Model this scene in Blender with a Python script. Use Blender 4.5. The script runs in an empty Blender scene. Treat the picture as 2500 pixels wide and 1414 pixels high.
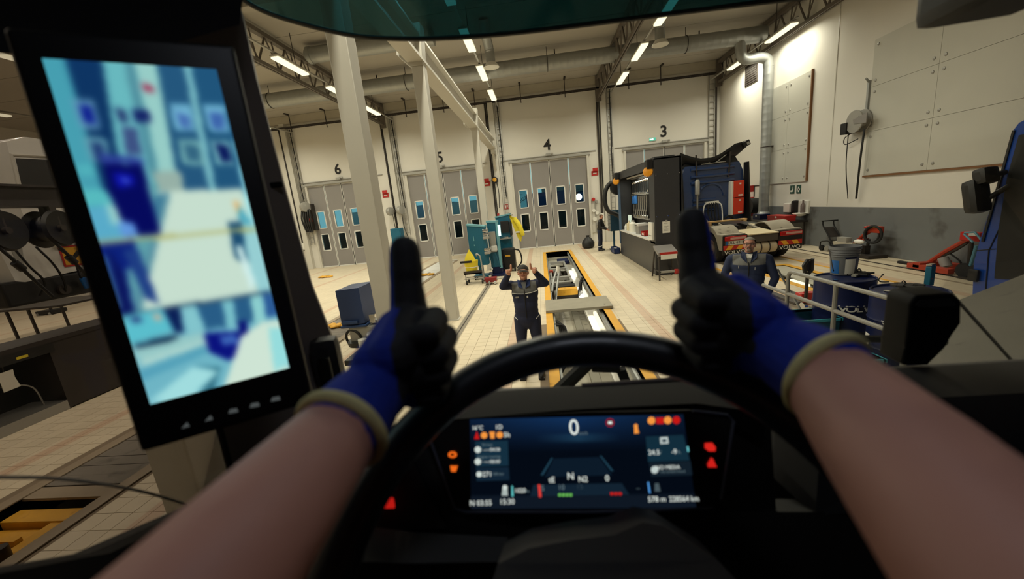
import bpy, bmesh, math, random
import numpy as np
from mathutils import Vector, Matrix, noise as mnoise
random.seed(7); np.random.seed(7)
C = bpy.context.scene.collection
SC = bpy.context.scene
PI = math.pi

# ---------------------------------------------------------------- camera
FPX, CX, CY, EYE = 942.0, 1250.0, 707.0, Vector((0.0, 0.0, 2.6))
RX = Vector((0.99246216, 0.07132736, -0.0996557))      # image right in world axes
RD = Vector((-0.08216603, -0.21604955, -0.97291898))   # image down
RF = Vector((-0.09092632, 0.97377359, -0.20856032))    # forward
def ray(u, v): return RX * ((u - CX) / FPX) + RD * ((v - CY) / FPX) + RF
def at(u, v, x=None, y=None, z=None, d=None):
    """World point seen at photo pixel (u, v) on the plane x=, y= or z=, or at forward depth d."""
    r = ray(u, v)
    if x is not None: t = (x - EYE.x) / r.x
    elif y is not None: t = (y - EYE.y) / r.y
    elif z is not None: t = (z - EYE.z) / r.z
    else: t = d
    return EYE + r * t
cam_d = bpy.data.cameras.new('camera'); cam = bpy.data.objects.new('camera', cam_d); C.objects.link(cam)
cam.matrix_world = Matrix(((RX.x, -RD.x, -RF.x, EYE.x), (RX.y, -RD.y, -RF.y, EYE.y), (RX.z, -RD.z, -RF.z, EYE.z), (0, 0, 0, 1)))
cam_d.sensor_width = 36.0; cam_d.lens = 36.0 * FPX / 2500.0
cam_d.clip_start = 0.02; cam_d.clip_end = 300
cam_d.dof.use_dof = True; cam_d.dof.focus_distance = 9.0; cam_d.dof.aperture_fstop = 2.6
SC.camera = cam
# ---------------------------------------------------------------- world, exposure, lamps' colour
SC.view_settings.view_transform = 'Standard'; SC.view_settings.look = 'None'
SC.view_settings.exposure = 0.0; SC.view_settings.gamma = 1.0; SC.view_settings.use_curve_mapping = False
W = bpy.data.worlds.new('dusk_sky'); SC.world = W; W.use_nodes = True
W.node_tree.nodes['Background'].inputs[0].default_value = (0.22, 0.52, 0.58, 1)
W.node_tree.nodes['Background'].inputs[1].default_value = 1.0
LAMP = (1.0, 0.90, 0.73)
LAMP_W = 66.0          # watts of one ceiling batten
SC.cycles.use_light_tree = True
SC.cycles.max_bounces = 8; SC.cycles.diffuse_bounces = 4; SC.cycles.glossy_bounces = 3
SC.cycles.transparent_max_bounces = 12; SC.cycles.sample_clamp_indirect = 6.0
SC.cycles.use_denoising = True

# ---------------------------------------------------------------- materials
def lin(c):
    return tuple(((v / 255) / 12.92 if v / 255 <= 0.04045 else ((v / 255 + 0.055) / 1.055) ** 2.4) for v in c)
MATS = {}
def mat(name, rgb, rough=0.5, metal=0.0, var=0.10, scale=6.0, bump=0.0, spec=0.5, dirt=None, coat=0.0):
    if name in MATS: return MATS[name]
    m = bpy.data.materials.new(name); m.use_nodes = True; n = m.node_tree.nodes; L = m.node_tree.links
    p = n['Principled BSDF']; c = lin(rgb)
    p.inputs['Roughness'].default_value = rough; p.inputs['Metallic'].default_value = metal
    p.inputs['Specular IOR Level'].default_value = spec; p.inputs['Coat Weight'].default_value = coat
    tc = n.new('ShaderNodeTexCoord'); nz = n.new('ShaderNodeTexNoise'); nz.inputs['Scale'].default_value = scale
    nz.inputs['Detail'].default_value = 5; L.new(tc.outputs['Object'], nz.inputs['Vector'])
    mx = n.new('ShaderNodeMix'); mx.data_type = 'RGBA'
    mx.inputs[6].default_value = (*[v * (1 - var) for v in c], 1); mx.inputs[7].default_value = (*[min(1, v * (1 + var)) for v in c], 1)
    L.new(nz.outputs['Fac'], mx.inputs[0]); out = mx.outputs[2]
    if dirt:
        d = n.new('ShaderNodeTexNoise'); d.inputs['Scale'].default_value = dirt[1]; d.inputs['Detail'].default_value = 8
        L.new(tc.outputs['Object'], d.inputs['Vector'])
        r = n.new('ShaderNodeMapRange'); r.inputs[1].default_value = dirt[2]; r.inputs[2].default_value = dirt[2] + 0.15
        L.new(d.outputs['Fac'], r.inputs[0])
        m2 = n.new('ShaderNodeMix'); m2.data_type = 'RGBA'; m2.inputs[7].default_value = (*lin(dirt[0]), 1)
        L.new(r.outputs[0], m2.inputs[0]); L.new(out, m2.inputs[6]); out = m2.outputs[2]
    L.new(out, p.inputs['Base Color'])
    if bump:
        b = n.new('ShaderNodeBump'); b.inputs['Strength'].default_value = bump; b.inputs['Distance'].default_value = 0.01
        n2 = n.new('ShaderNodeTexNoise'); n2.inputs['Scale'].default_value = scale * 8; L.new(tc.outputs['Object'], n2.inputs['Vector'])
        L.new(n2.outputs['Fac'], b.inputs['Height']); L.new(b.outputs[0], p.inputs['Normal'])
    MATS[name] = m; return m
def emit(name, rgb, s=1.0):
    if name in MATS: return MATS[name]
    m = bpy.data.materials.new(name); m.use_nodes = True; n = m.node_tree.nodes; L = m.node_tree.links
    n.remove(n['Principled BSDF']); e = n.new('ShaderNodeEmission'); e.inputs[0].default_value = (*lin(rgb), 1); e.inputs[1].default_value = s
    L.new(e.outputs[0], n['Material Output'].inputs[0]); MATS[name] = m; return m
def glass(name, tint, gloss=0.04, rough=0.0):
    """Thin pane: tinted straight-through transmission and a small mirror reflection."""
    if name in MATS: return MATS[name]
    m = bpy.data.materials.new(name); m.use_nodes = True; n = m.node_tree.nodes; L = m.node_tree.links
    n.remove(n['Principled BSDF']); t = n.new('ShaderNodeBsdfTransparent'); t.inputs[0].default_value = (*tint, 1)
    g = n.new('ShaderNodeBsdfGlossy'); g.inputs['Roughness'].default_value = rough
    f = n.new('ShaderNodeFresnel'); f.inputs[0].default_value = 1.35
    mu = n.new('ShaderNodeMath'); mu.operation = 'MULTIPLY'; mu.inputs[1].default_value = gloss / 0.04
    L.new(f.outputs[0], mu.inputs[0])
    x = n.new('ShaderNodeMixShader'); L.new(mu.outputs[0], x.inputs[0]); L.new(t.outputs[0], x.inputs[1]); L.new(g.outputs[0], x.inputs[2])
    L.new(x.outputs[0], n['Material Output'].inputs[0]); MATS[name] = m; return m

# ---------------------------------------------------------------- geometry helpers
class B:
    """Collects shapes in one bmesh; obj() links it as ONE mesh object."""
    def __init__(s): s.bm = bmesh.new(); s.mi = 0
    def _f(s, vs):
        try:
            f = s.bm.faces.new(vs); f.material_index = s.mi; f.smooth = True; return f
        except ValueError: return None
    def box(s, x0, x1, y0, y1, z0, z1, bev=0, R=None):
        P = [Vector((x, y, z)) for x in (x0, x1) for y in (y0, y1) for z in (z0, z1)]
        if R is not None: P = [R @ p for p in P]
        v = [s.bm.verts.new(p) for p in P]
        fs = [s._f([v[i] for i in q]) for q in ((0, 1, 3, 2), (4, 6, 7, 5), (0, 4, 5, 1), (2, 3, 7, 6), (0, 2, 6, 4), (1, 5, 7, 3))]
        if bev:
            for f in fs: f.smooth = False
            es = list({e for f in fs for e in f.edges})
            r = bmesh.ops.bevel(s.bm, geom=es, offset=bev, segments=2, profile=0.6, affect='EDGES', clamp_overlap=True)
            for f in r['faces']: f.material_index = s.mi; f.smooth = True
        return s
    def cbox(s, c, size, bev=0, R=None):
        M = Matrix.Translation(Vector(c)) @ (R.to_4x4() if R is not None else Matrix.Identity(4)); a, b, d = (q / 2 for q in size)
        return s.box(-a, a, -b, b, -d, d, bev, M)
    def ring(s, c, ax, r, n, ph=0.0, ref=None):
        ax = ax.normalized(); u = (ref or (Vector((0, 0, 1)) if abs(ax.z) < 0.9 else Vector((1, 0, 0)))).cross(ax).normalized(); w = ax.cross(u)
        return [s.bm.verts.new(c + (u * math.cos(ph + 2 * PI * i / n) + w * math.sin(ph + 2 * PI * i / n)) * r) for i in range(n)]
    def skin(s, a, b):
        n = len(a)
        for i in range(n): s._f([a[i], a[(i + 1) % n], b[(i + 1) % n], b[i]])
    def cyl(s, p0, p1, r0, r1=None, n=14, caps=True):
        p0, p1 = Vector(p0), Vector(p1); ax = p1 - p0; r1 = r0 if r1 is None else r1
        a, b = s.ring(p0, ax, r0, n), s.ring(p1, ax, r1, n); s.skin(a, b)
        if caps: s._f(a[::-1]); s._f(b)
        return s
    def tube(s, pts, r, n=8, closed=False, caps=True):
        pts = [Vector(p) for p in pts]; rs = []; N = len(pts); up = None
        for i, p in enumerate(pts):
            t = (pts[(i + 1) % N] - pts[i - 1]) if closed or 0 < i < N - 1 else (pts[1] - pts[0] if i == 0 else pts[-1] - pts[-2])
            t.normalize()
            if up is None: up = Vector((0, 0, 1)) if abs(t.z) < 0.9 else Vector((1, 0, 0))
            up = (up - t * up.dot(t)); up = up.normalized() if up.length > 1e-6 else t.orthogonal().normalized()
            rr = r[i] if isinstance(r, (list, tuple)) else r
            w = t.cross(up); rs.append([s.bm.verts.new(p + (up * math.cos(2 * PI * k / n) + w * math.sin(2 * PI * k / n)) * rr) for k in range(n)])
        for i in range(N - 1): s.skin(rs[i], rs[i + 1])
        if closed: s.skin(rs[-1], rs[0])
        elif caps: s._f(rs[0][::-1]); s._f(rs[-1])
        return s
    def lathe(s, prof, o=(0, 0, 0), ax=(0, 0, 1), n=24, capa=True, capb=True):
        o, ax = Vector(o), Vector(ax).normalized()
        rs = [s.ring(o + ax * h, ax, max(r, 1e-4), n) for r, h in prof]
        for i in range(len(rs) - 1): s.skin(rs[i], rs[i + 1])
        if capa: s._f(rs[0][::-1])
        if capb: s._f(rs[-1])
        return s
    def ext(s, pts, vec):
        """Closed prism: polygon pts (3D) pushed along vec."""
        v = Vector(vec); a = [s.bm.verts.new(Vector(p)) for p in pts]; b = [s.bm.verts.new(Vector(p) + v) for p in pts]
        s._f(a[::-1]); s._f(b); s.skin(a, b); return s
    def poly(s, pts): s._f([s.bm.verts.new(Vector(p)) for p in pts]); return s
    def sph(s, c, r, n=12, R=None):
        r = (r, r, r) if not isinstance(r, (tuple, list)) else r; M = R.to_3x3() if R is not None else Matrix.Identity(3); c = Vector(c)
        rows = [[s.bm.verts.new(c + M @ Vector((r[0] * math.sin(PI * j / n) * math.cos(2 * PI * i / (2 * n)), r[1] * math.sin(PI * j / n) * math.sin(2 * PI * i / (2 * n)), r[2] * math.cos(PI * j / n)))) for i in range(2 * n)] for j in range(1, n)]
        t = s.bm.verts.new(c + M @ Vector((0, 0, r[2]))); b = s.bm.verts.new(c - M @ Vector((0, 0, r[2])))
        for j in range(len(rows) - 1): s.skin(rows[j + 1], rows[j])
        k = 2 * n
        for i in range(k): s._f([t, rows[0][i], rows[0][(i + 1) % k]]); s._f([b, rows[-1][(i + 1) % k], rows[-1][i]])
        return s
    def torus(s, c, ax, R_, r, n=28, m=10, a0=0.0, a1=2 * PI):
        ax = Vector(ax).normalized(); u = (Vector((0, 0, 1)) if abs(ax.z) < 0.9 else Vector((1, 0, 0))).cross(ax).normalized(); w = ax.cross(u); c = Vector(c)
        full = abs(a1 - a0 - 2 * PI) < 1e-3; k = n if full else n + 1
        return s.tube([c + (u * math.cos(a0 + (a1 - a0) * i / n) + w * math.sin(a0 + (a1 - a0) * i / n)) * R_ for i in range(k)], r, m, closed=full)
    def grid(s, P, thick=None):
        """Surface from rows of points; thick: vector that gives it a second skin."""
        V = [[s.bm.verts.new(Vector(p)) for p in row] for row in P]
        for i in range(len(V) - 1):
            for j in range(len(V[0]) - 1): s._f([V[i][j], V[i][j + 1], V[i + 1][j + 1], V[i + 1][j]])
        if thick is not None:
            t = Vector(thick); U = [[s.bm.verts.new(v.co + t) for v in row] for row in V]
            for i in range(len(V) - 1):
                for j in range(len(V[0]) - 1): s._f([U[i][j], U[i + 1][j], U[i + 1][j + 1], U[i][j + 1]])
            a = V[0] + [r[-1] for r in V[1:]] + V[-1][-2::-1] + [r[0] for r in V[-2:0:-1]]
            b = U[0] + [r[-1] for r in U[1:]] + U[-1][-2::-1] + [r[0] for r in U[-2:0:-1]]
            s.skin(a, b)
        return s
    def add(s, me, mi=None):
        k = len(s.bm.faces); s.bm.from_mesh(me); s.bm.faces.ensure_lookup_table()
        for f in s.bm.faces[k:]: f.smooth = True
        if mi is not None:
            for f in s.bm.faces[k:]: f.material_index = mi
        return s

OFF = {}
def words_(s):
    for d, w in (('3', 'three'), ('4', 'four'), ('5', 'five'), ('6', 'six')):
        for k in ('door ', 'numeral '): s = s.replace(k + d, k + w)
    return s
def setp(o, label=None, cat=None, group=None, kind=None):
    if label: o['label'] = words_(label)
    if cat: o['category'] = cat
    if group: o['group'] = group
    if kind: o['kind'] = kind
    return o
def obj(name, b, m, parent=None, smooth=35, **kw):
    """Links builder b as one mesh object. World-built parts are shifted to their root's own axes."""
    me = bpy.data.meshes.new(name); bm = b.bm
    bmesh.ops.recalc_face_normals(bm, faces=bm.faces[:])
    off = OFF.get(parent.name, Vector()) if parent is not None else Vector()
    if off.length: bmesh.ops.translate(bm, verts=bm.verts[:], vec=-off)
    if not smooth:
        for f in bm.faces: f.smooth = False
    bm.to_mesh(me); bm.free()
    for x in (m if isinstance(m, (list, tuple)) else [m]): me.materials.append(x)
    if smooth and len(me.polygons):
        fl_ = [p.use_smooth for p in me.polygons]; me.set_sharp_from_angle(angle=math.radians(smooth)); me.polygons.foreach_set('use_smooth', fl_)
    o = bpy.data.objects.new(name, me); C.objects.link(o)
    if parent is not None: o.parent = parent; OFF[o.name] = off
    return setp(o, **kw)
def thing(name, label, cat, loc=(0, 0, 0), rz=0.0, group=None, world=False, kind=None):
    o = bpy.data.objects.new(name, None); C.objects.link(o); o.empty_display_size = 0.1
    o.location = loc; o.rotation_euler = (0, 0, rz); OFF[o.name] = Vector(loc) if world else Vector()
    return setp(o, label, cat, group, kind)
def dup(root, loc, rz=None, label=None, sc=None):
    r = root.copy(); C.objects.link(r); r.location = loc; OFF[r.name] = Vector()
    if rz is not None: r.rotation_euler = (0, 0, rz)
    if label: r['label'] = label
    if sc: r.scale = sc
    for ch in list(root.children):
        c = ch.copy(); C.objects.link(c); c.parent = r
        for g in list(ch.children):
            d = g.copy(); C.objects.link(d); d.parent = c
    return r
def text(name, s, size, M, m, parent=None, extrude=0.002, sx=1.0, align='CENTER', bold=0.0, **kw):
    """Lettering as geometry; M: 4x4 world matrix (x along the line, y up, z out of the face)."""
    cu = bpy.data.curves.new(name, 'FONT'); cu.body = s; cu.size = size; cu.extrude = extrude; cu.align_x = align; cu.align_y = 'CENTER'; cu.resolution_u = 3; cu.offset = bold
    tmp = bpy.data.objects.new(name + '_t', cu); C.objects.link(tmp)
    dg = bpy.context.evaluated_depsgraph_get(); me = bpy.data.meshes.new_from_object(tmp.evaluated_get(dg)); bpy.data.objects.remove(tmp)
    off = OFF.get(parent.name, Vector()) if parent is not None else Vector()
    me.transform(Matrix.Translation(-off) @ M @ Matrix.Diagonal((sx, 1, 1, 1)))
    me.materials.clear(); me.materials.append(m)
    o = bpy.data.objects.new(name, me); C.objects.link(o)
    if parent is not None: o.parent = parent; OFF[o.name] = off
    return setp(o, **kw)
def frame(o, x, y):
    """4x4 matrix at o with axes x, y (z = x cross y)."""
    x = Vector(x).normalized(); z = x.cross(Vector(y)).normalized(); y = z.cross(x)
    return Matrix(((x.x, y.x, z.x, o[0]), (x.y, y.y, z.y, o[1]), (x.z, y.z, z.z, o[2]), (0, 0, 0, 1)))
def rot(ax, deg): return Matrix.Rotation(math.radians(deg), 4, ax)
def arc(c, r, a0, a1, n, u, w):
    c, u, w = Vector(c), Vector(u), Vector(w)
    return [c + (u * math.cos(math.radians(a0 + (a1 - a0) * i / n)) + w * math.sin(math.radians(a0 + (a1 - a0) * i / n))) * r for i in range(n + 1)]
def bez(pts, n=12):
    """Catmull-Rom through pts."""
    P = [Vector(p) for p in pts]; P = [P[0] * 2 - P[1]] + P + [P[-1] * 2 - P[-2]]; out = []
    for i in range(1, len(P) - 2):
        for k in range(n):
            t = k / n; a, b, c, d = P[i - 1:i + 3]
            out.append(0.5 * ((2 * b) + (c - a) * t + (2 * a - 5 * b + 4 * c - d) * t * t + (3 * b - a - 3 * c + d) * t ** 3))
    return out + [P[-2]]

# palette
m_wall = mat('painted_wall', (216, 212, 203), 0.75, var=0.04, scale=0.8, bump=0.04)
m_ceil = mat('ceiling_sheet', (166, 160, 150), 0.8, var=0.05, scale=0.6)
m_steelw = mat('white_steel', (196, 192, 182), 0.45, var=0.04, scale=3)
m_dark = mat('dark_steel', (52, 46, 42), 0.5, metal=0.2, var=0.15)
m_black = mat('black_plastic', (15, 14, 14), 0.5, var=0.1)
m_blackm = mat('black_rubber', (22, 21, 21), 0.8, var=0.15)
m_galv = mat('galvanised_steel', (158, 160, 158), 0.42, metal=0.55, var=0.12, scale=9)
m_pipe = mat('grey_pipe', (160, 158, 152), 0.4, metal=0.3, var=0.08)
m_doorg = mat('door_grey', (134, 130, 127), 0.55, var=0.05, scale=2)
m_alu = mat('aluminium', (216, 214, 208), 0.45, metal=0.1, var=0.06)
m_yellow = mat('safety_yellow', (214, 158, 42), 0.55, var=0.15, scale=5, dirt=((120, 80, 30), 6, 0.62))
m_hivis = mat('hi_vis_fabric', (226, 205, 52), 0.85, var=0.12, scale=12)
m_teal = mat('machine_teal', (18, 92, 118), 0.4, var=0.12, scale=4)
m_tealL = mat('machine_teal_pale', (104, 160, 172), 0.4, var=0.08)
m_navy = mat('drum_navy', (13, 24, 66), 0.42, var=0.12, scale=5, spec=.3)
m_red = mat('signal_red', (176, 34, 28), 0.45, var=0.1)
m_orange = mat('crane_orange', (158, 50, 26), 0.45, var=0.18)
m_white = mat('white_plastic', (222, 220, 212), 0.45, var=0.04)
m_paper = mat('paper', (224, 221, 210), 0.8, var=0.05, scale=40)
m_cont = mat('charcoal_sheet', (56, 56, 58), 0.4, metal=0.15, var=0.1, scale=2)
m_chrome = mat('chrome', (205, 205, 205), 0.15, metal=1.0, var=0.05)
m_conc = mat('pit_concrete', (168, 164, 150), 0.7, var=0.12, scale=2)
m_rust = mat('brown_board', (120, 82, 48), 0.7, var=0.15)
m_ink = mat('black_ink', (24, 22, 22), 0.7)
m_lamp = emit('lamp_diffuser', (255, 240, 200), 1.7)
m_skin = mat('skin', (204, 146, 118), 0.5, var=0.12, scale=20)
m_glassd = glass('door_pane_glass', (0.80, 0.86, 0.88), 0.04)
# ================================================================= STRUCTURE
XL, XR, YB, YF, ZC = -27.0, 10.25, -9.0, 23.7, 9.15
DOORS = {3: 7.25, 4: 0.70, 5: -5.68, 6: -12.05}
DW, DH = 2.22, 5.06
def floor_mat(name, rgb, bands=True):
    m = bpy.data.materials.new(name); m.use_nodes = True; n = m.node_tree.nodes; L = m.node_tree.links
    p = n['Principled BSDF']; p.inputs['Roughness'].default_value = 0.42; p.inputs['Specular IOR Level'].default_value = 0.35
    g = n.new('ShaderNodeNewGeometry'); sp = n.new('ShaderNodeSeparateXYZ'); L.new(g.outputs['Position'], sp.inputs[0])
    def math_(op, a, b=None, c=None):
        k = n.new('ShaderNodeMath'); k.operation = op
        for i, v in enumerate((a, b, c)):
            if v is None: continue
            if isinstance(v, (int, float)): k.inputs[i].default_value = v
            else: L.new(v, k.inputs[i])
        return k.outputs[0]
    X, Y = sp.outputs['X'], sp.outputs['Y']; P = 0.215
    wn = n.new('ShaderNodeTexWhiteNoise'); wn.noise_dimensions = '2D'; cb = n.new('ShaderNodeCombineXYZ')
    L.new(math_('FLOOR', math_('DIVIDE', X, P)), cb.inputs[0]); L.new(math_('FLOOR', math_('DIVIDE', Y, P)), cb.inputs[1]); L.new(cb.outputs[0], wn.inputs[0])
    nz = n.new('ShaderNodeTexNoise'); nz.inputs['Scale'].default_value = 0.7; nz.inputs['Detail'].default_value = 6; L.new(g.outputs['Position'], nz.inputs['Vector'])
    c = lin(rgb); a = n.new('ShaderNodeMix'); a.data_type = 'RGBA'; a.inputs[6].default_value = (*[v * 0.88 for v in c], 1); a.inputs[7].default_value = (*[v * 1.1 for v in c], 1)
    L.new(math_('ADD', math_('MULTIPLY', wn.outputs['Value'], 0.35), math_('MULTIPLY', nz.outputs['Fac'], 0.65)), a.inputs[0])
    # pinkish tile bands run along the lanes, 1.43 m either side of every pit
    lane = math_('ABSOLUTE', math_('SUBTRACT', math_('PINGPONG', math_('SUBTRACT', X, 0.68), 3.075), 1.43))
    band = math_('LESS_THAN', lane, 0.105)
    b = n.new('ShaderNodeMix'); b.data_type = 'RGBA'; b.inputs[7].default_value = (*lin((196, 162, 136)), 1)
    L.new(math_('MULTIPLY', band, 0.7), b.inputs[0]); L.new(a.outputs[2], b.inputs[6])
    # joints
    jx = math_('LESS_THAN', math_('PINGPONG', X, P / 2), 0.0045); jy = math_('LESS_THAN', math_('PINGPONG', Y, P / 2), 0.0045)
    j = n.new('ShaderNodeMix'); j.data_type = 'RGBA'; j.inputs[7].default_value = (*[v * 0.55 for v in c], 1)
    L.new(math_('MULTIPLY', math_('MAXIMUM', jx, jy), 0.75 if bands else 0.0), j.inputs[0]); L.new(b.outputs[2], j.inputs[6])
    # grime
    d = n.new('ShaderNodeTexNoise'); d.inputs['Scale'].default_value = 1.6; d.inputs['Detail'].default_value = 9; L.new(g.outputs['Position'], d.inputs['Vector'])
    mr = n.new('ShaderNodeMapRange'); mr.inputs[1].default_value = 0.55; mr.inputs[2].default_value = 0.85; mr.inputs[4].default_value = 0.35; L.new(d.outputs['Fac'], mr.inputs[0])
    e = n.new('ShaderNodeMix'); e.data_type = 'RGBA'; e.inputs[7].default_value = (*lin((150, 128, 100)), 1); L.new(mr.outputs[0], e.inputs[0]); L.new(j.outputs[2], e.inputs[6])
    L.new(e.outputs[2], p.inputs['Base Color']); return m
m_floor = floor_mat('tiled_floor', (212, 198, 172)); m_tile = floor_mat('floor_tile', (212, 198, 172), bands=False)
m_grout = mat('grout', (128, 112, 92), 0.9, var=0.1)

floor = thing('floor', None, None, kind='structure')
PITS = [(0.07, 1.30, 4.2, 20.95), (-5.95, -4.94, 1.0, 21.0), (6.25, 7.35, 8.2, 12.4)]
TX0, TX1, TY0, TY1 = -9.03, 7.74, 1.29, 8.17          # where single tiles are laid
xs = sorted({XL, XR, TX0, TX1, *[p[0] for p in PITS], *[p[1] for p in PITS]}); ys = sorted({YB, YF, TY0, TY1, *[p[2] for p in PITS], *[p[3] for p in PITS]})
b = B(); g_ = B()
for i in range(len(xs) - 1):
    for k in range(len(ys) - 1):
        cx_, cy_ = (xs[i] + xs[i + 1]) / 2, (ys[k] + ys[k + 1]) / 2
        if any(p[0] < cx_ < p[1] and p[2] < cy_ < p[3] for p in PITS): continue
        if TX0 < cx_ < TX1 and TY0 < cy_ < TY1: g_.box(xs[i], xs[i + 1], ys[k], ys[k + 1], -0.3, -0.006)
        else: b.box(xs[i], xs[i + 1], ys[k], ys[k + 1], -0.3, 0.0)
obj('floor_slab', b, m_floor, floor, kind='structure'); obj('tile_bed', g_, m_grout, floor, kind='structure')
P_ = 0.215; cells = []
for i in range(round(TX0 / P_), round(TX1 / P_)):
    for k in range(round(TY0 / P_), round(TY1 / P_)):
        cx_, cy_ = (i + .5) * P_, (k + .5) * P_
        if any(p[0] - .22 < cx_ < p[1] + .22 and p[2] - .22 < cy_ < p[3] + .22 for p in PITS): continue
        q = Vector((cx_, cy_, 0)) - EYE; dep = q.dot(RF)
        u, v = CX + FPX * q.dot(RX) / max(dep, .01), CY + FPX * q.dot(RD) / max(dep, .01)
        seen = dep > .3 and 0 < u < 2500 and 0 < v < 1414 and not (u > 940 and v > 850) and not (u > 1640 and v > 560)
        hid = 40 + (v - 160) * .31 < u < 600 + (v - 160) * .3 and v < 1080
        cells.append(((0 if seen and not hid else 1), q.length, cx_, cy_))
cells.sort(); b = B(); t0 = None
for k, (s_, d_, x, y) in enumerate(cells):
    h = P_ / 2 - 0.0028
    if k < 300:
        if t0 is None:
            t0 = obj('tile', B().box(-h, h, -h, h, -0.006, 0, 0), m_tile, floor, kind='structure'); t0.location = (x, y, 0)
        else:
            t = t0.copy(); C.objects.link(t); t.parent = floor; t.location = (x, y, random.uniform(-.0006, 0))
    else: b.box(x - h, x + h, y - h, y + h, -0.006, random.uniform(-.0008, 0))
obj('tile_field', b, m_tile, floor, kind='stuff')

# walls with door openings
b = B()
edges = [XL] + [v for n in (6, 5, 4, 3) for v in (DOORS[n] - DW, DOORS[n] + DW)] + [XR + .3]
for i in range(0, len(edges), 2): b.box(edges[i], edges[i + 1], YF, YF + .25, 0, ZC)
for n in DOORS: b.box(DOORS[n] - DW, DOORS[n] + DW, YF, YF + .25, DH, ZC)
wb = obj('wall_back', b, m_wall, kind='structure')
m_dado = mat('grey_dado_paint', (112, 115, 116), 0.55, var=0.10, scale=0.9, dirt=((70, 66, 62), 1.1, 0.56), bump=0.03)
wr = thing('wall_right', None, None, kind='structure')
obj('wall_upper', B().box(XR, XR + .3, YB, YF, 1.47, ZC), m_wall, wr, kind='structure')
obj('wall_dado', B().box(XR, XR + .3, YB, YF, 0, 1.47), m_dado, wr, kind='structure')
for y in (9.6, 15.0, 19.2): obj('wall_joint', B().box(XR - .012, XR, y - .015, y + .015, 1.5, ZC - .3), m_steelw, wr, kind='structure')
obj('wall_left', B().box(XL - .3, XL, YB, YF, 0, ZC), m_wall, kind='structure')
obj('wall_rear', B().box(XL, XR, YB - .3, YB, 0, ZC), m_wall, kind='structure')
ce = thing('ceiling', None, None, kind='structure')
obj('roof_deck', B().box(XL, XR, YB, YF, ZC + .05, ZC + .2), m_ceil, ce, kind='structure')
c0 = None; yy = YB
while yy < YF - .1:
    y1 = min(yy + 1.95, YF)
    obj('ceiling_panel', B().box(XL, XR, yy + .012, y1 - .012, ZC, ZC + .05), m_ceil, ce, kind='structure'); yy = y1
# pits
m_plate = mat('pit_floor_plate', (186, 180, 164), 0.75, var=0.15, scale=3, dirt=((96, 90, 78), 3, .6))
def pit(i, x0, x1, y0, y1, z):
    t = thing('trim_%d' % i, None, None, kind='structure')
    b = B(); b.box(x0 - .02, x0, y0, y1, z, -.001); b.box(x1, x1 + .02, y0, y1, z, -.001); b.box(x0, x1, y0 - .02, y0, z, -.001); b.box(x0, x1, y1, y1 + .02, z, -.001)
    obj('pit_lining', b, m_conc, t, kind='structure'); obj('pit_bottom', B().box(x0, x1, y0, y1, z - .05, z), m_plate, t, kind='structure')
    for xa, xb in ((x0 - .15, x0 + .01), (x1 - .01, x1 + .15)):
        obj('pit_kerb', B().box(xa, xb, y0, y1, 0.0, .012), m_yellow if i != 2 else m_kerb, t, kind='structure')
    obj('pit_kerb', B().box(x0 - .15, x1 + .15, y1, y1 + .15, 0, .012), m_yellow if i != 2 else m_kerb, t, kind='structure')
    return t
m_kerb = mat('kerb_steel', (150, 134, 112), 0.6, var=0.15, scale=2)
p1 = pit(1, *PITS[0], -1.3); p2 = pit(2, *PITS[1], -1.3); p3 = pit(3, *PITS[2], -.75)
obj('pit_ledge', B().box(1.02, 1.30, 4.2, 20.9, -.62, -.5), m_steelw, p1, kind='structure')
obj('pit_ledge', B().box(.78, .98, 4.2, 20.9, -1.3, -1.18), m_conc, p1, kind='structure')
obj('pit_rail', B().box(.09, .13, 4.2, 20.9, -.16, -.06), m_galv, p1, kind='structure')
obj('pit_rail', B().box(1.22, 1.28, 4.2, 20.9, -.2, -.08), m_galv, p1, kind='structure')
obj('pit_stripe', B().box(.36, .52, 4.2, 20.9, -1.299, -1.29), m_steelw, p1, kind='structure')
for k in range(4): obj('cover_plate', B().box(6.62, 7.34, 8.22 + k * 1.045, 9.25 + k * 1.045, -.05, -.015), m_conc, p3, kind='structure')
# floor drain
dr = thing('trim_4', None, None, kind='structure')
obj('drain_channel', B().box(-2.13, -1.95, 5.2, 17.6, 0.0, .006), mat('drain_steel', (140, 132, 118), .5, metal=.3), dr, kind='structure')
obj('drain_slot', B().box(-2.055, -2.025, 5.2, 17.6, .006, .008), m_dark, dr, kind='structure')
for x in (3.72, 8.95, 9.35):
    obj('floor_rail', B().box(x, x + .07, 8.0 if x > 8 else 13, 21, 0, .008), m_dark if x > 9 else m_kerb, dr, kind='structure')
obj('floor_line', B().box(5.42, 5.52, 8.3, 17, 0, .004), m_yellow, dr, kind='structure')
obj('floor_line', B().box(8.02, 8.12, 8.3, 14, 0, .004), m_yellow, dr, kind='structure')

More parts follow.
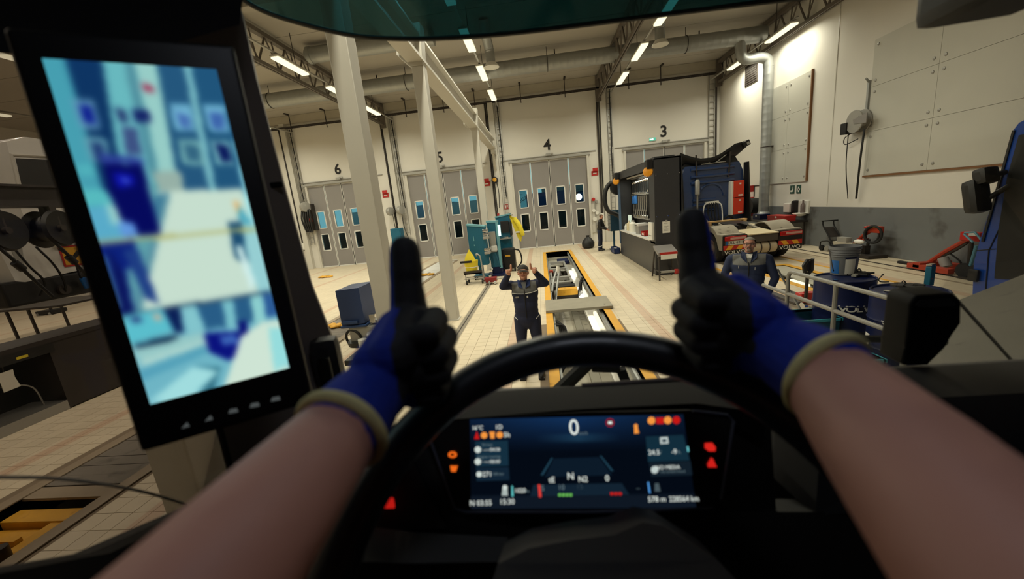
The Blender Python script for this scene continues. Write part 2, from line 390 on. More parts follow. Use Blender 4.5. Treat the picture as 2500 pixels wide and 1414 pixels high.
# folding doors: one is built, the others are copies
def build_door():
    r = thing('door_4', None, None, (DOORS[4], YF + .06, 0), kind='structure')
    pw = 2 * DW / 4
    for k in range(4):
        x0, x1 = -DW + k * pw + .03, -DW + (k + 1) * pw - .03; xc = (x0 + x1) / 2
        wl, wr_ = xc - .28, xc + .28; bb = B()
        for (a, c, z0, z1) in ((x0, wl, .03, DH - .02), (wr_, x1, .03, DH - .02), (wl, wr_, .03, 1.03), (wl, wr_, 2.12, 2.43), (wl, wr_, 3.53, DH - .02)):
            bb.box(a, c, -.03, .03, z0, z1)
        p = obj('door_panel', bb, m_doorg, r, kind='structure')
        e = B()
        for xe in (x0 - .012, x1 - .018): e.box(xe, xe + .03, -.05, .04, .03, DH - .02)
        e.box(x0, x1, -.045, .04, .0, .06); e.box(x0, x1, -.045, .04, DH - .05, DH - .01)
        obj('edge_profile', e, m_alu, p, kind='structure')
        for z0, z1 in ((1.03, 2.12), (2.43, 3.53)):
            f = B(); f.box(wl, wl + .06, -.05, .05, z0, z1); f.box(wr_ - .06, wr_, -.05, .05, z0, z1); f.box(wl, wr_, -.05, .05, z0, z0 + .06); f.box(wl, wr_, -.05, .05, z1 - .06, z1)
            obj('window_frame', f, m_alu, p, kind='structure')
            obj('pane', B().box(wl + .05, wr_ - .05, -.004, .004, z0 + .05, z1 - .05), m_glassd, p, kind='structure')
    obj('meeting_seal', B().box(-.022, .022, -.055, -.02, .02, DH), m_blackm, r, kind='structure')
    h = B(); h.box(-DW - .15, DW + .15, -.2, -.06, DH + .02, DH + .12); h.box(-DW - .55, DW + .5, -.13, -.08, DH + .2, DH + .24)
    obj('door_track', h, m_pipe, r, kind='structure')
    for s in (-1, 1): obj('door_jamb', B().box(s * DW - .06, s * DW + .06, -.16, .02, 0, DH + .02), m_steelw, r, kind='structure')
    obj('door_sensor', B().box(-.15, .12, -.28, -.06, DH + .2, DH + .34, .02).cyl((.12, -.2, DH + .3), (.26, -.2, DH + .3), .05), m_pipe, r, kind='structure')
    return r
d4 = build_door()
for n in (3, 5, 6):
    d = dup(d4, (DOORS[n], YF + .06, 0)); d.name = 'door_%d' % n
for n in DOORS:
    text('door_number', str(n), .84, frame((DOORS[n] - .02, YF - .012, 5.86), (1, 0, 0), (0, 0, 1)), m_ink, None, .004, bold=.018, label='black painted numeral %d on the wall above a folding door' % n, cat='number')
# pilasters between the doors with ladders of cable and dark pipes
PX = [3.9, -2.38, -8.62, -14.9]
for i, x in enumerate(PX):
    t = thing('trim_%d' % (5 + i), None, None, (x, YF, 0), kind='structure')
    obj('pilaster', B().box(-.16, .16, -.28, 0, 0, ZC - .4, .015), m_steelw, t, kind='structure')
    obj('dark_pipe', B().cyl((-.31, -.1, 1.2), (-.31, -.1, 8.45), .05), m_dark, t, kind='structure')
    obj('dark_pipe', B().cyl((-.21, -.2, 2.2), (-.21, -.2, 8.45), .025), m_black, t, kind='structure')
    lb = B(); lb.box(.24, .27, -.14, -.08, 1.5, 8.45); lb.box(.47, .50, -.14, -.08, 1.5, 8.45)
    for k in range(23): lb.box(.27, .47, -.12, -.1, 1.65 + k * .3, 1.69 + k * .3)
    obj('cable_ladder', lb, m_pipe, t, kind='structure')
    obj('cable', B().tube(bez([(.40, -.16, 8.4), (.41, -.17, 5.6), (.38, -.17, 5.2), (.42, -.17, 3.2)], 5), .03, 6), m_black, t, kind='structure')
    # (each bay corner carries a small lever box)
    obj('junction_box', B().box(-.42, -.2, -.2, -.02, 1.25, 1.7, .02), m_white, t, kind='structure')
t = thing('trim_9', None, None, (9.82, YF, 0), kind='structure')
lb = B(); lb.box(-.2, -.16, -.14, -.06, .3, 8.45); lb.box(.1, .14, -.14, -.06, .3, 8.45)
for k in range(26): lb.box(-.16, .1, -.12, -.1, .5 + k * .3, .54 + k * .3)
obj('cable_ladder', lb, m_pipe, t, kind='structure')
obj('dark_pipe', B().cyl((.2, -.1, 0), (.2, -.1, 8.45), .05), m_dark, t, kind='structure')
# cable tray and eaves beam along the back wall
t = thing('cable_tray', 'long dark cable tray slung along the top of the back wall', 'cable tray', (0, 23.4, 8.45), world=True)
b = B(); b.box(XL + .5, 9.9, 23.3, 23.33, 8.44, 8.52); b.box(XL + .5, 9.9, 23.5, 23.53, 8.44, 8.52)
for k in range(115): b.box(XL + .6 + k * .315, XL + .64 + k * .315, 23.33, 23.5, 8.45, 8.47)
obj('tray', b, m_dark, t); obj('cable', B().tube([(XL + .6, 23.4, 8.49), (-3, 23.4, 8.5), (9.7, 23.42, 8.49)], .03, 6), m_blackm, t)
for x in (-14.2, -12.0, -10.2, -7.2, -5.0, -3.2, -.6, 1.85, 5.3, 7.0):
    obj('hanger', B().box(x - .02, x + .02, 23.25, 23.29, 8.2, ZC).box(x - .05, x + .05, 22.85, 23.25, ZC - .06, ZC), m_dark, t)
obj('beam_back', B().box(XL, XR, 23.45, 23.68, 8.72, ZC - .01), mat('eaves_beam', (172, 164, 148), .6), kind='structure')
# ================================================================= ROOF STEEL, DUCTS, LIGHTS
m_truss = mat('truss_steel', (96, 88, 80), .55, var=.12)
def truss(x, label, y0=-6.0):
    t = thing('roof_truss', label, 'truss', (x, 10, 8.0), world=True, group='steel roof trusses')
    obj('bottom_chord', B().box(x - .075, x - .02, y0, 23.4, 7.94, 8.06).box(x + .02, x + .075, y0, 23.4, 7.94, 8.06), m_truss, t)
    obj('top_chord', B().box(x - .09, x + .09, y0, 23.4, 8.9, 9.04), m_truss, t)
    b = B(); y = 23.2; k = 0
    while y - 1.05 > y0:
        b.cyl((x, y, 8.92), (x, y - .52, 8.05), .035, n=6); b.cyl((x, y - .52, 8.05), (x, y - 1.05, 8.92), .03, n=6)
        b.cyl((x, y - .62, 8.05), (x, y - .72, 8.92), .025, n=6); y -= 1.05
    obj('lattice', b, m_truss, t); obj('end_plate', B().box(x - .14, x + .14, 23.3, 23.44, 7.8, 9.1), m_truss, t)
truss(3.68, 'grey lattice roof truss between the bays of door 3 and door 4')
truss(-8.68, 'grey lattice roof truss between the bays of door 5 and door 6')
truss(10.05, 'grey lattice roof truss tight along the right-hand board wall'.replace('right-hand ', ''))
ROWX = {7: -20.3, 6: -14.2, 5: -8.03, 4: -1.9, 3: 4.35, 2: 9.60}  # outermost row added to brighten the far side of the hall
ORD = ['nearest to', 'second from', 'third from', 'fourth from', 'fifth from', 'sixth from', 'seventh from']
ROWN = {7: 'far off by the outer wall', 6: 'beyond door 6', 5: 'between door 6 and door 5', 4: 'in line with the pilaster beside door 4', 3: 'beside the roof truss by door 3', 2: 'along the board wall'}
def ceiling_light():
    t = thing('ceiling_light', '', 'ceiling light', (0, 0, 8.0), group='fluorescent ceiling lights')
    obj('housing', B().box(-.15, .15, -.87, .87, .02, .08, .015).box(-.06, .06, -.8, .8, .08, .1).box(-.03, .03, -.5, -.46, .1, .13).box(-.03, .03, .46, .5, .1, .13), m_steelw, t)
    obj('diffuser', B().box(-.13, .13, -.85, .85, -.04, .02, .02), m_lamp, t)
    return t
proto = None; lamp_d = bpy.data.lights.new('batten_lamp', 'AREA'); lamp_d.shape = 'RECTANGLE'; lamp_d.size = .22; lamp_d.size_y = 1.65
lamp_d.energy = LAMP_W; lamp_d.color = LAMP; lamp_d.spread = math.radians(165)
for d, x in ROWX.items():
    ns = 7 if d in (4, 5) else 4 if d == 3 else (2 if d == 2 else 6)
    for k in range(ns):
        y = 20.35 - 3.23 * k
        if proto is None: proto = ceiling_light(); l = proto; l.location = (x, y, 8.0)
        else: l = dup(proto, (x, y, 8.0))
        l['label'] = words_('lit batten light %s, %s the back wall' % (ROWN[d], ORD[k]))
        la = bpy.data.objects.new('batten_lamp', lamp_d); C.objects.link(la); la.parent = l; la.location = (0, 0, -.06)
    t = thing('light_rail', 'thin grey carrier rail for the lights %s' % ROWN[d], 'rail', (x, 10, 8.2), world=True)
    y1 = 20.35 - 3.23 * (ns - 1) - 1
    obj('rail', B().box(x - .035, x + .035, y1, 23.2, 8.12, 8.17), m_pipe, t)
    for k in range(ns): obj('drop_rod', B().cyl((x, 20.35 - 3.23 * k + .3, 8.17), (x, 20.35 - 3.23 * k + .3, ZC), .012, n=6), m_dark, t)
# round duct across the hall, ribs as on spiral pipe
def spiral(b, p0, p1, r, pitch=.3, n=20):
    p0, p1 = Vector(p0), Vector(p1); L_ = (p1 - p0).length; k = max(1, int(L_ / pitch)); prof = []
    for i in range(k):
        h = L_ * i / k; prof += [(r, h), (r, h + L_ / k * .86), (r * 1.012, h + L_ / k * .93)]
    prof.append((r, L_)); b.lathe(prof, p0, p1 - p0, n)
t = thing('main_duct', 'long spiral-seamed round duct crossing under the roof of every bay', 'duct', (0, 18.5, 8.5), world=True)
b = B(); spiral(b, (-17, 18.5, 8.5), (9.75, 18.5, 8.5), .31); obj('pipe', b, m_galv, t)
for x in (-12, -5.5, .8, 6.6): obj('hanger', B().torus((x, 18.5, 8.5), (1, 0, 0), .325, .015, 24, 5).cyl((x, 18.5, 8.82), (x, 18.5, ZC), .012, n=6), m_dark, t)
t = thing('downpipe_duct', 'galvanised round duct bending off the roof and running down the wall', 'duct', (9.9, 18.45, 0), world=True)
b = B(); b.tube(bez([(8.75, 18.45, 8.3), (8.85, 18.45, 7.75), (9.1, 18.45, 7.6), (9.55, 18.45, 7.62), (9.86, 18.45, 7.5), (9.93, 18.45, 7.2)], 6), .2, 16); spiral(b, (9.93, 18.45, 7.2), (9.93, 18.45, 1.15), .2, .3)
obj('pipe', b, m_galv, t); obj('outlet_collar', B().lathe([(.2, 0), (.26, .02), (.28, .1), (.21, .22)], (9.93, 18.45, 1.05), n=20), m_galv, t)
obj('clamp', B().box(10.1, XR, 18.38, 18.52, 4.0, 4.06).torus((9.93, 18.45, 4.03), (0, 0, 1), .205, .02, 20, 6), m_dark, t)
t = thing('elbow_duct', 'short wide round duct ending in an elbow beside the roof truss by door 5', 'duct', (-6, 15.2, 8.75), world=True)
b = B(); spiral(b, (-7.95, 15.2, 8.78), (-3.3, 15.2, 8.78), .27); obj('pipe', b, m_galv, t)
obj('end_cap', B().lathe([(.02, 0), (.2, .03), (.29, .12), (.29, .25)], (-8.15, 15.2, 8.78), (1, 0, 0), 20), m_galv, t)
[obj('hanger', B().cyl((x, 15.2, 9.04), (x, 15.2, ZC), .012, n=6), m_dark, t) for x in (-7, -4)]
obj('purlin_box', B().box(-16, 9.9, 11.6, 11.9, 8.75, ZC - .01), m_ceil, None, label='boxed cream purlin across the ceiling behind the sun visor', cat='purlin')
for i, (u, v, lab) in enumerate(((1200, 165, 'flexible silver extraction hose hanging above the lights by door 4'), (1612, 110, 'flexible silver extraction hose hanging near the lights by door 3'))):
    p = at(u, v, y=16)
    t = thing('extraction_hose', lab, 'hose', p, world=True)
    pts = bez([(p.x - .05, 15.2, ZC), (p.x - .06, 15.5, ZC - .35), (p.x - .02, 15.95, ZC - .7), p + Vector((0, 0, .1))], 10)
    b = B(); b.tube(pts, [.17 + .012 * (k % 2) for k in range(len(pts))], 14); obj('hose', b, m_galv, t)
    obj('mouth', B().lathe([(.19, .16), (.27, .05), (.3, 0), (.27, -.01), (.2, .02)], p, n=24), m_white, t)
for u, v in ((503, 627), (980, 565)):
    p = at(600 + u / 3.074, v / 3.074, z=ZC)
    obj('ceiling_hook', B().tube(bez([p, p - Vector((0, 0, .2)), p + Vector((.12, 0, -.3)), p + Vector((.2, 0, -.2))], 5), .03, 6), m_dark, None, label='small dark hook on the ceiling near door %d' % (6 if u == 503 else 5), cat='hook')
for u, v, w in ((1353, 120, 4), (1707, 75, 3)):
    p = at(u, v, z=ZC)
    obj('ceiling_hook', B().cyl(p, p - Vector((0, 0, .35)), .03, n=6).box(p.x - .12, p.x + .12, p.y - .03, p.y + .03, p.z - .38, p.z - .33), m_dark, None, label='small dark bracket on the ceiling of the bay of door %d' % w, cat='hook')
t = thing('cable_ladder', 'unlit grey cable ladder under the roof beyond the last light of the board wall', 'cable ladder', (9.6, 12, 8.1), world=True)
obj('side_rail', B().box(9.38, 9.42, 8, 14.6, 8.05, 8.15).box(9.78, 9.82, 8, 14.6, 8.05, 8.15), m_truss, t)
for k in range(22): obj('rung', B().box(9.42, 9.78, 8.1 + k * .3, 8.16 + k * .3, 8.07, 8.11), m_pipe, t)
for y in (8.4, 11.4, 14.3): obj('drop_rod', B().cyl((9.6, y, 8.11), (9.6, y, ZC), .012, n=6), m_dark, t)
# crane runway on white posts
t = thing('crane_runway', 'white steel crane runway on a row of square posts', 'crane runway', (-2.4, 9, 0), world=True)
def post(xc, y, top, w=.27):
    q = obj('post', B().box(xc - w / 2, xc + w / 2, y, y + w, 0, top, .012), m_steelw, t)
    obj('base_plate', B().box(xc - w / 2 - .03, xc + w / 2 + .03, y - .03, y + w + .03, 0, .02), m_steelw, q)
    return q
for y in (1.90, 5.3, 9.05, 16.5): post(-2.36 if y < 2 else -2.4, y, 5.78)
for y in (5.3, 9.05, 16.5):
    b = B(); b.ext([(-2.55, y - .02, 5.78), (-2.28, y - .02, 5.78), (-2.22, y - .02, 6.6), (-2.72, y - .02, 6.6), (-2.82, y - .02, 6.05)], (0, .31, 0))
    obj('bracket', b, m_steelw, t)
b = B(); b.box(-2.6, -2.25, .5, 23.0, 6.35, 6.40); b.box(-2.6, -2.25, .5, 23.0, 5.86, 5.92); b.box(-2.45, -2.38, .5, 23, 5.92, 6.35)
obj('runway_beam', b, m_steelw, t)
obj('end_support', B().box(-2.5, -2.3, 22.6, 23.4, 5.6, 5.86).ext([(-2.45, 23.2, 5.6), (-2.45, 22.7, 5.6), (-2.45, 23.3, 4.8), (-2.45, 23.42, 4.8)], (.1, 0, 0)), m_steelw, t)
# right wall: boards, vent, reel, signs
t = thing('wall_board', 'narrow white board screwed to the wall next to the downpipe duct', 'board', (XR, 17.4, 4.4), world=True)
m_board = mat('white_board', (190, 188, 178), .6, var=.05, scale=1.5)
def boards(t, y0, y1, zs, ycuts):
    for i in range(len(zs) - 1):
        for j in range(len(ycuts) - 1):
            a, c = ycuts[j] + .004, ycuts[j + 1] - .004
            p = obj('panel', B().box(XR - .04, XR, a, c, zs[i] + .004, zs[i + 1] - .004), m_board, t)
            for yb in (a + .14, c - .14):
                for zb in (zs[i] + .16, zs[i + 1] - .16): obj('bolt', B().lathe([(.045, 0), (.038, .014), (.012, .02)], (XR - .04, yb, zb), (-1, 0, 0), 10), m_pipe, p)
boards(t, 16.2, 18.8, [2.47, 3.8, 5.1, 6.36], [16.15, 17.5, 18.8])
obj('edge_strip', B().box(XR - .07, XR, 16.1, 16.15, 2.45, 6.38), m_rust, t, label='brown wooden edge strip')
obj('ledge', B().box(XR - .06, XR, 16.12, 18.82, 2.43, 2.47), m_steelw, t)
t = thing('wall_board', 'wide white bolted board wall, its lower edge above the grey dado', 'board', (XR, 11, 4.4), world=True)
boards(t, 4, 13.5, [2.45, 3.75, 5.03, 6.33], [4.6, 6.9, 9.2, 11.4, 13.45]); obj('ledge', B().box(XR - .06, XR, 4.6, 13.47, 2.40, 2.45), m_rust, t)
t = thing('wall_vent', 'square dark louvred vent high on the wall', 'vent', (XR, 20.45, 7.5), world=True)
obj('vent_frame', B().box(XR - .03, XR, 19.9, 20.98, 7.06, 7.96), m_truss, t)
for k in range(9): obj('louvre', B().box(XR - .05, XR - .025, 19.95, 20.93, 7.1 + k * .095, 7.165 + k * .095), m_dark, t)
t = thing('hose_reel', 'grey air hose reel bolted to the wall with cables hanging down', 'hose reel', (XR, 13.7, 4.1), world=True)
obj('wall_plate', B().box(XR - .03, XR, 13.4, 13.95, 3.85, 4.4).box(XR - .35, XR, 13.42, 13.5, 4.1, 4.25), m_pipe, t)
obj('drum', B().cyl((XR - .3, 13.55, 4.12), (XR - .08, 13.55, 4.12), .18).lathe([(.33, 0), (.34, .02), (.33, .04)], (XR - .34, 13.6, 4.12), (1, 0, 0), 28).lathe([(.33, 0), (.34, .02), (.33, .04)], (XR - .1, 13.6, 4.12), (1, 0, 0), 28), m_pipe, t)
obj('arm', B().ext([(XR - .36, 13.62, 4.18), (XR - .36, 13.58, 4.05), (XR - .36, 13.1, 4.0), (XR - .36, 13.1, 4.28)], (.02, 0, 0)), m_doorg, t)
obj('guide', B().box(XR - .38, XR - .05, 13.85, 14.1, 3.8, 4.15, .02), m_black, t)
obj('cable', B().tube(bez([(XR - .2, 13.35, 3.85), (XR - .22, 13.38, 3.0), (XR - .12, 13.55, 1.75)], 8), .03, 6), m_black, t)
obj('cable', B().tube(bez([(XR - .2, 13.98, 3.85), (XR - .2, 13.97, 2.8), (XR - .1, 13.92, 1.75)], 8), .015, 6), m_black, t)
obj('loop', B().tube(bez([(XR - .15, 13.95, 3.8), (XR - .15, 14.2, 3.7), (XR - .15, 14.15, 3.5), (XR - .1, 13.7, 3.6)], 8), .014, 6), m_black, t)
obj('supply_pipe', B().box(XR - .06, XR, 13.5, 13.58, 4.4, 5.25).cyl((XR - .03, 13.54, 5.2), (XR - .2, 13.45, 5.3), .03), m_galv, t)
# two green signs and a dispenser group
m_green = mat('sign_green', (28, 70, 58), .5)
for y, lab in ((17.0, 'dark green square sign with a white figure next to the white cross sign'), (16.6, 'dark green square sign with a white cross below the narrow board')):
    t = thing('wall_sign', lab, 'sign', (XR, y, 2.15), world=True)
    obj('plate', B().box(XR - .02, XR, y - .13, y + .13, 1.98, 2.31), m_green, t)
    b = B()
    if y < 16.8: b.box(XR - .024, XR - .02, y - .03, y + .03, 2.04, 2.25); b.box(XR - .024, XR - .02, y - .09, y + .09, 2.11, 2.18)
    else: b.box(XR - .024, XR - .02, y - .08, y - .02, 2.06, 2.2); b.cyl((XR - .024, y - .05, 2.24), (XR - .02, y - .05, 2.24), .03); b.box(XR - .024, XR - .02, y + .02, y + .1, 2.05, 2.12)
    obj('symbol', b, m_white, t)
t = thing('paper_dispenser', 'white paper towel dispenser on the dado, left of the black one'.replace('left of', 'beside'), 'dispenser', (XR, 16.95, 1.45), world=True)
obj('case', B().box(XR - .25, XR, 16.75, 17.15, 1.25, 1.62, .03), m_white, t); obj('outlet', B().box(XR - .2, XR - .05, 16.8, 17.1, 1.22, 1.25), m_black, t)
t = thing('soap_dispenser', 'black rounded hand-soap dispenser between the white ones', 'dispenser', (XR, 16.6, 1.5), world=True)
obj('case', B().box(XR - .22, XR, 16.5, 16.72, 1.24, 1.72, .07), m_black, t); obj('spout', B().cyl((XR - .15, 16.61, 1.26), (XR - .15, 16.61, 1.17), .03), m_pipe, t)
t = thing('wash_station', 'white wash basin shelf with a tall bottle under the wide board', 'basin', (XR, 16.1, 1.35), world=True)
obj('back_panel', B().box(XR - .06, XR, 15.9, 16.5, 1.2, 1.7, .01), m_white, t); obj('bowl', B().lathe([(.04, 0), (.18, .05), (.24, .14), (.22, .15)], (XR - .24, 16.1, 1.1), n=20), m_white, t)
obj('bottle', B().lathe([(.07, 0), (.08, .02), (.08, .3), (.03, .38), (.03, .48)], (XR - .12, 16.12, 1.24), n=14), mat('grey_bottle', (110, 96, 92), .5), t)
# red extinguisher signs on the bays, exit sign
for u, v, n in ((941, 474, 'door 6'), (1188, 446, 'door 5'), (1452, 420, 'door 4')):
    p = at(u, v, y=YF - .03); t = thing('fire_sign', 'small red fire equipment sign on the pilaster beside %s' % n, 'sign', p, world=True)
    obj('plate', B().box(p.x - .19, p.x + .19, p.y, p.y + .02, p.z - .2, p.z + .06), m_red, t)
    obj('flag', B().box(p.x - .13, p.x + .17, p.y - .14, p.y - .12, p.z + .05, p.z + .22).box(p.x - .02, p.x + .02, p.y - .13, YF, p.z + .1, p.z + .14), m_red, t)
    obj('symbol', B().box(p.x - .1, p.x + .1, p.y - .004, p.y, p.z - .1, p.z - .05), m_white, t)
p = at(1236, 505, y=YF - .02); t = thing('fire_notice', 'tiny red and white notice on the wall beside door 4', 'sign', p, world=True)
obj('plate', B().box(p.x - .14, p.x + .14, p.y, p.y + .02, p.z - .14, p.z + .14), m_red, t); obj('symbol', B().box(p.x - .08, p.x, p.y - .004, p.y, p.z - .1, p.z + .1).box(p.x + .03, p.x + .1, p.y - .004, p.y, p.z, p.z + .1), m_white, t)
p = at(1593, 340, y=YF - .05); t = thing('exit_sign', 'glowing green exit sign on the wall beside the numeral 3', 'sign', p, world=True)
obj('case', B().box(p.x - .2, p.x + .2, p.y, YF, p.z - .1, p.z + .1, .01), m_white, t)
obj('glow_panel', B().box(p.x - .18, p.x + .18, p.y - .006, p.y, p.z - .085, p.z + .085), emit('exit_green', (110, 220, 180), .8), t)
obj('arrow', B().ext([(p.x - .02, p.y - .01, p.z + .07), (p.x + .07, p.y - .01, p.z), (p.x - .02, p.y - .01, p.z - .07)], (0, .004, 0)).box(p.x - .16, p.x - .02, p.y - .01, p.y - .006, p.z - .03, p.z + .03), emit('exit_white', (235, 255, 245), 1.6), t)
m_thin = bpy.data.materials.new('thin_paper'); m_thin.use_nodes = True
_n = m_thin.node_tree.nodes; _n.remove(_n['Principled BSDF']); _t = _n.new('ShaderNodeBsdfTranslucent'); _t.inputs[0].default_value = (.75, .9, .92, 1)
m_thin.node_tree.links.new(_t.outputs[0], _n['Material Output'].inputs[0])
# outside the doors: yard, parked vehicles, a wall lamp
obj('yard_ground', B().box(-45, 45, 23.96, 90, -.2, -.02), mat('asphalt', (40, 40, 42), .8, var=.2), kind='structure')
def van(x, y, w, h, l, rgb, lab, stripe=None):
    t = thing('parked_van', lab, 'van', (x, y, -.02), world=True)
    prof = [(0, .35), (0, h * .95), (l * .03, h), (l * .74, h), (l * .87, h * .62), (l, h * .5), (l, .35)]
    obj('body', B().ext([(x + a - l / 2, y, z) for a, z in prof], (0, w, 0)), mat('van_paint%d' % rgb[0], rgb, .35), t)
    obj('window', B().ext([(x + l * .30, y - .01, h * .62), (x + l * .30 - .1, y - .01, h * .92), (x + l * .16, y - .01, h * .92), (x + l * .12, y - .01, h * .62)], (0, .02, 0)), m_black, t)
    for sx in (-.3, .3): obj('wheel', B().cyl((x + l * sx, y - .03, .35), (x + l * sx, y + .25, .35), .37, n=20), m_blackm, t)
    if stripe: obj('stripe', B().box(x - l * .45, x + l * .3, y - .012, y, h * .42, h * .52), stripe, t)
    return t
van(-13.3, 33, 2.1, 3.5, 6.5, (196, 205, 210), 'white van parked outside door 6'); van(-4.2, 31, 2.2, 3.4, 6, (200, 205, 208), 'white van with an orange stripe outside door 5', m_orange)
van(-9.2, 36, 2.1, 3.6, 5.5, (120, 150, 170), 'pale blue van parked further off behind door 6'); van(1.6, 36, 2.2, 3.6, 6.5, (30, 55, 96), 'dark blue van with a red stripe outside door 4', m_red)
t = thing('yard_shed', 'dark blue shed outside door 4', 'shed', (3.0, 48, 0), world=True)
obj('wall', B().box(.5, 12, 48, 52, -.02, 3.6), mat('shed_blue', (30, 70, 110), .7), t); obj('roof', B().ext([(.3, 47.8, 3.6), (12.2, 47.8, 3.6), (12.2, 50, 4.5), (.3, 50, 4.5)], (0, .1, .1)), m_dark, t)
t = thing('added_dark_fence', 'dark fence across the yard outside the doors', 'fence', (-3, 29.6, 0), world=True)  # added fence, put there so the lower panes look dark
for k in range(22): obj('dark_screen_panel', B().box(-20 + k * 1.5, -18.54 + k * 1.5, 29.6, 29.66, -.02, 2.28), m_dark, t)
for k in range(23): obj('post', B().box(-20.05 + k * 1.5, -19.97 + k * 1.5, 29.58, 29.68, -.02, 2.36), m_black, t)
p = at(1413, 481, y=29)
t = thing('yard_lamp', 'round white lamp glowing outside door 4', 'lamp', (p.x, 29, 0), world=True)
obj('pole', B().cyl((p.x, 29.2, -.02), (p.x, 29.2, p.z), .05), m_dark, t); obj('globe', B().sph((p.x, 29, p.z), .24, 12), emit('yard_globe', (240, 248, 255), 2.5), t)
q = at(1276, 488, y=YF + .05)
t = thing('window_poster', 'pale blue poster with handwriting in the first window of door 4', 'poster', q, world=True)
obj('sheet', B().box(q.x - .23, q.x + .23, YF + .066, YF + .07, 2.5, 3.46), m_thin, t)
text('writing', 'DGA', .3, frame((q.x + .01, YF + .0655, 2.95), Vector((1, 0, .55)), (0, 0, 1)), m_ink, t, .0005); text('writing', 'for', .14, frame((q.x - .06, YF + .0655, 3.26), (1, 0, 0), (0, 0, 1)), m_ink, t, .0005)
# ================================================================= TOOL WALL AND ITS BENCH
x0, x1, y0, y1, zt = 3.49, 4.30, 12.44, 17.95, 3.6
t = thing('tool_container', 'tall charcoal steel tool container open on one side with a lit worktop', 'tool container', (3.9, 15, 0), world=True)
obj('end_panel', B().box(x0, x1, y0, y0 + .06, 0, zt, .01), m_cont, t)
obj('far_panel', B().box(x0 + .02, x1, y1 - .06, y1, 0, zt, .01), m_cont, t)
obj('back_panel', B().box(x1 - .06, x1, y0, y1, 0, zt), m_cont, t)
obj('roof_panel', B().box(x0, x1, y0, y1, zt - .06, zt, .01).box(x0 + .1, x1 - .1, y0 + .3, y0 + .8, zt, zt + .06), m_cont, t)
obj('base_panel', B().box(x0, x0 + .05, y0 + .02, y1 - .02, .02, 1.06).box(x0, x0 + .04, y0 + .05, y0 + .55, 1.0, zt - .06), m_cont, t)
obj('worktop', B().box(x0 - .03, x0 + .55, y0 + .6, y1 - .08, 1.06, 1.11, .01), m_alu, t)
obj('header', B().box(x0 - .01, x0 + .05, y0 + .02, y1 - .02, zt - .3, zt - .06), m_cont, t)
obj('blue_post', B().box(x0 - .03, x0 + .05, y1 - .14, y1, .5, zt - .06), mat('post_blue', (74, 96, 122), .5), t, label='blue-grey corner post')
obj('tool_board', B().box(x1 - .28, x1 - .24, y0 + .1, y1 - .1, 1.11, zt - .06), m_black, t)
for y in (y0 + .08, y1 - .35):
    p = obj('work_lamp', B().box(x0 - .2, x0 - .04, y - .1, y + .22, zt - .30, zt - .02, .02), m_black, t)
    obj('lamp_cap', B().lathe([(.11, 0), (.15, .05), (.13, .13), (.05, .15)], (x0 - .14, y + .06, zt - .38), (-.2, -.9, .1), 16), mat('amber_plastic', (226, 150, 30), .4), p)
for k in range(3):
    for (u, z) in ((x0 + .06, .6 + k * 1.25), (x1 - .06, .6 + k * 1.25), (x0 + .4, .6 + k * 1.25)): obj('screw', B().lathe([(.022, 0), (.016, .01)], (u, y0, z), (0, -1, 0), 8), m_chrome, t)
obj('strip_light', B().box(x0 + .18, x0 + .24, y0 + 1.0, y1 - .9, zt - .36, zt - .31), m_alu, t)
la = bpy.data.lights.new('bench_fill_lamp', 'AREA'); la.shape = 'RECTANGLE'; la.size = .06; la.size_y = 3.4; la.energy = 30; la.color = (1, .95, .82)  # added area lamp that brightens the container's inside
lo = bpy.data.objects.new('bench_fill_lamp', la); C.objects.link(lo); lo.parent = t; lo.location = Vector((x0 + .30, 15.1, zt - .37)) - OFF[t.name]
t = thing('notice_sheet', 'white paper notice fixed to the end of the charcoal tool container', 'notice', (3.83, y0, 1.5), world=True)
obj('sheet', B().box(3.71, 3.94, y0 - .008, y0 - .002, 1.33, 1.69), m_paper, t)
b = B()
for k in range(6): b.box(3.75, 3.75 + random.uniform(.08, .15), y0 - .0095, y0 - .008, 1.62 - k * .045, 1.632 - k * .045)
obj('print', b, m_pipe, t, kind='stuff'); obj('clip', B().box(3.8, 3.86, y0 - .02, y0, 1.68, 1.73), m_pipe, t)
XB = x1 - .30
def hang(name, lab, cat, y, z, build, m, grp, parts=None):
    t = thing(name, lab, cat, (XB, y, z), group=grp)
    build(t); return t
def spanner(h):
    def f(t):
        obj('shaft', B().box(-.02, 0, -.02, .02, -h, 0), m_chrome, t)
        obj('jaw', B().torus((-.01, 0, .05), (1, 0, 0), .05, .02, 12, 6, -.9, PI + .9), m_chrome, t)
        obj('ring', B().torus((-.01, 0, -h - .03), (1, 0, 0), .035, .016, 14, 6), m_chrome, t)
    return f
s0 = hang('spanner', 'steel spanner hung in the top row of the tool container', 'spanner', 15.05, 3.05, spanner(.34), 0, 'spanners in the top row')
for k in range(1, 10): s = dup(s0, (XB, 15.05 + k * .26, 3.05 - .004 * k)); s.scale = (1.5, 1.5, 1.25 - .03 * k)
obj('tool_rack', B().box(XB - .05, XB + .02, 14.9, 17.6, 3.22, 3.26).box(XB - .04, XB + .02, 15, 17.6, 2.56, 2.59), m_pipe, None, label='slim steel rail with pegs for the row of spanners', cat='rack')
def longbar(t):
    obj('bar', B().cyl((-.03, 0, -.62), (-.03, 0, 0), .022, n=8), m_chrome, t); obj('grip', B().cyl((-.03, 0, -.8), (-.03, 0, -.6), .03, n=8), m_black, t)
s0 = hang('breaker_bar', 'long chrome bar hung under the spanners', 'bar', 15.2, 2.52, longbar, 0, 'long bars under the spanners')
for k in range(1, 5): dup(s0, (XB, 15.2 + k * .3, 2.52))
m_bluep = mat('blue_grip', (24, 96, 168), .45)
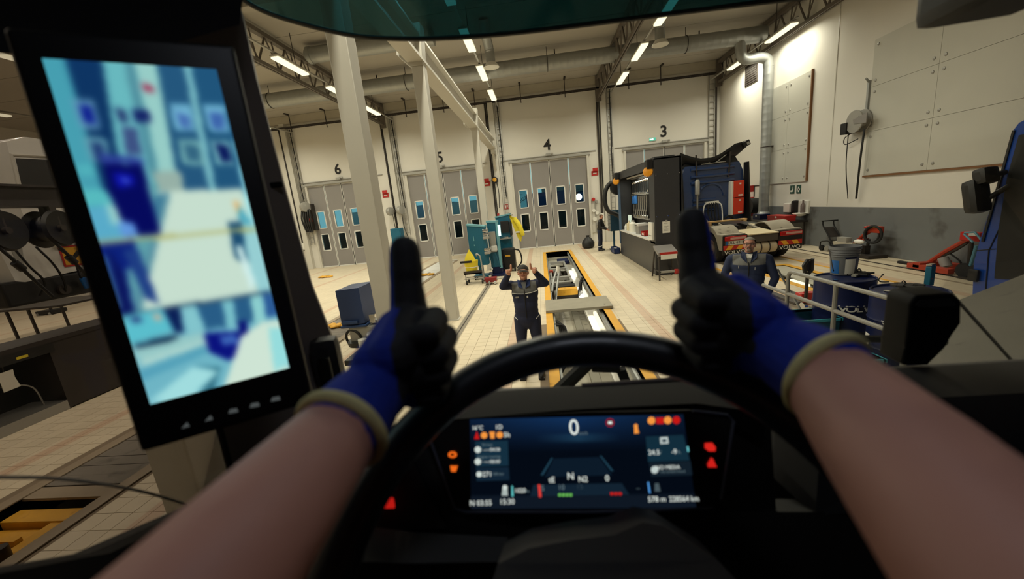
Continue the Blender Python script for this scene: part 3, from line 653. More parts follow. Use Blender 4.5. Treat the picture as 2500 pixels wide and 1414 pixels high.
def driver(t):
    obj('handle', B().lathe([(.02, 0), (.05, .03), (.045, .3), (.02, .36)], (-.03, 0, -.36), n=10), m_bluep, t); obj('blade', B().cyl((-.03, 0, -.75), (-.03, 0, -.36), .016, n=6), m_chrome, t)
s0 = hang('file_tool', 'blue-handled tool hung beside the long bars', 'tool', 16.75, 2.55, driver, 0, 'blue-handled tools')
for k in range(1, 3): dup(s0, (XB, 16.75 + k * .26, 2.55))
def plier(t):
    obj('jaw', B().ext([(-.03, -.03, 0), (-.03, .03, 0), (-.03, .015, .16), (-.03, -.015, .16)], (.03, 0, 0)), m_chrome, t)
    for s in (-1, 1): obj('handle', B().tube(bez([(-.02, s * .01, 0), (-.02, s * .06, -.12), (-.02, s * .05, -.3)], 4), .018, 6), m_black if s < 0 else m_pipe, t)
s0 = hang('pliers', 'pliers hung in the middle row of the tool container', 'pliers', 15.3, 2.0, plier, 0, 'pliers in the middle row')
for k in range(1, 7): dup(s0, (XB, 15.3 + k * .32, 2.0))
def socket(t): obj('cup', B().lathe([(.05, 0), (.05, .1), (.035, .11), (.03, .03)], (-.05, 0, 0), n=10), m_chrome, t)
s0 = hang('socket', 'small steel socket on the lowest peg rail of the tool container', 'socket', 15.0, 1.66, socket, 0, 'sockets on the peg rail')
for k in range(1, 12): dup(s0, (XB, 15.0 + k * .24, 1.66))
obj('peg_rail', B().box(XB - .08, XB + .02, 14.8, 17.8, 1.62, 1.66), m_pipe, None, label='steel peg rail carrying small sockets above the worktop', cat='rail')
def onbench(name, lab, cat, x, y, fn):
    t = thing(name, lab, cat, (x, y, 1.11)); fn(t); return t
def canister(rgb, h, r, cap):
    def f(t):
        obj('body', B().lathe([(r, 0), (r, h * .8), (r * .5, h * .92), (r * .4, h)], n=14), mat('can%d%d' % (rgb[0], rgb[2]), rgb, .45), t); obj('cap', B().cyl((0, 0, h), (0, 0, h + .05), r * .45), cap, t)
    return f
onbench('spray_bottle', 'cream bottle on the bright worktop beside the lit screen', 'bottle', x0 + .2, 17.0, canister((212, 196, 160), .38, .1, m_white))
onbench('canister', 'white round canister in the middle of the worktop', 'canister', x0 + .2, 16.3, canister((226, 222, 208), .42, .15, m_pipe))
onbench('small_bottle', 'small white bottle at the far end of the worktop', 'bottle', x0 + .15, 17.4, canister((220, 220, 215), .22, .06, m_white))
t = onbench('parts_bin', 'red open parts bin on the near end of the worktop', 'bin', x0 + .25, 14.3, lambda t: (obj('tray', B().box(-.16, .16, -.25, .25, 0, .02).box(-.16, -.14, -.25, .25, 0, .14).box(.14, .16, -.25, .25, 0, .18).box(-.16, .16, -.25, -.23, 0, .16).box(-.16, .16, .23, .25, 0, .16), m_red, t), obj('label_card', B().box(-.165, -.16, -.1, .1, .03, .1), m_white, t)))
onbench('tool_case', 'grey metal tool case beside the red bin on the worktop', 'case', x0 + .28, 15.2, lambda t: (obj('body', B().box(-.18, .18, -.22, .22, 0, .3, .015), m_pipe, t), obj('lid', B().box(-.19, .19, -.23, .23, .3, .4, .02), m_alu, t), obj('handle', B().tube([(-.2, -.08, .34), (-.24, -.08, .34), (-.24, .08, .34), (-.2, .08, .34)], .012, 6), m_black, t)))
onbench('bench_screen', 'small bright screen standing at the back of the worktop', 'screen', x0 + .36, 17.4, lambda t: (obj('case', B().box(-.03, .03, -.36, .36, .12, .68, .015), m_black, t), obj('foot', B().box(-.1, .1, -.14, .14, 0, .03).cyl((0, 0, .02), (0, 0, .2), .025), m_black, t), obj('display', B().box(-.036, -.03, -.32, .32, .17, .63), emit('bench_display', (225, 230, 205), 1.0), t)))
t = thing('paper_roll_box', 'white box on the tool container wall above the near end of the worktop', 'box', (x0 + .1, y0 + .35, 1.45), world=True)
obj('case', B().box(x0 - .08, x0 + .0, y0 + .1, y0 + .5, 1.12, 1.68, .01), m_white, t); obj('slot', B().box(x0 - .085, x0 - .08, y0 + .15, y0 + .45, 1.25, 1.28), m_pipe, t)
# stool / folding step against the container end
t = thing('step_stool', 'grey work stool with a red and white seat edge in front of the tool container', 'stool', (3.68, 12.05, 0), world=True)
obj('seat', B().ext([(3.38, 11.75, .82), (3.38, 12.3, .98), (3.38, 12.3, .92), (3.38, 11.75, .7)], (.56, 0, 0)), m_doorg, t)
obj('seat_edge', B().box(3.42, 3.92, 11.72, 11.75, .76, .83), m_red, t, label='red strip'); obj('label_plate', B().box(3.44, 3.9, 11.71, 11.74, .62, .76), m_white, t, label='white plate')
for sx in (3.4, 3.92):
    for (ya, yb) in ((11.8, 11.62), (12.25, 12.4)): obj('leg', B().cyl((sx, ya, .8), (sx + (sx - 3.66) * .15, yb, 0), .025, n=8), m_dark, t)
    obj('side_rail', B().cyl((sx, 11.66, .25), (sx, 12.36, .25), .018, n=8), m_dark, t)
obj('foot_bar', B().box(3.38, 3.94, 11.66, 11.72, .22, .28), m_pipe, t); obj('red_foot', B().box(3.82, 3.95, 11.64, 11.74, .18, .3), m_red, t)
# bench end near the third man: hose reel, blue cabinet, small trolley
t = thing('extraction_duct', 'black curved extraction arm beside the far end of the tool container', 'arm', (3.6, 18.6, 0), world=True)
obj('tube', B().tube(bez([(3.75, 18.6, 0), (3.7, 18.6, 1.5), (3.1, 18.6, 2.0), (2.98, 18.6, 2.6), (3.15, 18.6, 3.1), (3.5, 18.6, 3.25), (3.8, 18.6, 3.2)], 8), .1, 12), m_black, t)
obj('reel', B().cyl((3.6, 18.45, 3.0), (3.6, 18.75, 3.0), .35, n=24), m_black, t); obj('foot', B().box(3.5, 4.0, 18.4, 18.9, 0, .04), m_dark, t)
t = thing('tool_cabinet', 'dark teal tool cabinet in front of the man in black', 'cabinet', (3.55, 19.6, 0), world=True)
obj('body', B().box(3.32, 3.75, 19.3, 20.0, .95, 1.95, .02), mat('cabinet_teal', (22, 58, 78), .45), t)
for k in range(5): obj('drawer', B().box(3.29, 3.32, 19.34, 19.96, 1.0 + k * .18, 1.15 + k * .18), m_pipe, t)
obj('stand', B().cyl((3.5, 19.6, 0.04), (3.5, 19.6, .95), .05).box(3.3, 3.75, 19.4, 19.9, 0, .05), mat('post_teal', (26, 70, 92), .45), t)
t = thing('blue_crate', 'small blue crate on the floor at the corner of the tool container', 'crate', (3.6, 18.6, 0), world=True)
obj('tub', B().box(3.22, 3.48, 18.05, 19.0, 0, .02).box(3.22, 3.25, 18.05, 19.0, 0, .26).box(3.45, 3.48, 18.05, 19.0, 0, .26).box(3.22, 3.48, 18.05, 18.08, 0, .26).box(3.22, 3.48, 18.97, 19.0, 0, .26), mat('crate_blue', (24, 44, 92), .5), t)
obj('rag', B().sph((3.35, 18.5, .16), (.1, .3, .1), 8), m_pipe, t)
t = thing('bin_bag', 'black round bag on the floor behind the man in black', 'bag', (2.35, 20.9, 0), world=True)
obj('bag', B().lathe([(.22, 0), (.33, .1), (.34, .3), (.22, .5), (.08, .62), (.1, .7)], (2.4, 21.2, 0), n=14), m_black, t)
t = thing('wall_valves', 'bundle of white and grey gauges on the wall behind the man in black', 'gauges', (3.2, YF, 1.5), world=True)
obj('plate', B().box(2.98, 3.5, YF - .06, YF, .6, 2.3), m_steelw, t)
for k, (a, z, r, m) in enumerate(((3.12, 2.55, .1, m_red), (3.3, 2.4, .08, m_pipe), (3.12, 1.9, .1, m_white), (3.3, 1.75, .1, m_white), (3.15, 1.4, .12, m_white), (3.3, 1.1, .1, m_pipe))):
    obj('gauge', B().cyl((a, YF - .16, z), (a, YF - .05, z), r, n=16), m, t)
obj('pipe_run', B().cyl((3.2, YF - .1, .6), (3.2, YF - .1, 2.6), .025), m_pipe, t)

# ================================================================= DARK BLUE TRACTOR UNIT
t = thing('tractor_unit', 'dark blue truck tractor unit seen from behind, parked on the third lane', 'truck', (7.06, 13.05, 0), math.radians(3.2))
m_tb = mat('truck_blue', (34, 56, 98), .28, var=.08, coat=.5)
m_dust = mat('dusty_grey', (150, 142, 126), .8, var=.15, scale=4, dirt=((96, 88, 76), 5, .6)); m_ply = mat('dusty_cream', (204, 190, 156), .8, var=.12)
m_chas = mat('chassis', (70, 64, 58), .7, var=.2)
for sx in (-1, 1):
    obj('chassis_rail', B().box(sx * .42 - .05, sx * .42 + .05, .1, 5.6, .72, .95), m_chas, t)
    for dx in (1.06, .72):
        xc = sx * dx
        w = obj('rear_wheel', B().lathe([(.28, -.14), (.46, -.15), (.51, -.1), (.515, 0), (.51, .1), (.46, .15), (.28, .14)], (xc, 1.0, .515), (sx, 0, 0), 32, False, False), m_blackm, t)
        obj('rim', B().lathe([(.30, .13), (.27, .09), (.2, .02), (.12, .03), (.12, .12), (.06, .14)], (xc, 1.0, .515), (sx, 0, 0), 24, False), mat('rim_steel', (176, 160, 136), .5, metal=.3), w)
    # mudguard: arch over the wheel pair
    P = []
    for xx in (sx * .52, sx * 1.26):
        P.append([(xx, .12, .98)] + [(xx, 1.0 - .72 * math.cos(math.radians(a)), .52 + .7 * math.sin(math.radians(a))) for a in range(40, 171, 13)])
    obj('mudguard', B().grid(P, (0, 0, .035)), m_dust, t)
    obj('guard_skirt', B().ext([(sx * 1.24, .1, .98)] + [(sx * 1.24, 1.0 - .74 * math.cos(math.radians(a)), .54 + .7 * math.sin(math.radians(a))) for a in range(40, 171, 13)] + [(sx * 1.24, 1.0 - .62 * math.cos(math.radians(a)), .50 + .6 * math.sin(math.radians(a))) for a in range(170, 10, -13)] + [(sx * 1.24, .3, .5), (sx * 1.24, .1, .5)], (sx * .03, 0, 0)), m_dust, t)
    fx0, fx1 = (-1.26, -.5) if sx < 0 else (.5, 1.26)
    fl = obj('rear_flap', B().box(fx0, fx1, .06, .1, .36, .98), m_black, t)
    obj('tail_light', B().box(fx0 + .04, fx1 - .03, .0, .06, .82, .96, .02), mat('tail_red', (168, 22, 20), .25), fl)
    obj('lens', B().box(fx0 + .2, fx1 - .06, -.012, 0, .86, .93, .01), mat('lens_clear', (196, 150, 140), .3), fl)
    if sx < 0: obj('number_plate', B().box(fx0 + .08, fx1 - .04, .04, .06, .68, .81), m_white, fl); obj('plate_strip', B().box(fx0 + .08, fx0 + .14, .036, .04, .68, .81), m_bluep, fl)
    obj('hazard_board', B().box(fx0 + .01, fx1 - .01, .045, .06, .52, .665), m_red, fl)
    hb = B()
    for k in range(2):
        a = fx0 + .12 + k * .34; d = .1 * -sx
        hb.ext([(a - d / 2, .040, .525), (a + .17 - d / 2, .040, .525), (a + .17 + d / 2, .040, .66), (a + d / 2, .040, .66)], (0, .004, 0))
    obj('hazard_stripe', hb, mat('hazard_yellow', (220, 160, 40), .5), fl)
    text('maker_lettering', 'VOLVO', .17, frame(((fx0 + fx1) / 2, .052, .43), (1, 0, 0), (0, 0, 1)), m_white, fl, .004, sx=1.18)
    obj('front_wheel', B().lathe([(.28, -.14), (.46, -.15), (.51, -.1), (.515, 0), (.51, .1), (.46, .15), (.28, .14), (.1, .1)], (sx * 1.05, 4.7, .515), (sx, 0, 0), 28), m_blackm, t)
text('plate_text', 'DLL 62H', .13, frame((-.87, .036, .745), (1, 0, 0), (0, 0, 1)), m_ink, t, .002)
obj('end_beam', B().box(-.47, .47, .02, .5, .70, .93, .02), m_chas, t); obj('deck_plate', B().ext([(-.48, .0, .94), (.48, .0, .94), (.44, .95, 1.02), (-.44, .95, 1.02)], (0, 0, .03)), m_ply, t)
b = B(); b.lathe([(.02, 0), (.16, .02), (.19, .06), (.19, .94), (.16, .98), (.02, 1)], (-.5, .2, .5), (1, 0, 0), 20); obj('air_tank', b, mat('tank_cream', (186, 172, 146), .55), t)
for x in (-.05, .22): obj('tank_strap', B().torus((x, .2, .5), (1, 0, 0), .2, .018, 24, 6), m_dark, t)
for sx in (-1, 1): obj('slope_rail', B().ext([(sx * .46, .9, .98), (sx * .46, 2.0, 1.18), (sx * .46, 2.0, 1.24), (sx * .46, .9, 1.04)], (-sx * .1, 0, 0)), m_dust, t)
obj('fifth_wheel', B().ext([(-.42, 1.6, 1.16), (-.15, 1.2, 1.1), (-.06, 1.5, 1.16), (.06, 1.5, 1.16), (.15, 1.2, 1.1), (.42, 1.6, 1.16), (.4, 2.2, 1.2), (-.4, 2.2, 1.2)], (0, 0, .06)), m_black, t)
obj('saddle', B().box(-.3, .3, 1.5, 2.1, .95, 1.16), m_chas, t)
obj('plank', B().box(-.75, .75, 2.25, 2.5, 1.25, 1.3).box(-.7, -.6, 2.2, 2.5, .95, 1.25).box(.6, .7, 2.2, 2.5, .95, 1.25), mat('pale_timber', (206, 166, 108), .7, var=.15), t)
obj('side_tank', B().box(-1.22, -.6, 2.2, 3.4, .45, 1.1, .06).box(.6, 1.22, 2.2, 3.4, .45, 1.05, .06), m_ply, t)
# cab
cabp = [(-1.22, 1.05), (1.22, 1.05), (1.24, 2.2), (1.2, 3.1), (1.05, 3.45), (-1.05, 3.45), (-1.2, 3.1), (-1.24, 2.2)]
obj('cab_shell', B().ext([(x, 3.42, z) for x, z in cabp], (0, 2.15, 0)), m_tb, t)
for z, w in ((3.3, .9), (3.02, .9), (2.78, .9), (2.1, .42), (1.9, .42), (1.7, .42)):
    b = B(); b.tube([(-w + (.05 if w > .5 else -.35), 3.41, z), (w - (.05 if w > .5 else .3), 3.41, z)], .06, 10); obj('pressed_rib', b, m_tb, t)
obj('recess_arch', B().torus((-.05, 3.42, 2.2), (0, 1, 0), .5, .045, 24, 8, PI if False else 0, PI), m_tb, t)
for sx in (-1, 1):
    obj('roof_strut', B().cyl((sx * .62, 3.4, 2.9), (sx * .66, 3.35, 3.85), .035), m_dark, t)
    obj('side_fairing', B().ext([(sx * 1.26, 2.95, 1.1), (sx * 1.26, 3.5, 1.1), (sx * 1.26, 3.5, 3.4), (sx * 1.26, 3.2, 3.4)], (sx * .05, 0, 0)), m_black, t)
obj('exhaust_stack', B().cyl((-.66, 3.25, 1.1), (-.66, 3.25, 2.6), .035).lathe([(.05, 0), (.09, .05), (.09, .55), (.05, .62)], (-.66, 3.25, 2.3), n=16), m_pipe, t)
obj('pale_mirror', B().box(-1.36, -1.24, 3.35, 3.45, 2.45, 3.1, .04), m_pipe, t)
# roof air deflector, a sagging blade swept up to one side
P = []
for k in range(11):
    s = k / 10; x = -1.3 + 2.62 * s; z = 4.02 - .32 * math.sin(PI * min(1, s * 1.25)) + .42 * max(0, s - .45) ** 1.2
    P.append([(x, 3.3, z - .02), (x, 3.42, z - .16), (x, 4.4, z - .5)])
obj('air_deflector', B().grid(P, (0, 0, -.09)), m_black, t)
obj('deflector_tip', B().cbox((1.22, 3.3, 4.08), (.28, .12, .2), .02, rot('Y', -22)), m_black, t); obj('tip_lamp', B().cbox((1.27, 3.23, 4.08), (.1, .02, .1), .01, rot('Y', -22)), m_pipe, t)
obj('roof_fairing', B().ext([(-1.1, 3.5, 3.4), (1.1, 3.5, 3.4), (.95, 3.6, 3.72), (-.95, 3.6, 3.72)], (0, 1.6, -.05)), m_black, t)
obj('deflector_rod', B().cyl((-.5, 3.35, 3.72), (-.1, 3.38, 3.5), .02).cyl((.5, 3.35, 3.75), (.12, 3.38, 3.5), .02).cyl((-.45, 3.38, 3.48), (.5, 3.38, 3.5), .02), m_pipe, t)
bx = obj('red_locker', B().box(.72, 1.12, 3.16, 3.40, 1.42, 2.06, .02).box(.72, 1.12, 3.16, 3.40, 2.08, 2.72, .02), mat('locker_red', (206, 54, 26), .4), t, label='red double locker with a white side')
obj('white_side', B().box(.63, .72, 3.18, 3.40, 1.40, 2.72, .02), m_white, bx)
for z in (2.6, 2.16, 1.96, 1.5): obj('marking', B().box(.93 if z in (2.6, 1.96) else .9, 1.0 if z in (2.6, 1.96) else 1.06, 3.155, 3.16, z - .03, z + .03), m_white, bx)
for k, dx in enumerate((-.36, -.2, -.08, .04, .16, .3)):
    obj('air_line', B().tube(bez([(dx * .5 - .05, 3.3, 1.98), (dx - .05, 3.2, 1.86), (dx * 1.1 - .05, 3.15, 1.5), (dx * .7, 3.0, 1.1)], 6), .024, 6), m_white if k in (0, 5) else m_blackm, t)
obj('line_bracket', B().box(-.3, .2, 3.25, 3.42, 1.92, 2.02, .02), m_white, t)
obj('fuel_hose', B().torus((.55, 3.2, 1.2), (0, 1, .2), .18, .04, 20, 8), m_blackm, t)

# things on a bench and the wall behind the tractor
t = thing('service_bench', 'dark service bench against the dado with red and blue boxes on it', 'bench', (9.6, 17, 0), world=True)
obj('top', B().box(9.3, 10.2, 15.9, 19.3, .9, .96), m_dark, t)
for y in (16.0, 19.2):
    for x in (9.36, 10.12): obj('leg', B().box(x, x + .06, y, y + .06, 0, .9), m_dark, t)
def boxon(name, lab, x, y, w, d, h, m, zz=.96):
    t = thing(name, lab, 'box', (x, y, zz), world=True); obj('body', B().box(x - w / 2, x + w / 2, y - d / 2, y + d / 2, zz, zz + h, .015), m, t)
    obj('lid', B().box(x - w / 2 - .01, x + w / 2 + .01, y - d / 2 - .01, y + d / 2 + .01, zz + h * .8, zz + h + .01, .01), m, t); obj('latch', B().box(x - w / 2 - .02, x - w / 2, y - .05, y + .05, zz + h * .6, zz + h * .9), m_white, t)
boxon('red_tool_box', 'long red tool box on the service bench behind the tractor', 9.62, 16.6, .4, 1.2, .22, m_red); boxon('blue_tool_box', 'blue box on the service bench under the downpipe duct', 9.7, 18.2, .4, .6, .22, m_navy)
t = thing('fire_hose_cabinet', 'red fire hose reel on the wall beside the tractor cab', 'fire hose', (10, 19.6, 1.5), world=True)
obj('cabinet', B().box(XR - .25, XR, 19.9, 20.4, 1.0, 1.9, .02), m_red, t); obj('reel', B().cyl((XR - .4, 19.55, 1.5), (XR - .02, 19.55, 1.5), .36, n=24), m_blackm, t); obj('hub', B().cyl((XR - .45, 19.55, 1.5), (XR - .4, 19.55, 1.5), .16, n=16), m_red, t)
t = thing('fire_flag_sign', 'red flag sign on a stem above the fire hose reel', 'sign', (XR, 19.7, 2.3), world=True)
obj('flag', B().box(XR - .3, XR - .02, 19.86, 19.88, 2.15, 2.45), m_red, t); obj('bracket', B().box(XR - .04, XR, 19.2, 19.9, 2.4, 2.44).cyl((XR - .03, 19.85, 1.9), (XR - .03, 19.85, 2.4), .02), m_dark, t)
# ================================================================= TEAL DIAGNOSTIC MACHINES BY DOOR 5
def machine(name, lab, x0, x1, y0, y1, z0, z1, slope, extra=None):
    t = thing(name, lab, 'machine', ((x0 + x1) / 2, (y0 + y1) / 2, 0), world=True)
    obj('hood', B().ext([(x0, y0, z0), (x1, y0, z0), (x1, y0, z1 - slope), (x0, y0, z1)], (0, y1 - y0, 0)), m_teal, t)
    obj('top_cover', B().ext([(x0 - .02, y0 - .03, z1), (x1 + .02, y0 - .03, z1 - slope), (x1 + .02, y0 - .03, z1 - slope + .06), (x0 - .02, y0 - .03, z1 + .06)], (0, y1 - y0 + .05, 0)), m_tealL, t)
    return t
t = machine('diagnostic_cabinet', 'tall teal cabinet with a pale sloping top next to the yellow bucket', -2.80, -2.15, 14.4, 14.9, .55, 2.08, .12)
obj('stand', B().box(-2.55, -2.4, 14.5, 14.8, .12, .6).box(-2.75, -2.2, 14.4, 14.9, .1, .16), m_teal, t)
for k, (z, w) in enumerate(((1.85, .22), (1.72, .24), (1.58, .2), (1.15, .24), (1.02, .2))): obj('device', B().box(-2.22, -2.0, 14.3 - .02 * k, 14.34 + w, z - .05, z + .05, .02), m_chrome if k in (0, 1, 3) else m_pipe, t)
obj('hinge_plate', B().box(-2.6, -2.57, 14.38, 14.4, 1.3, 1.36).box(-2.6, -2.57, 14.38, 14.4, 1.5, 1.66), m_tealL, t)
for x in (-2.7, -2.25):
    for y in (14.42, 14.86): obj('caster', B().cyl((x - .02, y, .06), (x + .02, y, .06), .06, n=12), m_black, t)
t = machine('scanner_cabinet', 'middle teal cabinet with a lit white strip on its edge', -2.12, -1.75, 15.0, 15.6, .35, 2.1, .03)
obj('edge_post', B().box(-1.78, -1.68, 14.95, 15.05, .3, 2.08), m_tealL, t); obj('strip_lamp', B().box(-1.70, -1.6, 14.92, 14.96, 1.55, 1.98), emit('strip_glow', (225, 245, 230), 1.5), t)
obj('grey_insert', B().box(-2.08, -1.82, 14.9, 15.0, .95, 1.75, .03), m_pipe, t); obj('lower_plate', B().box(-2.05, -1.8, 14.88, 14.96, 1.0, 1.2, .03), m_alu, t)
obj('foot', B().box(-2.1, -1.72, 15.0, 15.6, 0, .35).box(-2.3, -1.6, 14.8, 15.6, .0, .08), m_navy, t); obj('lamp_dot', B().sph((-2.1, 14.78, .32), .06, 8), m_white, t)
for x in (-2.05, -1.8): obj('strut', B().ext([(x, 14.95, .35), (x + .06, 14.95, .35), (x - .1, 14.95, 1.0), (x - .16, 14.95, 1.0)], (0, .05, 0)), m_teal, t)
t = machine('tester_cabinet', 'far dark teal cabinet with dark screens beside the yellow jacket', -1.95, -1.35, 16.6, 17.3, .35, 2.2, -.08)
obj('screen', B().box(-1.75, -1.4, 16.5, 16.6, 1.55, 2.05, .02), m_black, t); obj('shelf', B().box(-1.9, -1.35, 16.3, 16.6, 1.3, 1.34), m_pipe, t); obj('keyboard', B().box(-1.85, -1.45, 16.3, 16.5, 1.34, 1.4, .01), m_chrome, t)
obj('side_screen', B().box(-1.38, -1.3, 16.5, 17.0, 1.4, 2.0, .03), m_black, t); obj('plinth', B().box(-1.95, -1.35, 16.6, 17.3, 0, .35), m_navy, t); obj('beacon', B().cyl((-1.85, 17, 2.2), (-1.85, 17, 2.38), .05), m_red, t)
t = thing('work_jacket', 'yellow high-visibility jacket hanging on the side of the far teal cabinet', 'jacket', (-1.15, 17, 1.5), world=True)
b = B(); b.grid([[(-1.35 + .0 * k, 16.75 + .05 * math.sin(k * 1.3), 2.25 - .02 * k), (-1.1 + .06 * (k > 1) + .03 * math.sin(k), 16.65, 2.12 - .22 * k), (-.95 + .05 * math.cos(k * 2), 16.7, 1.9 - .2 * k)] for k in range(5)], (0, .12, 0))
obj('body', b, m_hivis, t); obj('sleeve', B().tube(bez([(-1.15, 16.7, 2.1), (-.95, 16.65, 1.75), (-.85, 16.66, 1.35)], 6), [.1] * 12 + [.08], 10), m_hivis, t); obj('reflective_band', B().box(-1.15, -.9, 16.6, 16.64, 1.5, 1.56), m_white, t); obj('hook', B().cyl((-1.37, 16.8, 2.24), (-1.2, 16.8, 2.26), .02), m_dark, t)
t = thing('fire_extinguisher', 'red fire extinguisher on the wall beside the yellow jacket', 'fire extinguisher', (-2.1, 23.5, .3), world=True)
p = at(1246, 580, y=23.55)
obj('bottle', B().lathe([(.02, 0), (.1, .02), (.11, .06), (.11, .75), (.06, .86), (.04, .92)], (p.x, 23.55, .35), n=16), m_red, t); obj('valve', B().box(p.x - .05, p.x + .05, 23.5, 23.6, 1.26, 1.34).cyl((p.x, 23.55, 1.3), (p.x - .12, 23.45, 1.15), .02), m_black, t); obj('hose', B().tube(bez([(p.x - .1, 23.45, 1.2), (p.x - .16, 23.44, .9), (p.x - .08, 23.45, .6)], 5), .018, 6), m_black, t)
t = thing('vacuum_cart', 'black wheeled suction cart with a thick hose beside the teal cabinets', 'cart', (-1.5, 15.9, 0), world=True)
obj('body', B().box(-1.75, -1.2, 15.7, 16.2, .1, .95, .08), m_black, t); obj('hose', B().tube(bez([(-1.2, 15.8, .9), (-1.0, 15.75, .8), (-.95, 15.75, .4), (-1.15, 15.75, .12)], 6), .03, 8), m_blackm, t); obj('badge', B().box(-1.6, -1.4, 15.69, 15.7, .62, .7), m_yellow, t)
for x in (-1.7, -1.25): obj('wheel', B().cyl((x - .03, 15.75, .1), (x + .03, 15.75, .1), .1, n=14), m_blackm, t)
t = thing('cleaning_trolley', 'grey tubular cleaning trolley holding a yellow bucket', 'trolley', (-2.6, 13.8, 0), world=True)
obj('tray', B().box(-2.95, -2.3, 13.55, 14.05, .38, .42).box(-2.95, -2.3, 13.55, 13.58, .38, .5), m_dark, t)
obj('tube_frame', B().tube(bez([(-2.25, 13.6, .12), (-2.28, 13.6, .9), (-2.34, 13.6, 1.05), (-2.42, 13.62, 1.08), (-2.45, 13.8, 1.0)], 5), .025, 8).tube([(-2.95, 13.6, .2), (-2.25, 13.6, .2)], .02, 6).tube([(-2.95, 14.0, .2), (-2.25, 14.0, .2)], .02, 6).cyl((-2.9, 13.6, .15), (-2.9, 13.6, .4), .02).cyl((-2.3, 14, .15), (-2.3, 14, .4), .02), m_pipe, t)
for x in (-2.88, -2.3):
    for y in (13.6, 14.0): obj('caster', B().cyl((x - .025, y, .08), (x + .025, y, .08), .08, n=12), m_black, t)
t = thing('mop_bucket', 'yellow mop bucket with a pointed splash guard on the cleaning trolley', 'bucket', (-2.7, 13.8, .42), world=True)
obj('pail', B().lathe([(.2, 0), (.26, .4), (.27, .42), (.24, .40), (.19, .03)], (-2.68, 13.8, .42), n=18), m_hivis, t); obj('guard', B().ext([(-2.9, 13.65, .8), (-2.48, 13.65, .8), (-2.55, 13.7, 1.02), (-2.7, 13.75, 1.25), (-2.85, 13.7, 1.0)], (0, .06, 0)), m_hivis, t); obj('grip', B().box(-3.02, -2.6, 13.5, 13.56, .8, .88, .02), m_black, t); obj('band', B().torus((-2.68, 13.8, .62), (0, 0, 1), .235, .012, 20, 5), m_white, t)
t = thing('floor_jack', 'small red floor jack lying on the drain channel', 'jack', (-1.95, 13.4, 0), world=True)
obj('body', B().box(-2.18, -1.75, 13.25, 13.55, .08, .24, .02), mat('jack_red', (128, 26, 28), .4), t); obj('handle', B().cyl((-1.78, 13.35, .16), (-1.5, 13.3, .2), .02), m_pipe, t); obj('saddle', B().cyl((-1.98, 13.4, .24), (-1.98, 13.4, .31), .05), m_chrome, t)
for x in (-2.15, -2.0, -1.8): obj('wheel', B().cyl((x - .03, 13.22, .07), (x + .03, 13.22, .07), .07, n=12), m_chrome, t)

p = at(965, 515, y=23.25)
t = thing('cable_reel', 'pair of grey cable reels on the pilaster between door six and door five', 'reel', (p.x, 23.4, p.z), world=True)
for dx in (-.3, .35): obj('drum', B().lathe([(.1, -.14), (.24, -.12), (.27, 0), (.24, .12), (.1, .14)], (p.x + dx, 23.2, p.z), (.9, -.4, 0), 20), m_pipe, t)
obj('bracket', B().box(p.x - .4, p.x + .45, 23.3, 23.42, p.z - .06, p.z + .06), m_dark, t)
for dx in (-.15, .4): obj('cable', B().tube(bez([(p.x + dx, 23.15, p.z - .2), (p.x + dx + .05, 23.1, p.z - 1.0), (p.x + dx + .25, 23.1, p.z - 1.9)], 6), .02, 6), m_black, t)
t = thing('teal_locker', 'narrow teal cabinet behind the raised thumb between door six and door five', 'cabinet', (-7.75, 20.3, 0), world=True)
obj('body', B().box(-8.0, -7.45, 20.1, 20.6, 0, 2.1, .02), m_teal, t); obj('door', B().box(-7.96, -7.49, 20.07, 20.1, .1, 2.0), m_teal, t); obj('handle', B().box(-7.56, -7.52, 20.04, 20.07, 1.0, 1.2), m_chrome, t)
p = at(1208, 440, y=23.3)
t = thing('yellow_reel', 'small yellow and black cable reel on the wall beside door five', 'reel', p, world=True)
obj('drum', B().lathe([(.08, -.1), (.19, -.09), (.19, .09), (.08, .1)], p, (0, 1, 0), 18), m_black, t); obj('cap', B().cyl(p + Vector((0, -.12, .02)), p + Vector((0, -.09, .02)), .12), m_yellow, t); obj('bracket', B().box(p.x - .04, p.x + .04, p.y + .08, YF, p.z - .05, p.z + .05), m_dark, t); obj('cable', B().tube(bez([p + Vector((.1, 0, -.15)), p + Vector((.16, 0, -.7)), p + Vector((.1, 0, -1.6))], 6), .02, 6), m_black, t)
p = at(748, 520, y=23.2)
t = thing('hose_cluster', 'cluster of dark hoses and a grey reel on the pilaster beyond door six', 'hoses', p, world=True)
obj('reel', B().lathe([(.1, -.14), (.3, -.12), (.3, .12), (.1, .14)], p + Vector((0, 0, .35)), (.8, -.5, 0), 20), m_pipe, t); obj('plate', B().box(p.x - .3, p.x + .3, p.y + .15, YF, p.z - 1.1, p.z + .5), m_dark, t)
for k in range(5): obj('hose', B().tube(bez([p + Vector((-.25 + .12 * k, 0, .2)), p + Vector((-.3 + .14 * k, -.12, -.4)), p + Vector((-.2 + .1 * k, -.05, -1.15))], 6), .05, 8), m_black, t)
obj('valve', B().box(p.x + .1, p.x + .28, p.y - .12, p.y, p.z - .55, p.z - .35, .02), m_red, t)
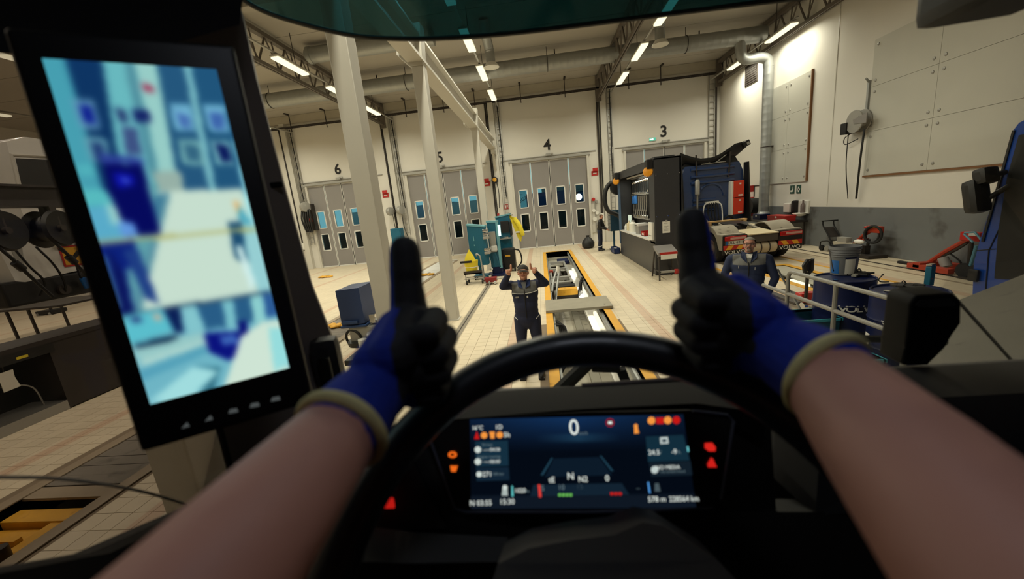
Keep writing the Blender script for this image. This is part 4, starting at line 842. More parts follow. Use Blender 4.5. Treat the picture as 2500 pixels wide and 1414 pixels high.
# ================================================================= MAIN PIT CONTENTS
t = thing('pit_cover', 'grey timber plank bridging the yellow-edged pit', 'plank', (.7, 9.5, .012), world=True)
obj('plank', B().box(-.08, 1.52, 9.0, 10.05, .013, .08, .01), mat('grey_timber', (146, 140, 124), .75, var=.16, scale=5, bump=.1), t); obj('bolt_hole', B().cyl((1.35, 9.2, .079), (1.35, 9.2, .083), .025), m_dark, t)
t = thing('pit_jack_carriage', 'grey steel jack carriage frame standing in the far end of the pit', 'carriage', (.6, 16, 0), world=True)
cf = B()
for x in (.16, .86): cf.box(x, x + .08, 13.6, 18.6, -.32, -.22)
for y in (13.6, 14.6, 16.6, 18.5): cf.box(.16, .94, y, y + .22, -.32, -.2)
obj('frame', cf, m_pipe, t); obj('hopper', B().box(.3, .62, 15.2, 16.3, -.36, -.24, .02), m_dark, t)
for x in (.2, .9): obj('leg', B().box(x - .05, x + .05, 13.7, 13.8, -1.3, -.3), m_dark, t)
for x in (.2, .9): obj('leg', B().box(x - .05, x + .05, 18.4, 18.5, -1.3, -.3), m_dark, t)
obj('rubber_pad', B().box(.14, .98, 13.2, 13.6, -.4, -.26, .02), m_black, t); obj('red_tag', B().box(.12, .3, 15.9, 16.2, -.24, -.16), m_orange, t)
t = thing('pit_beam', 'yellow cross beam across the pit below the black pad', 'beam', (.7, 12.8, 0), world=True)
obj('beam', B().box(.3, 1.0, 12.6, 12.95, -.45, -.25), m_yellow, t); obj('underside', B().box(.3, 1.0, 12.62, 12.93, -.7, -.45), m_dark, t)
for i, (ya, yb, lab) in enumerate(((7.4, 10.2, 'lit strip lamp in the pit on this side of the timber plank'), (11.95, 13.9, 'lit strip lamp in the pit just beyond the timber plank'), (15.7, 17.5, 'lit strip lamp in the far part of the pit'))):
    t = thing('pit_lamp', lab, 'strip lamp', (1.2, (ya + yb) / 2, -.7), world=True)
    obj('fitting', B().box(1.26, 1.3, ya - .05, yb + .05, -.49, -.35, .01), m_steelw, t); obj('diffuser', B().box(1.18, 1.26, ya, yb, -.47, -.37, .02), emit('pit_diffuser', (255, 240, 205), 1.6), t)
    la = bpy.data.lights.new('pit_tube', 'AREA'); la.shape = 'RECTANGLE'; la.size = .08; la.size_y = yb - ya; la.energy = 16; la.color = LAMP
    lo = bpy.data.objects.new('pit_tube', la); C.objects.link(lo); lo.parent = t; lo.location = Vector((1.16, (ya + yb) / 2, -.42)) - OFF[t.name]; lo.rotation_euler = (0, math.radians(55), 0)
t = thing('cable_bundle', 'black tangle of leads hung over the pit rail by the yellow beam', 'cables', (1.1, 12.8, 0), world=True)
for k in range(6): obj('lead', B().tube(bez([(1.25, 12.9 + .08 * k, -.1), (1.1 + .02 * k, 12.7 + .1 * k, -.1 + .05 * (k % 2)), (1.0 + .03 * k, 12.5 + .08 * k, -.5), (1.02 + .02 * k, 12.3, -.8)], 6), .028, 6), m_blackm, t)
t = thing('cable_hank', 'dark leads hung over the near side of the pit before the plank', 'cables', (.2, 8.3, 0), world=True)
for k in range(4): obj('lead', B().tube(bez([(.1, 8.6 - .1 * k, -.08), (.2 + .04 * k, 8.5 - .12 * k, -.1), (.22 + .03 * k, 8.2 - .1 * k, -.7), (.16, 7.8, -1.0)], 6), .025, 6), m_blackm, t)
t = thing('hand_lamp', 'silver bent hand lamp leaning on the pit edge', 'lamp', (.3, 12.3, 0), world=True)
obj('stem', B().tube(bez([(.14, 11.6, -.06), (.2, 12.2, .1), (.36, 12.6, .42), (.42, 12.6, .36), (.3, 12.1, -.1), (.2, 11.7, -.5)], 6), .035, 8), m_galv, t); obj('head', B().cyl((.37, 12.58, .32), (.41, 12.62, .55), .055), m_white, t)
t = thing('floor_mat_bin', 'blue plastic tub inside the far end of the pit', 'tub', (.9, 19.8, -.4), world=True)
obj('tub', B().box(.62, 1.2, 19.3, 20.3, -.45, -.3, .04), m_navy, t); obj('foot_board', B().box(.07, 1.3, 19.2, 20.9, -.52, -.46), m_conc, t)

# ================================================================= BLUE UNIT ON WHEELS (beside the second post)
t = thing('engine_washer', 'dark blue box machine with hoses standing on the floor beside a white post', 'machine', (-3.15, 6.0, 0), world=True)
zz = .95
obj('cover', B().ext([(-3.34, 5.75, .98), (-2.95, 5.75, 1.02), (-2.95, 5.75, 1.60), (-3.34, 5.75, 1.58)], (0, .55, 0)), mat('cover_blue', (34, 58, 104), .5, var=.1), t, smooth=20)
obj('cover_rim', B().box(-3.36, -2.93, 5.72, 6.32, .96, 1.0, .015).box(-3.3, -3.05, 5.70, 5.74, 1.03, 1.08, .01), mat('cover_rim', (40, 68, 116), .4), t)
obj('pump_block', B().box(-3.25, -2.8, 5.75, 6.25, .7, .96, .03).cyl((-2.9, 5.7, .8), (-2.75, 5.7, .82), .08), m_pipe, t)
obj('fittings', B().cyl((-2.9, 5.9, .98), (-2.68, 5.9, 1.02), .05).sph((-2.66, 5.85, .98), .07, 8).cyl((-2.8, 5.8, .9), (-2.6, 5.8, .9), .06).box(-2.9, -2.8, 5.8, 5.9, 1.0, 1.14, .01), m_chrome, t)
obj('hose', B().torus((-3.2, 5.78, .76), (.25, 1, .1), .15, .022, 26, 8), m_black, t)
obj('oil_pan', B().lathe([(.05, 0), (.2, .02), (.22, .1)], (-3.12, 5.85, .62), n=18), m_black, t)
obj('carriage', B().box(-3.3, -2.75, 5.7, 6.3, .1, .2, .02).cyl((-3.05, 6, .2), (-3.05, 6, .7), .06), m_dark, t); obj('white_filter', B().cyl((-3.0, 5.66, .66), (-3.0, 5.66, .78), .07), m_white, t)
for x in (-3.25, -2.8):
    for y in (5.78, 6.22): obj('wheel', B().cyl((x - .03, y, .09), (x + .03, y, .09), .09, n=14), m_blackm, t)
t = thing('black_trolley', 'small black trolley with a hose ring in front of the blue box machine', 'trolley', (-2.5, 4.7, 0), world=True)
obj('body', B().box(-2.56, -2.2, 4.5, 4.9, .4, .82, .04).box(-2.66, -2.3, 4.45, 4.9, .82, .9, .02), m_black, t); obj('hose_ring', B().torus((-2.5, 4.45, .6), (.1, 1, 0), .14, .018, 24, 6), m_dark, t); obj('leg', B().box(-2.5, -2.25, 4.55, 4.85, 0, .4), m_dark, t)
for p, lab in ((at(828, 797, z=.02), 'heap of yellow straps on the pit cover beside the blue box machine'), (at(1040, 672, z=.02), 'yellow chock on the floor near door five'), (at(795, 677, z=.02), 'yellow chock on the floor near door six')):
    b = B()
    for k in range(7): b.sph((p.x - .3 + .1 * k, p.y + .06 * math.sin(k * 2.1), .05), (.1, .12, .04 + .02 * (k % 2)), 6)
    t = thing('yellow_straps', lab, 'straps', (p.x, p.y, .012), world=True); obj('heap', b, m_yellow, t); obj('buckle', B().box(p.x + .1, p.x + .2, p.y - .06, p.y + .06, .09, .12), m_pipe, t)
# left-lane pit: cover boards and a yellow jack in its open end
m_deck = mat('deck_board', (118, 110, 100), .6, var=.18, scale=3, dirt=((84, 76, 68), 4, .55))
t = thing('pit_decking', 'grey boards covering the second pit beside the dark cabinet', 'decking', (-5.45, 8, 0), world=True); y = 3.46
while y < 10.5:
    obj('board', B().box(-5.95, -4.94, y, y + .17, -.04, -.004 + random.uniform(0, .006)), m_deck, t); y += .178
t = thing('pit_cover_sheet', 'pale steel sheets covering the far part of the second pit', 'cover', (-5.45, 15, 0), world=True)
y = 10.6
while y < 20.9: obj('sheet', B().box(-5.95, -4.94, y, y + 1.2, -.03, .002), m_alu, t); y += 1.23
t = thing('pit_jack', 'yellow pit jack in the open end of the second pit', 'jack', (-5.4, 2.6, 0), world=True)
obj('beam', B().box(-5.9, -4.98, 3.02, 3.2, -.28, -.08, .02).box(-5.3, -5.0, 2.3, 3.05, -.3, -.1, .02), m_yellow, t)
obj('housing', B().box(-5.9, -5.35, 2.2, 3.0, -.5, -.14, .05).cyl((-5.6, 2.6, -.14), (-5.6, 2.6, 0), .14), m_yellow, t); obj('ram', B().cyl((-5.2, 2.6, -.3), (-5.2, 2.6, .02), .06), m_dark, t)
for y in (2.4, 2.75): obj('rib', B().box(-5.95, -5.3, y, y + .06, -.12, -.06), m_yellow, t)
obj('edge_plate', B().box(-5.95, -4.94, 3.26, 3.44, -.03, .0), m_kerb, p2, kind='structure')

# ================================================================= BEYOND THE SIDE WINDOW
m_brown = mat('brown_cabinet', (44, 38, 36), .5, var=.1)
t = thing('workbench_cabinet', 'long dark cabinet with an open bay, seen through the side window', 'cabinet', (-8.6, 5.6, 0), world=True)
obj('top', B().box(-9.0, -8.22, 2.6, 9.4, 1.18, 1.25), m_brown, t); obj('side_panel', B().box(-8.98, -8.25, 5.44, 9.3, .02, 1.18), m_brown, t)
obj('back_panel', B().box(-8.98, -8.94, 2.6, 5.5, .1, 1.18), m_black, t); obj('plinth', B().box(-8.98, -8.25, 2.6, 5.44, 0, .16), m_pipe, t)
obj('top_rail', B().box(-8.3, -8.22, 2.6, 5.5, 1.02, 1.18), m_black, t); obj('sticker', B().box(-8.222, -8.216, 5.02, 5.16, 1.06, 1.1), m_hivis, t)
obj('end_panel', B().box(-8.98, -8.25, 2.6, 2.66, .02, 1.18), m_brown, t)
t = thing('paper_tag', 'crumpled white paper hanging inside the dark cabinet bay', 'paper', (-8.4, 4.9, .7), world=True)
obj('sheet', B().grid([[(-8.3, 4.78, .92), (-8.28, 4.98, .93)], [(-8.28, 4.8, .78), (-8.3, 4.98, .8)], [(-8.32, 4.82, .62), (-8.29, 5.0, .64)]], (-.01, 0, 0)), m_paper, t); obj('string', B().cyl((-8.3, 4.88, .92), (-8.27, 4.88, 1.03), .006, n=5), m_dark, t)
t = thing('indicator_lamp', 'tiny red lamp glowing inside the dark cabinet bay', 'lamp', (-8.9, 5, 1), world=True)
obj('housing', B().box(-8.5, -8.42, 4.66, 4.76, .9, 1.02, .01).box(-8.94, -8.5, 4.68, 4.74, .94, .98), m_black, t); obj('bulb', B().sph((-8.41, 4.72, .95), .015, 6), emit('red_led', (255, 50, 40), 3), t)
t = thing('cabinet_cable', 'thin grey cable hanging inside the dark cabinet bay', 'cable', (-8.5, 5.2, .5), world=True); obj('wire', B().tube(bez([(-8.9, 5.0, .6), (-8.6, 5.1, .62), (-8.5, 5.25, .5), (-8.5, 5.3, .2), (-8.5, 5.3, .16)], 6), .012, 6), m_pipe, t)
t = thing('yellow_case', 'yellow object lying in the corner of the dark cabinet bay', 'case', (-8.5, 4.5, .16), world=True); obj('body', B().box(-8.7, -8.35, 4.2, 4.56, .16, .42, .04), m_yellow, t); obj('handle', B().tube([(-8.5, 4.28, .42), (-8.5, 4.3, .5), (-8.5, 4.46, .5), (-8.5, 4.48, .42)], .015, 6), m_black, t)
# raised white truck
t = thing('raised_truck', 'white truck cab lifted on pistons beyond the dark cabinet', 'truck', (-12.4, 8.5, 0), world=True)
m_wp = mat('truck_white', (206, 203, 196), .35, var=.04, coat=.3)
X = -11.5
obj('cab', B().ext([(X, 8.05, 2.25), (X, 8.9, 2.25), (X, 11.2, 2.35), (X, 11.4, 5.2), (X, 8.5, 5.25), (X, 8.15, 5.1), (X, 7.98, 3.6)], (-2.3, 0, 0)), m_wp, t)
obj('door_glass', B().ext([(X + .012, 8.12, 3.95), (X + .012, 8.2, 4.75), (X + .012, 9.2, 4.8), (X + .012, 9.2, 4.0)], (-.02, 0, 0)), m_black, t)
obj('door_rim', B().tube([(X + .012, 8.06, 3.9), (X + .012, 8.14, 4.82), (X + .012, 9.25, 4.88), (X + .012, 9.25, 3.9)], .035, 6), m_steelw, t)
obj('wing', B().ext([(X + .02, 7.35, 3.0), (X + .02, 7.5, 3.05), (X + .02, 9.4, 3.15), (X + .02, 9.4, 2.2), (X + .02, 7.6, 2.05), (X + .02, 7.45, 2.1)], (-2.2, 0, 0)), m_wp, t)
obj('headlamp', B().ext([(X + .03, 7.56, 2.85), (X + .03, 7.78, 2.98), (X + .03, 7.7, 2.5), (X + .03, 7.58, 2.3)], (-.04, 0, 0)), m_pipe, t)
obj('door_handle', B().tube(bez([(X + .04, 8.3, 2.78), (X + .1, 8.35, 2.82), (X + .1, 8.6, 2.86), (X + .04, 8.65, 2.86)], 4), .03, 6), m_steelw, t)
obj('warning_sticker', B().box(X + .03, X + .036, 8.42, 8.85, 2.3, 2.72), m_yellow, t); obj('sticker_border', B().box(X + .028, X + .034, 8.38, 8.89, 2.26, 2.76), m_red, t); obj('sticker_mark', B().ext([(X + .037, 8.5, 2.4), (X + .037, 8.72, 2.62), (X + .037, 8.78, 2.55), (X + .037, 8.58, 2.36)], (.003, 0, 0)), m_ink, t)
obj('underbody', B().box(-13.6, X + .02, 7.2, 11.2, 1.55, 2.1, .05), m_black, t); obj('axle', B().cyl((-13.7, 8.2, 1.75), (X + .1, 8.2, 1.75), .12).box(-12, X, 7.4, 10, 1.6, 1.72), m_dark, t)
for y in (9.0, 9.35, 9.7): obj('piston', B().cyl((-11.6, y, 0), (-11.6, y, 1.6), .11, n=14).cyl((-11.6, y, .5), (-11.6, y, .62), .125), m_chrome, t)
b = B()
for k in range(5): b.tube(bez([(X + .15, 7.5 + .4 * k, 2.9 - .1 * k), (X + .25, 7.6 + .42 * k, 2.4), (X + .2, 7.8 + .35 * k, 2.0), (X + .1, 7.7 + .5 * k, 1.7)], 5), .022, 6)
obj('hose_set', b, m_black, t); obj('blue_coupling', B().cyl((X + .2, 8.55, 1.95), (X + .2, 8.6, 1.7), .08), m_bluep, t)
t = thing('hose_reel_beam', 'dark overhead beam carrying the exhaust hose reels in front of the white truck', 'beam', (-9.6, 7, 3.6), world=True)
obj('web', B().box(-9.7, -9.5, 3.0, 13, 3.55, 3.86), m_brown, t); obj('flange', B().box(-9.78, -9.42, 3.0, 13, 3.50, 3.55).box(-9.78, -9.42, 3, 13, 3.86, 3.9), m_brown, t)
for y in (3.6, 12.4): obj('drop_rod', B().cyl((-9.6, y, 3.9), (-9.6, y, ZC), .03, n=8), m_dark, t)
def reel(y):
    t = thing('exhaust_reel', 'black exhaust hose reel hung under the dark overhead beam', 'hose reel', (-9.6, y, 3.5), group='exhaust hose reels under the beam')
    obj('drum', B().lathe([(.2, -.2), (.33, -.22), (.36, -.16), (.25, -.12), (.25, .12), (.36, .16), (.33, .22), (.2, .2)], (0, 0, -.42), (1, .25, 0), 26), m_black, t)
    obj('hub', B().cyl((.2, 0, -.42), (.27, .02, -.42), .06, n=16), m_dark, t); obj('bracket', B().box(-.06, .06, -.04, .04, -.42, 0).box(.14, .2, -.05, .05, -.5, 0), m_dark, t)
    obj('hose', B().tube(bez([(.2, -.2, -.6), (.25, -.05, -.95), (.22, .1, -1.25), (.25, .3, -1.7)], 6), .028, 8), m_black, t); obj('nozzle', B().cyl((.25, -.06, -.98), (.23, .04, -1.12), .06), m_black, t)
    return t
r0 = reel(6.2)
for y in (4.6, 5.4, 7.0, 7.8): dup(r0, (-9.6, y, 3.5))
t = thing('lift_table', 'dark low lift table with splayed legs on the far floor by the side window', 'table', (-17, 11.5, 0), world=True)
obj('top', B().box(-17.6, -15.2, 10.6, 12.4, .95, 1.02, .02), m_dark, t)
for x, y in ((-17.4, 10.8), (-16.6, 10.8), (-17.4, 12.2), (-15.4, 12.2)): obj('leg', B().ext([(x, y, 0), (x + .06, y, 0), (x + .0, y, .96), (x - .06, y, .96)], (0, .06, 0)), m_dark, t)
t = thing('creeper_stool', 'small dark pedestal stool on the far floor by the side window', 'stool', (-15.2, 11, 0), world=True)
p = at(128, 766, z=0)
obj('base', B().box(p.x - .4, p.x + .4, p.y - .3, p.y + .3, .03, .2, .04), m_black, t); obj('post', B().cyl((p.x, p.y, .2), (p.x, p.y, .75), .05), m_dark, t); obj('seat', B().cyl((p.x, p.y, .75), (p.x, p.y, .82), .35), m_dark, t)
for k in (-.3, .3): obj('caster', B().cyl((p.x + k, p.y - .3, .06), (p.x + k + .05, p.y - .3, .06), .06), m_pipe, t)
# ================================================================= DECK, RAIL, DRUMS
t = thing('drum_deck', 'low grey steel deck under the two navy oil drums', 'deck', (3.8, 4.2, 0), world=True)
obj('deck_plate', B().box(2.78, 4.5, 3.4, 5.5, .46, .52), m_doorg, t)
for x in (2.85, 4.35):
    for y in (3.5, 5.35): obj('leg', B().box(x, x + .08, y, y + .08, 0, .46), m_dark, t)
RX_ = 2.75
t = thing('guard_rail', 'grey tubular guard rail with two bars in front of the oil drums', 'railing', (RX_, 4, 0), world=True)
pa = [at(u, 662 + (u - 1925) * .269, x=RX_) for u in (1925, 2300)]; zt_ = pa[0].z; ya, yb = pa[0].y, pa[1].y; zl = at(1990, 742, x=RX_).z
m_rail = mat('rail_grey', (136, 134, 128), .42, metal=.3)
obj('top_bar', B().tube(arc((RX_, ya - .08, zt_ - .08), .08, 0, 90, 5, (0, 1, 0), (0, 0, 1)) + [(RX_, 3.05, zt_)], .021, 10), m_rail, t)
obj('mid_bar', B().cyl((RX_, ya + .5, zl), (RX_, 3.05, zl), .021, n=10), m_rail, t)
for y in (ya, at(2040, 712, x=RX_).y, 3.07): obj('post', B().cyl((RX_, y, 0), (RX_, y, zt_ - (.08 if y == ya else 0)), .021, n=10), m_rail, t)
t = thing('leaning_pole', 'thin grey pole leaning behind the end of the guard rail', 'pole', (3.0, 5.6, 0), world=True)
a, c = at(1898, 657, y=6.1), at(1962, 770, y=5.75); d_ = (c - a) / (a.z - c.z); e = c + d_ * c.z
obj('pole', B().cyl(a, e, .016, n=8), m_galv, t); obj('foot_cap', B().cyl(e + Vector((0, 0, .03)), e, .026, n=8), m_black, t)
def drum(p, lab, rz):
    t = thing('oil_drum', lab, 'drum', (p.x, p.y, .52), rz, group='navy oil drums')
    obj('body', B().lathe([(.27, 0), (.288, .01), (.288, .28), (.297, .295), (.288, .31), (.288, .575), (.297, .59), (.288, .605), (.288, .86), (.294, .875), (.288, .885), (.275, .875), (.272, .865)], n=36), m_navy, t)
    obj('bung', B().cyl((-.17, -.08, .865), (-.17, -.08, .885), .03), m_chrome, t)
    for k, ch in enumerate('VOLVO'):
        a = math.radians(-128 + k * 15); text('maker_lettering', ch, .10, frame((.2895 * math.cos(a), .2895 * math.sin(a), .565), (-math.sin(a), math.cos(a), 0), (0, 0, 1)), m_white, t, .001, sx=1.35, bold=.002)
    return t
p1_ = at(2062, 677, z=1.40); p2_ = at(2219, 708, z=1.40)
dA = drum(p1_, 'navy oil drum with a plastic bucket standing on top', math.radians(3)); dB = drum(p2_, 'navy oil drum with oily rags and a teal can on its lid', math.radians(-30))
obj('paper_label', B().grid([[(.291 * math.cos(math.radians(a)), .291 * math.sin(math.radians(a)), z) for a in (-178, -170, -160)] for z in (.22, .42)]), m_paper, dB)
ZT = 1.392
p = at(2058, 668, z=ZT)
t = thing('plastic_bucket', 'grey translucent bucket with blue and white stickers on the oil drum', 'bucket', (p.x, p.y, ZT), math.radians(5))
obj('pail', B().lathe([(.125, 0), (.14, .22), (.147, .225), (.143, .24), (.15, .25), (.146, .27), (.153, .28), (.149, .30), (.157, .31), (.155, .345), (.149, .345), (.12, .02)], n=32, capb=False), mat('grey_pail', (104, 106, 110), .45, var=.06), t)
def curved(b, r0, r1, a0, a1, z0, z1): b.grid([[((r0 + (r1 - r0) * s) * math.cos(math.radians(a)), (r0 + (r1 - r0) * s) * math.sin(math.radians(a)), z0 + (z1 - z0) * s) for a in np.linspace(a0, a1, 6)] for s in (0, 1)]); return b
obj('white_sticker', curved(B(), .127, .1405, -125, -80, .015, .20), m_white, t); obj('navy_strip', curved(B(), .1395, .1425, -126, -79, .19, .22), m_navy, t); obj('blue_sticker', curved(B(), .128, .1395, -190, -150, .02, .18), m_bluep, t)
obj('wire_handle', B().tube(bez([(-.15, .05, .30), (-.2, -.04, .22), (-.215, -.1, .1), (-.17, -.06, .06)], 6), .006, 6), m_dark, t)
def rags(p, lab, n, seed):
    random.seed(seed); t = thing('oily_rags', lab, 'rags', (p.x, p.y, ZT), world=True); b = B()
    for k in range(n): b.cbox((p.x + random.uniform(-.09, .09), p.y + random.uniform(-.07, .07), ZT + .012 + .01 * k / 3), (random.uniform(.06, .12), random.uniform(.03, .06), .02), .006, rot('Z', random.uniform(0, 180)) @ rot('X', random.uniform(-12, 12)))
    obj('cloth', b, mat('rag_dark', (46, 44, 42), .85, var=.3, scale=30), t); obj('pale_cloth', B().cbox((p.x - .08, p.y - .04, ZT + .015), (.12, .05, .024), .008, rot('Z', 35)), mat('rag_grey', (140, 138, 128), .8), t)
    obj('wire', B().tube(bez([p + Vector((-.02, .04, .02)), p + Vector((.02, .05, .07)), p + Vector((.04, .02, .03)), p + Vector((.1, 0, .03))], 6), .006, 6), m_black, t)
rags(at(2100, 672, z=ZT), 'grey rags and fittings on the drum lid beside the bucket', 8, 3); rags(at(2210, 705, z=ZT), 'dark oily rags in the middle of the second drum lid', 12, 4)
p = at(2267, 697, z=ZT); t = thing('teal_can', 'tall teal square can standing at the edge of the second drum', 'can', (p.x, p.y, ZT), math.radians(20))
obj('body', B().box(-.035, .035, -.025, .025, 0, .2, .008), m_teal, t); obj('silver_top', B().box(-.033, .033, -.023, .023, .2, .225, .006), m_chrome, t); obj('red_mark', B().box(-.02, .0, -.027, -.025, .07, .08), m_orange, t)
p = at(2152, 690, z=ZT); t = thing('bent_hook', 'black bent wire standing up at the edge of the second drum lid', 'wire', (p.x, p.y, ZT), world=True); obj('wire', B().tube(bez([p + Vector((.06, -.02, .006)), p + Vector((-.01, 0, .01)), p + Vector((-.03, 0, .04)), p + Vector((0, 0, .08))], 5), .006, 6), m_black, t); obj('grip', B().cyl(p + Vector((0, 0, .08)), p + Vector((.008, 0, .095)), .009), m_black, t)
m_crate = mat('crate_teal', (16, 76, 96), .4, var=.08); m_crateL = mat('crate_rim', (58, 158, 176), .35)
def crate(x0, x1, y0, y1, z0, z1, lab, txt=None):
    t = thing('storage_crate', lab, 'crate', ((x0 + x1) / 2, (y0 + y1) / 2, z0), world=True); w = .012
    obj('walls', B().box(x0, x0 + w, y0, y1, z0, z1).box(x1 - w, x1, y0, y1, z0, z1).box(x0, x1, y0, y0 + w, z0, z1).box(x0, x1, y1 - w, y1, z0, z1).box(x0, x1, y0, y1, z0, z0 + w), m_crate, t)
    r = B(); e = .014; r.box(x0 - e, x0 + w, y0 - e, y1 + e, z1 - .03, z1).box(x1 - w, x1 + e, y0 - e, y1 + e, z1 - .03, z1).box(x0, x1, y0 - e, y0 + w, z1 - .03, z1).box(x0, x1, y1 - w, y1 + e, z1 - .03, z1)
    obj('rim', r, m_crateL, t)
    if txt: text('lettering', txt, .075, frame((x1 - .24, y0 - .003, z1 - .14), (1, 0, 0), (0, 0, 1)), m_crateL, t, .002, sx=1.3)
    return t
crate(2.80, 3.29, 4.47, 4.88, .52, 1.0, 'open teal crate behind the guard rail next to the first drum', 'MB')
crate(2.12, 2.70, 3.18, 3.55, 0, 1.08, 'tall teal crate with a bright cyan rim this side of the guard rail')
for (u, v), lab in (((2068, 800), 'blue cleaner bottle with a white label between the drums'), ((2105, 806), 'second blue cleaner bottle close to the bigger drum')):
    p = at(u, v, z=.62); t = thing('cleaner_bottle', lab, 'bottle', (p.x, p.y, .52), math.radians(30 if u < 2080 else 70))
    obj('body', B().box(-.05, .05, -.035, .035, 0, .2, .015).box(-.03, .03, -.025, .025, .2, .25, .01), m_bluep, t); obj('trigger', B().box(-.02, .02, -.07, .03, .25, .29, .006), m_black, t); obj('label_sheet', B().box(-.04, .04, -.037, -.035, .05, .11), m_white, t)
# pallet jack on the floor beyond the deck
t = thing('pallet_jack', 'pallet jack with a tall black handle and red pump beyond the guard rail', 'pallet jack', (5.2, 7.8, 0), world=True)
h0, h1 = at(1972, 665, y=7.8), at(1966, 742, y=7.8)
obj('handle_loop', B().tube([h0 + Vector((-.05, 0, -.02)), h0 + Vector((-.08, 0, .14)), h0 + Vector((-.02, 0, .24)), h0 + Vector((.07, 0, .26)), h0 + Vector((.07, 0, .04)), h0 + Vector((.02, 0, -.02))], .035, 8, closed=True).cbox(h0 + Vector((0, .02, .12)), (.1, .04, .2), .02), m_black, t)
obj('shaft', B().cyl(h0, (h1.x, 7.8, .2), .03), m_black, t); obj('pump', B().cyl((h1.x + .12, 7.9, .12), (h1.x + .12, 7.9, .36), .09).box(h1.x - .05, h1.x + .4, 7.85, 8.05, .22, .34, .03), m_red, t)
for k in (-.06, .12): obj('wheel', B().cyl((h1.x + k, 7.8, .09), (h1.x + k + .06, 7.8, .09), .09, n=16), m_chrome, t)
obj('fork', B().box(h1.x - .1, h1.x + .06, 7.95, 9.1, .08, .14, .02).box(h1.x + .26, h1.x + .42, 7.95, 9.1, .08, .14, .02), m_dark, t)
p = at(1957, 689, z=-.05); t = thing('pit_lamp', 'lit strip lamp low in the third pit beyond the guard rail', 'strip lamp', (p.x, p.y, -.4), world=True)
obj('fitting', B().box(6.42, 6.58, p.y - .4, p.y + .4, -.2, -.09), m_steelw, t); obj('diffuser', B().box(6.44, 6.56, p.y - .35, p.y + .35, -.09, -.03, .02), emit('pit_diffuser', (255, 240, 205), 1.6), t)
# ================================================================= HOISTS ALONG THE RIGHT WALL
def A(u, v, x=9.7): return at(u, v, x=x)
t = thing('folding_hand_cart', 'black folding hand cart against the grey dado', 'hand cart', (9.9, 14.6, 0), world=True)
for x in (9.75, 10.1):
    k = 0 if x < 10 else 1; o = Vector((x - 9.75, 0, 0))
    obj('frame_tube', B().tube(bez([A(2009, 541, 9.75) + o, A(2010, 552, 9.75) + o, A(2022, 575, 9.75) + o, A(2033, 600, 9.75) + o], 5), .022, 8), m_black, t)
    obj('side_loop', B().tube(bez([A(2003, 608, 9.75) + o, A(2003, 592, 9.75) + o, A(2012, 589, 9.75) + o, A(2024, 590, 9.75) + o, A(2030, 606, 9.75) + o], 4), .02, 8), m_black, t)
    q = A(2005, 608, 9.75); obj('wheel', B().cyl((x - .02, q.y, .1), (x + .05, q.y, .1), .1, n=16), m_blackm, t); q = A(2018, 611, 9.75); obj('wheel', B().cyl((x - .02, q.y, .1), (x + .05, q.y, .1), .1, n=16), m_pipe, t)
obj('push_bar', B().cyl(A(2006, 540, 9.75), A(2009, 541, 9.75) + Vector((.6, 0, .0)), .02), m_black, t); obj('back_panel', B().ext([A(2010, 556, 9.78), A(2024, 580, 9.78), A(2024, 580, 9.78) + Vector((.34, 0, 0)), A(2010, 556, 9.78) + Vector((.34, 0, 0))], (0, .02, .01)), m_dark, t)
q = A(2003, 607, 9.75); r_ = A(2032, 607, 9.75); obj('deck', B().box(9.75, 10.12, r_.y, q.y, .1, .14), m_dark, t)
t = thing('hydraulic_hoist', 'orange hydraulic hoist with a black hose coil by the grey dado', 'hoist', (9.9, 12.9, 0), world=True)
obj('boom', B().tube([A(2072, 607, 9.9), A(2108, 575, 9.9), A(2140, 556, 9.9)], .05, 8).tube([A(2092, 587, 9.9), A(2120, 584, 9.9)], .03, 8), m_orange, t)
obj('head', B().cbox(A(2136, 560, 9.9), (.14, .5, .2), .03), m_orange, t); obj('head_cap', B().cbox(A(2135, 554, 9.9), (.15, .25, .05), .01), m_yellow, t); obj('lever', B().cyl(A(2112, 555, 9.9), A(2128, 556, 9.9), .035), m_red, t)
obj('hose_coil', B().torus(A(2131, 573, 9.8), (1, .2, 0), .25, .035, 28, 8).torus(A(2129, 574, 9.85), (1, .1, 0), .22, .03, 28, 8), m_blackm, t)
obj('base', B().box(9.6, 10.15, 12.2, 13.5, .0, .1, .02).box(9.8, 9.95, 12.6, 13.2, .1, .35), m_dark, t); obj('red_foot', B().cbox(A(2070, 604, 9.85), (.2, .5, .12), .02), m_orange, t); obj('mast', B().cyl((9.9, 12.7, .1), A(2122, 584, 9.9), .04), m_dark, t)
t = thing('grey_bin', 'pale box with a white bundle under the orange hoist arm', 'bin', (9.75, 13.4, 0), world=True)
obj('tub', B().ext([(9.45, 12.75, .02), (9.45, 13.35, .02), (9.45, 13.45, .45), (9.45, 12.65, .45)], (.12, 0, 0)), mat('pale_tub', (176, 168, 150), .6), t); obj('bundle', B().sph(A(2097, 590, 9.6), (.08, .18, .07), 8), m_white, t); obj('stand', B().box(9.46, 9.62, 12.9, 13.3, .4, .6), m_pipe, t)
t = thing('engine_crane', 'red engine crane with low legs beside the blue truck', 'crane', (9.7, 10, 0), world=True)
obj('boom', B().tube([A(2263, 645), A(2310, 614), A(2366, 583)], .06, 8), m_orange, t); obj('ram', B().tube([A(2300, 626), A(2334, 610), A(2362, 592)], .035, 8), m_dark, t)
obj('jaw', B().cbox(A(2376, 577), (.16, .42, .2), .02), m_red, t); obj('jaw_plate', B().cbox(A(2376, 573, 9.6), (.05, .15, .06), .01), m_white, t)
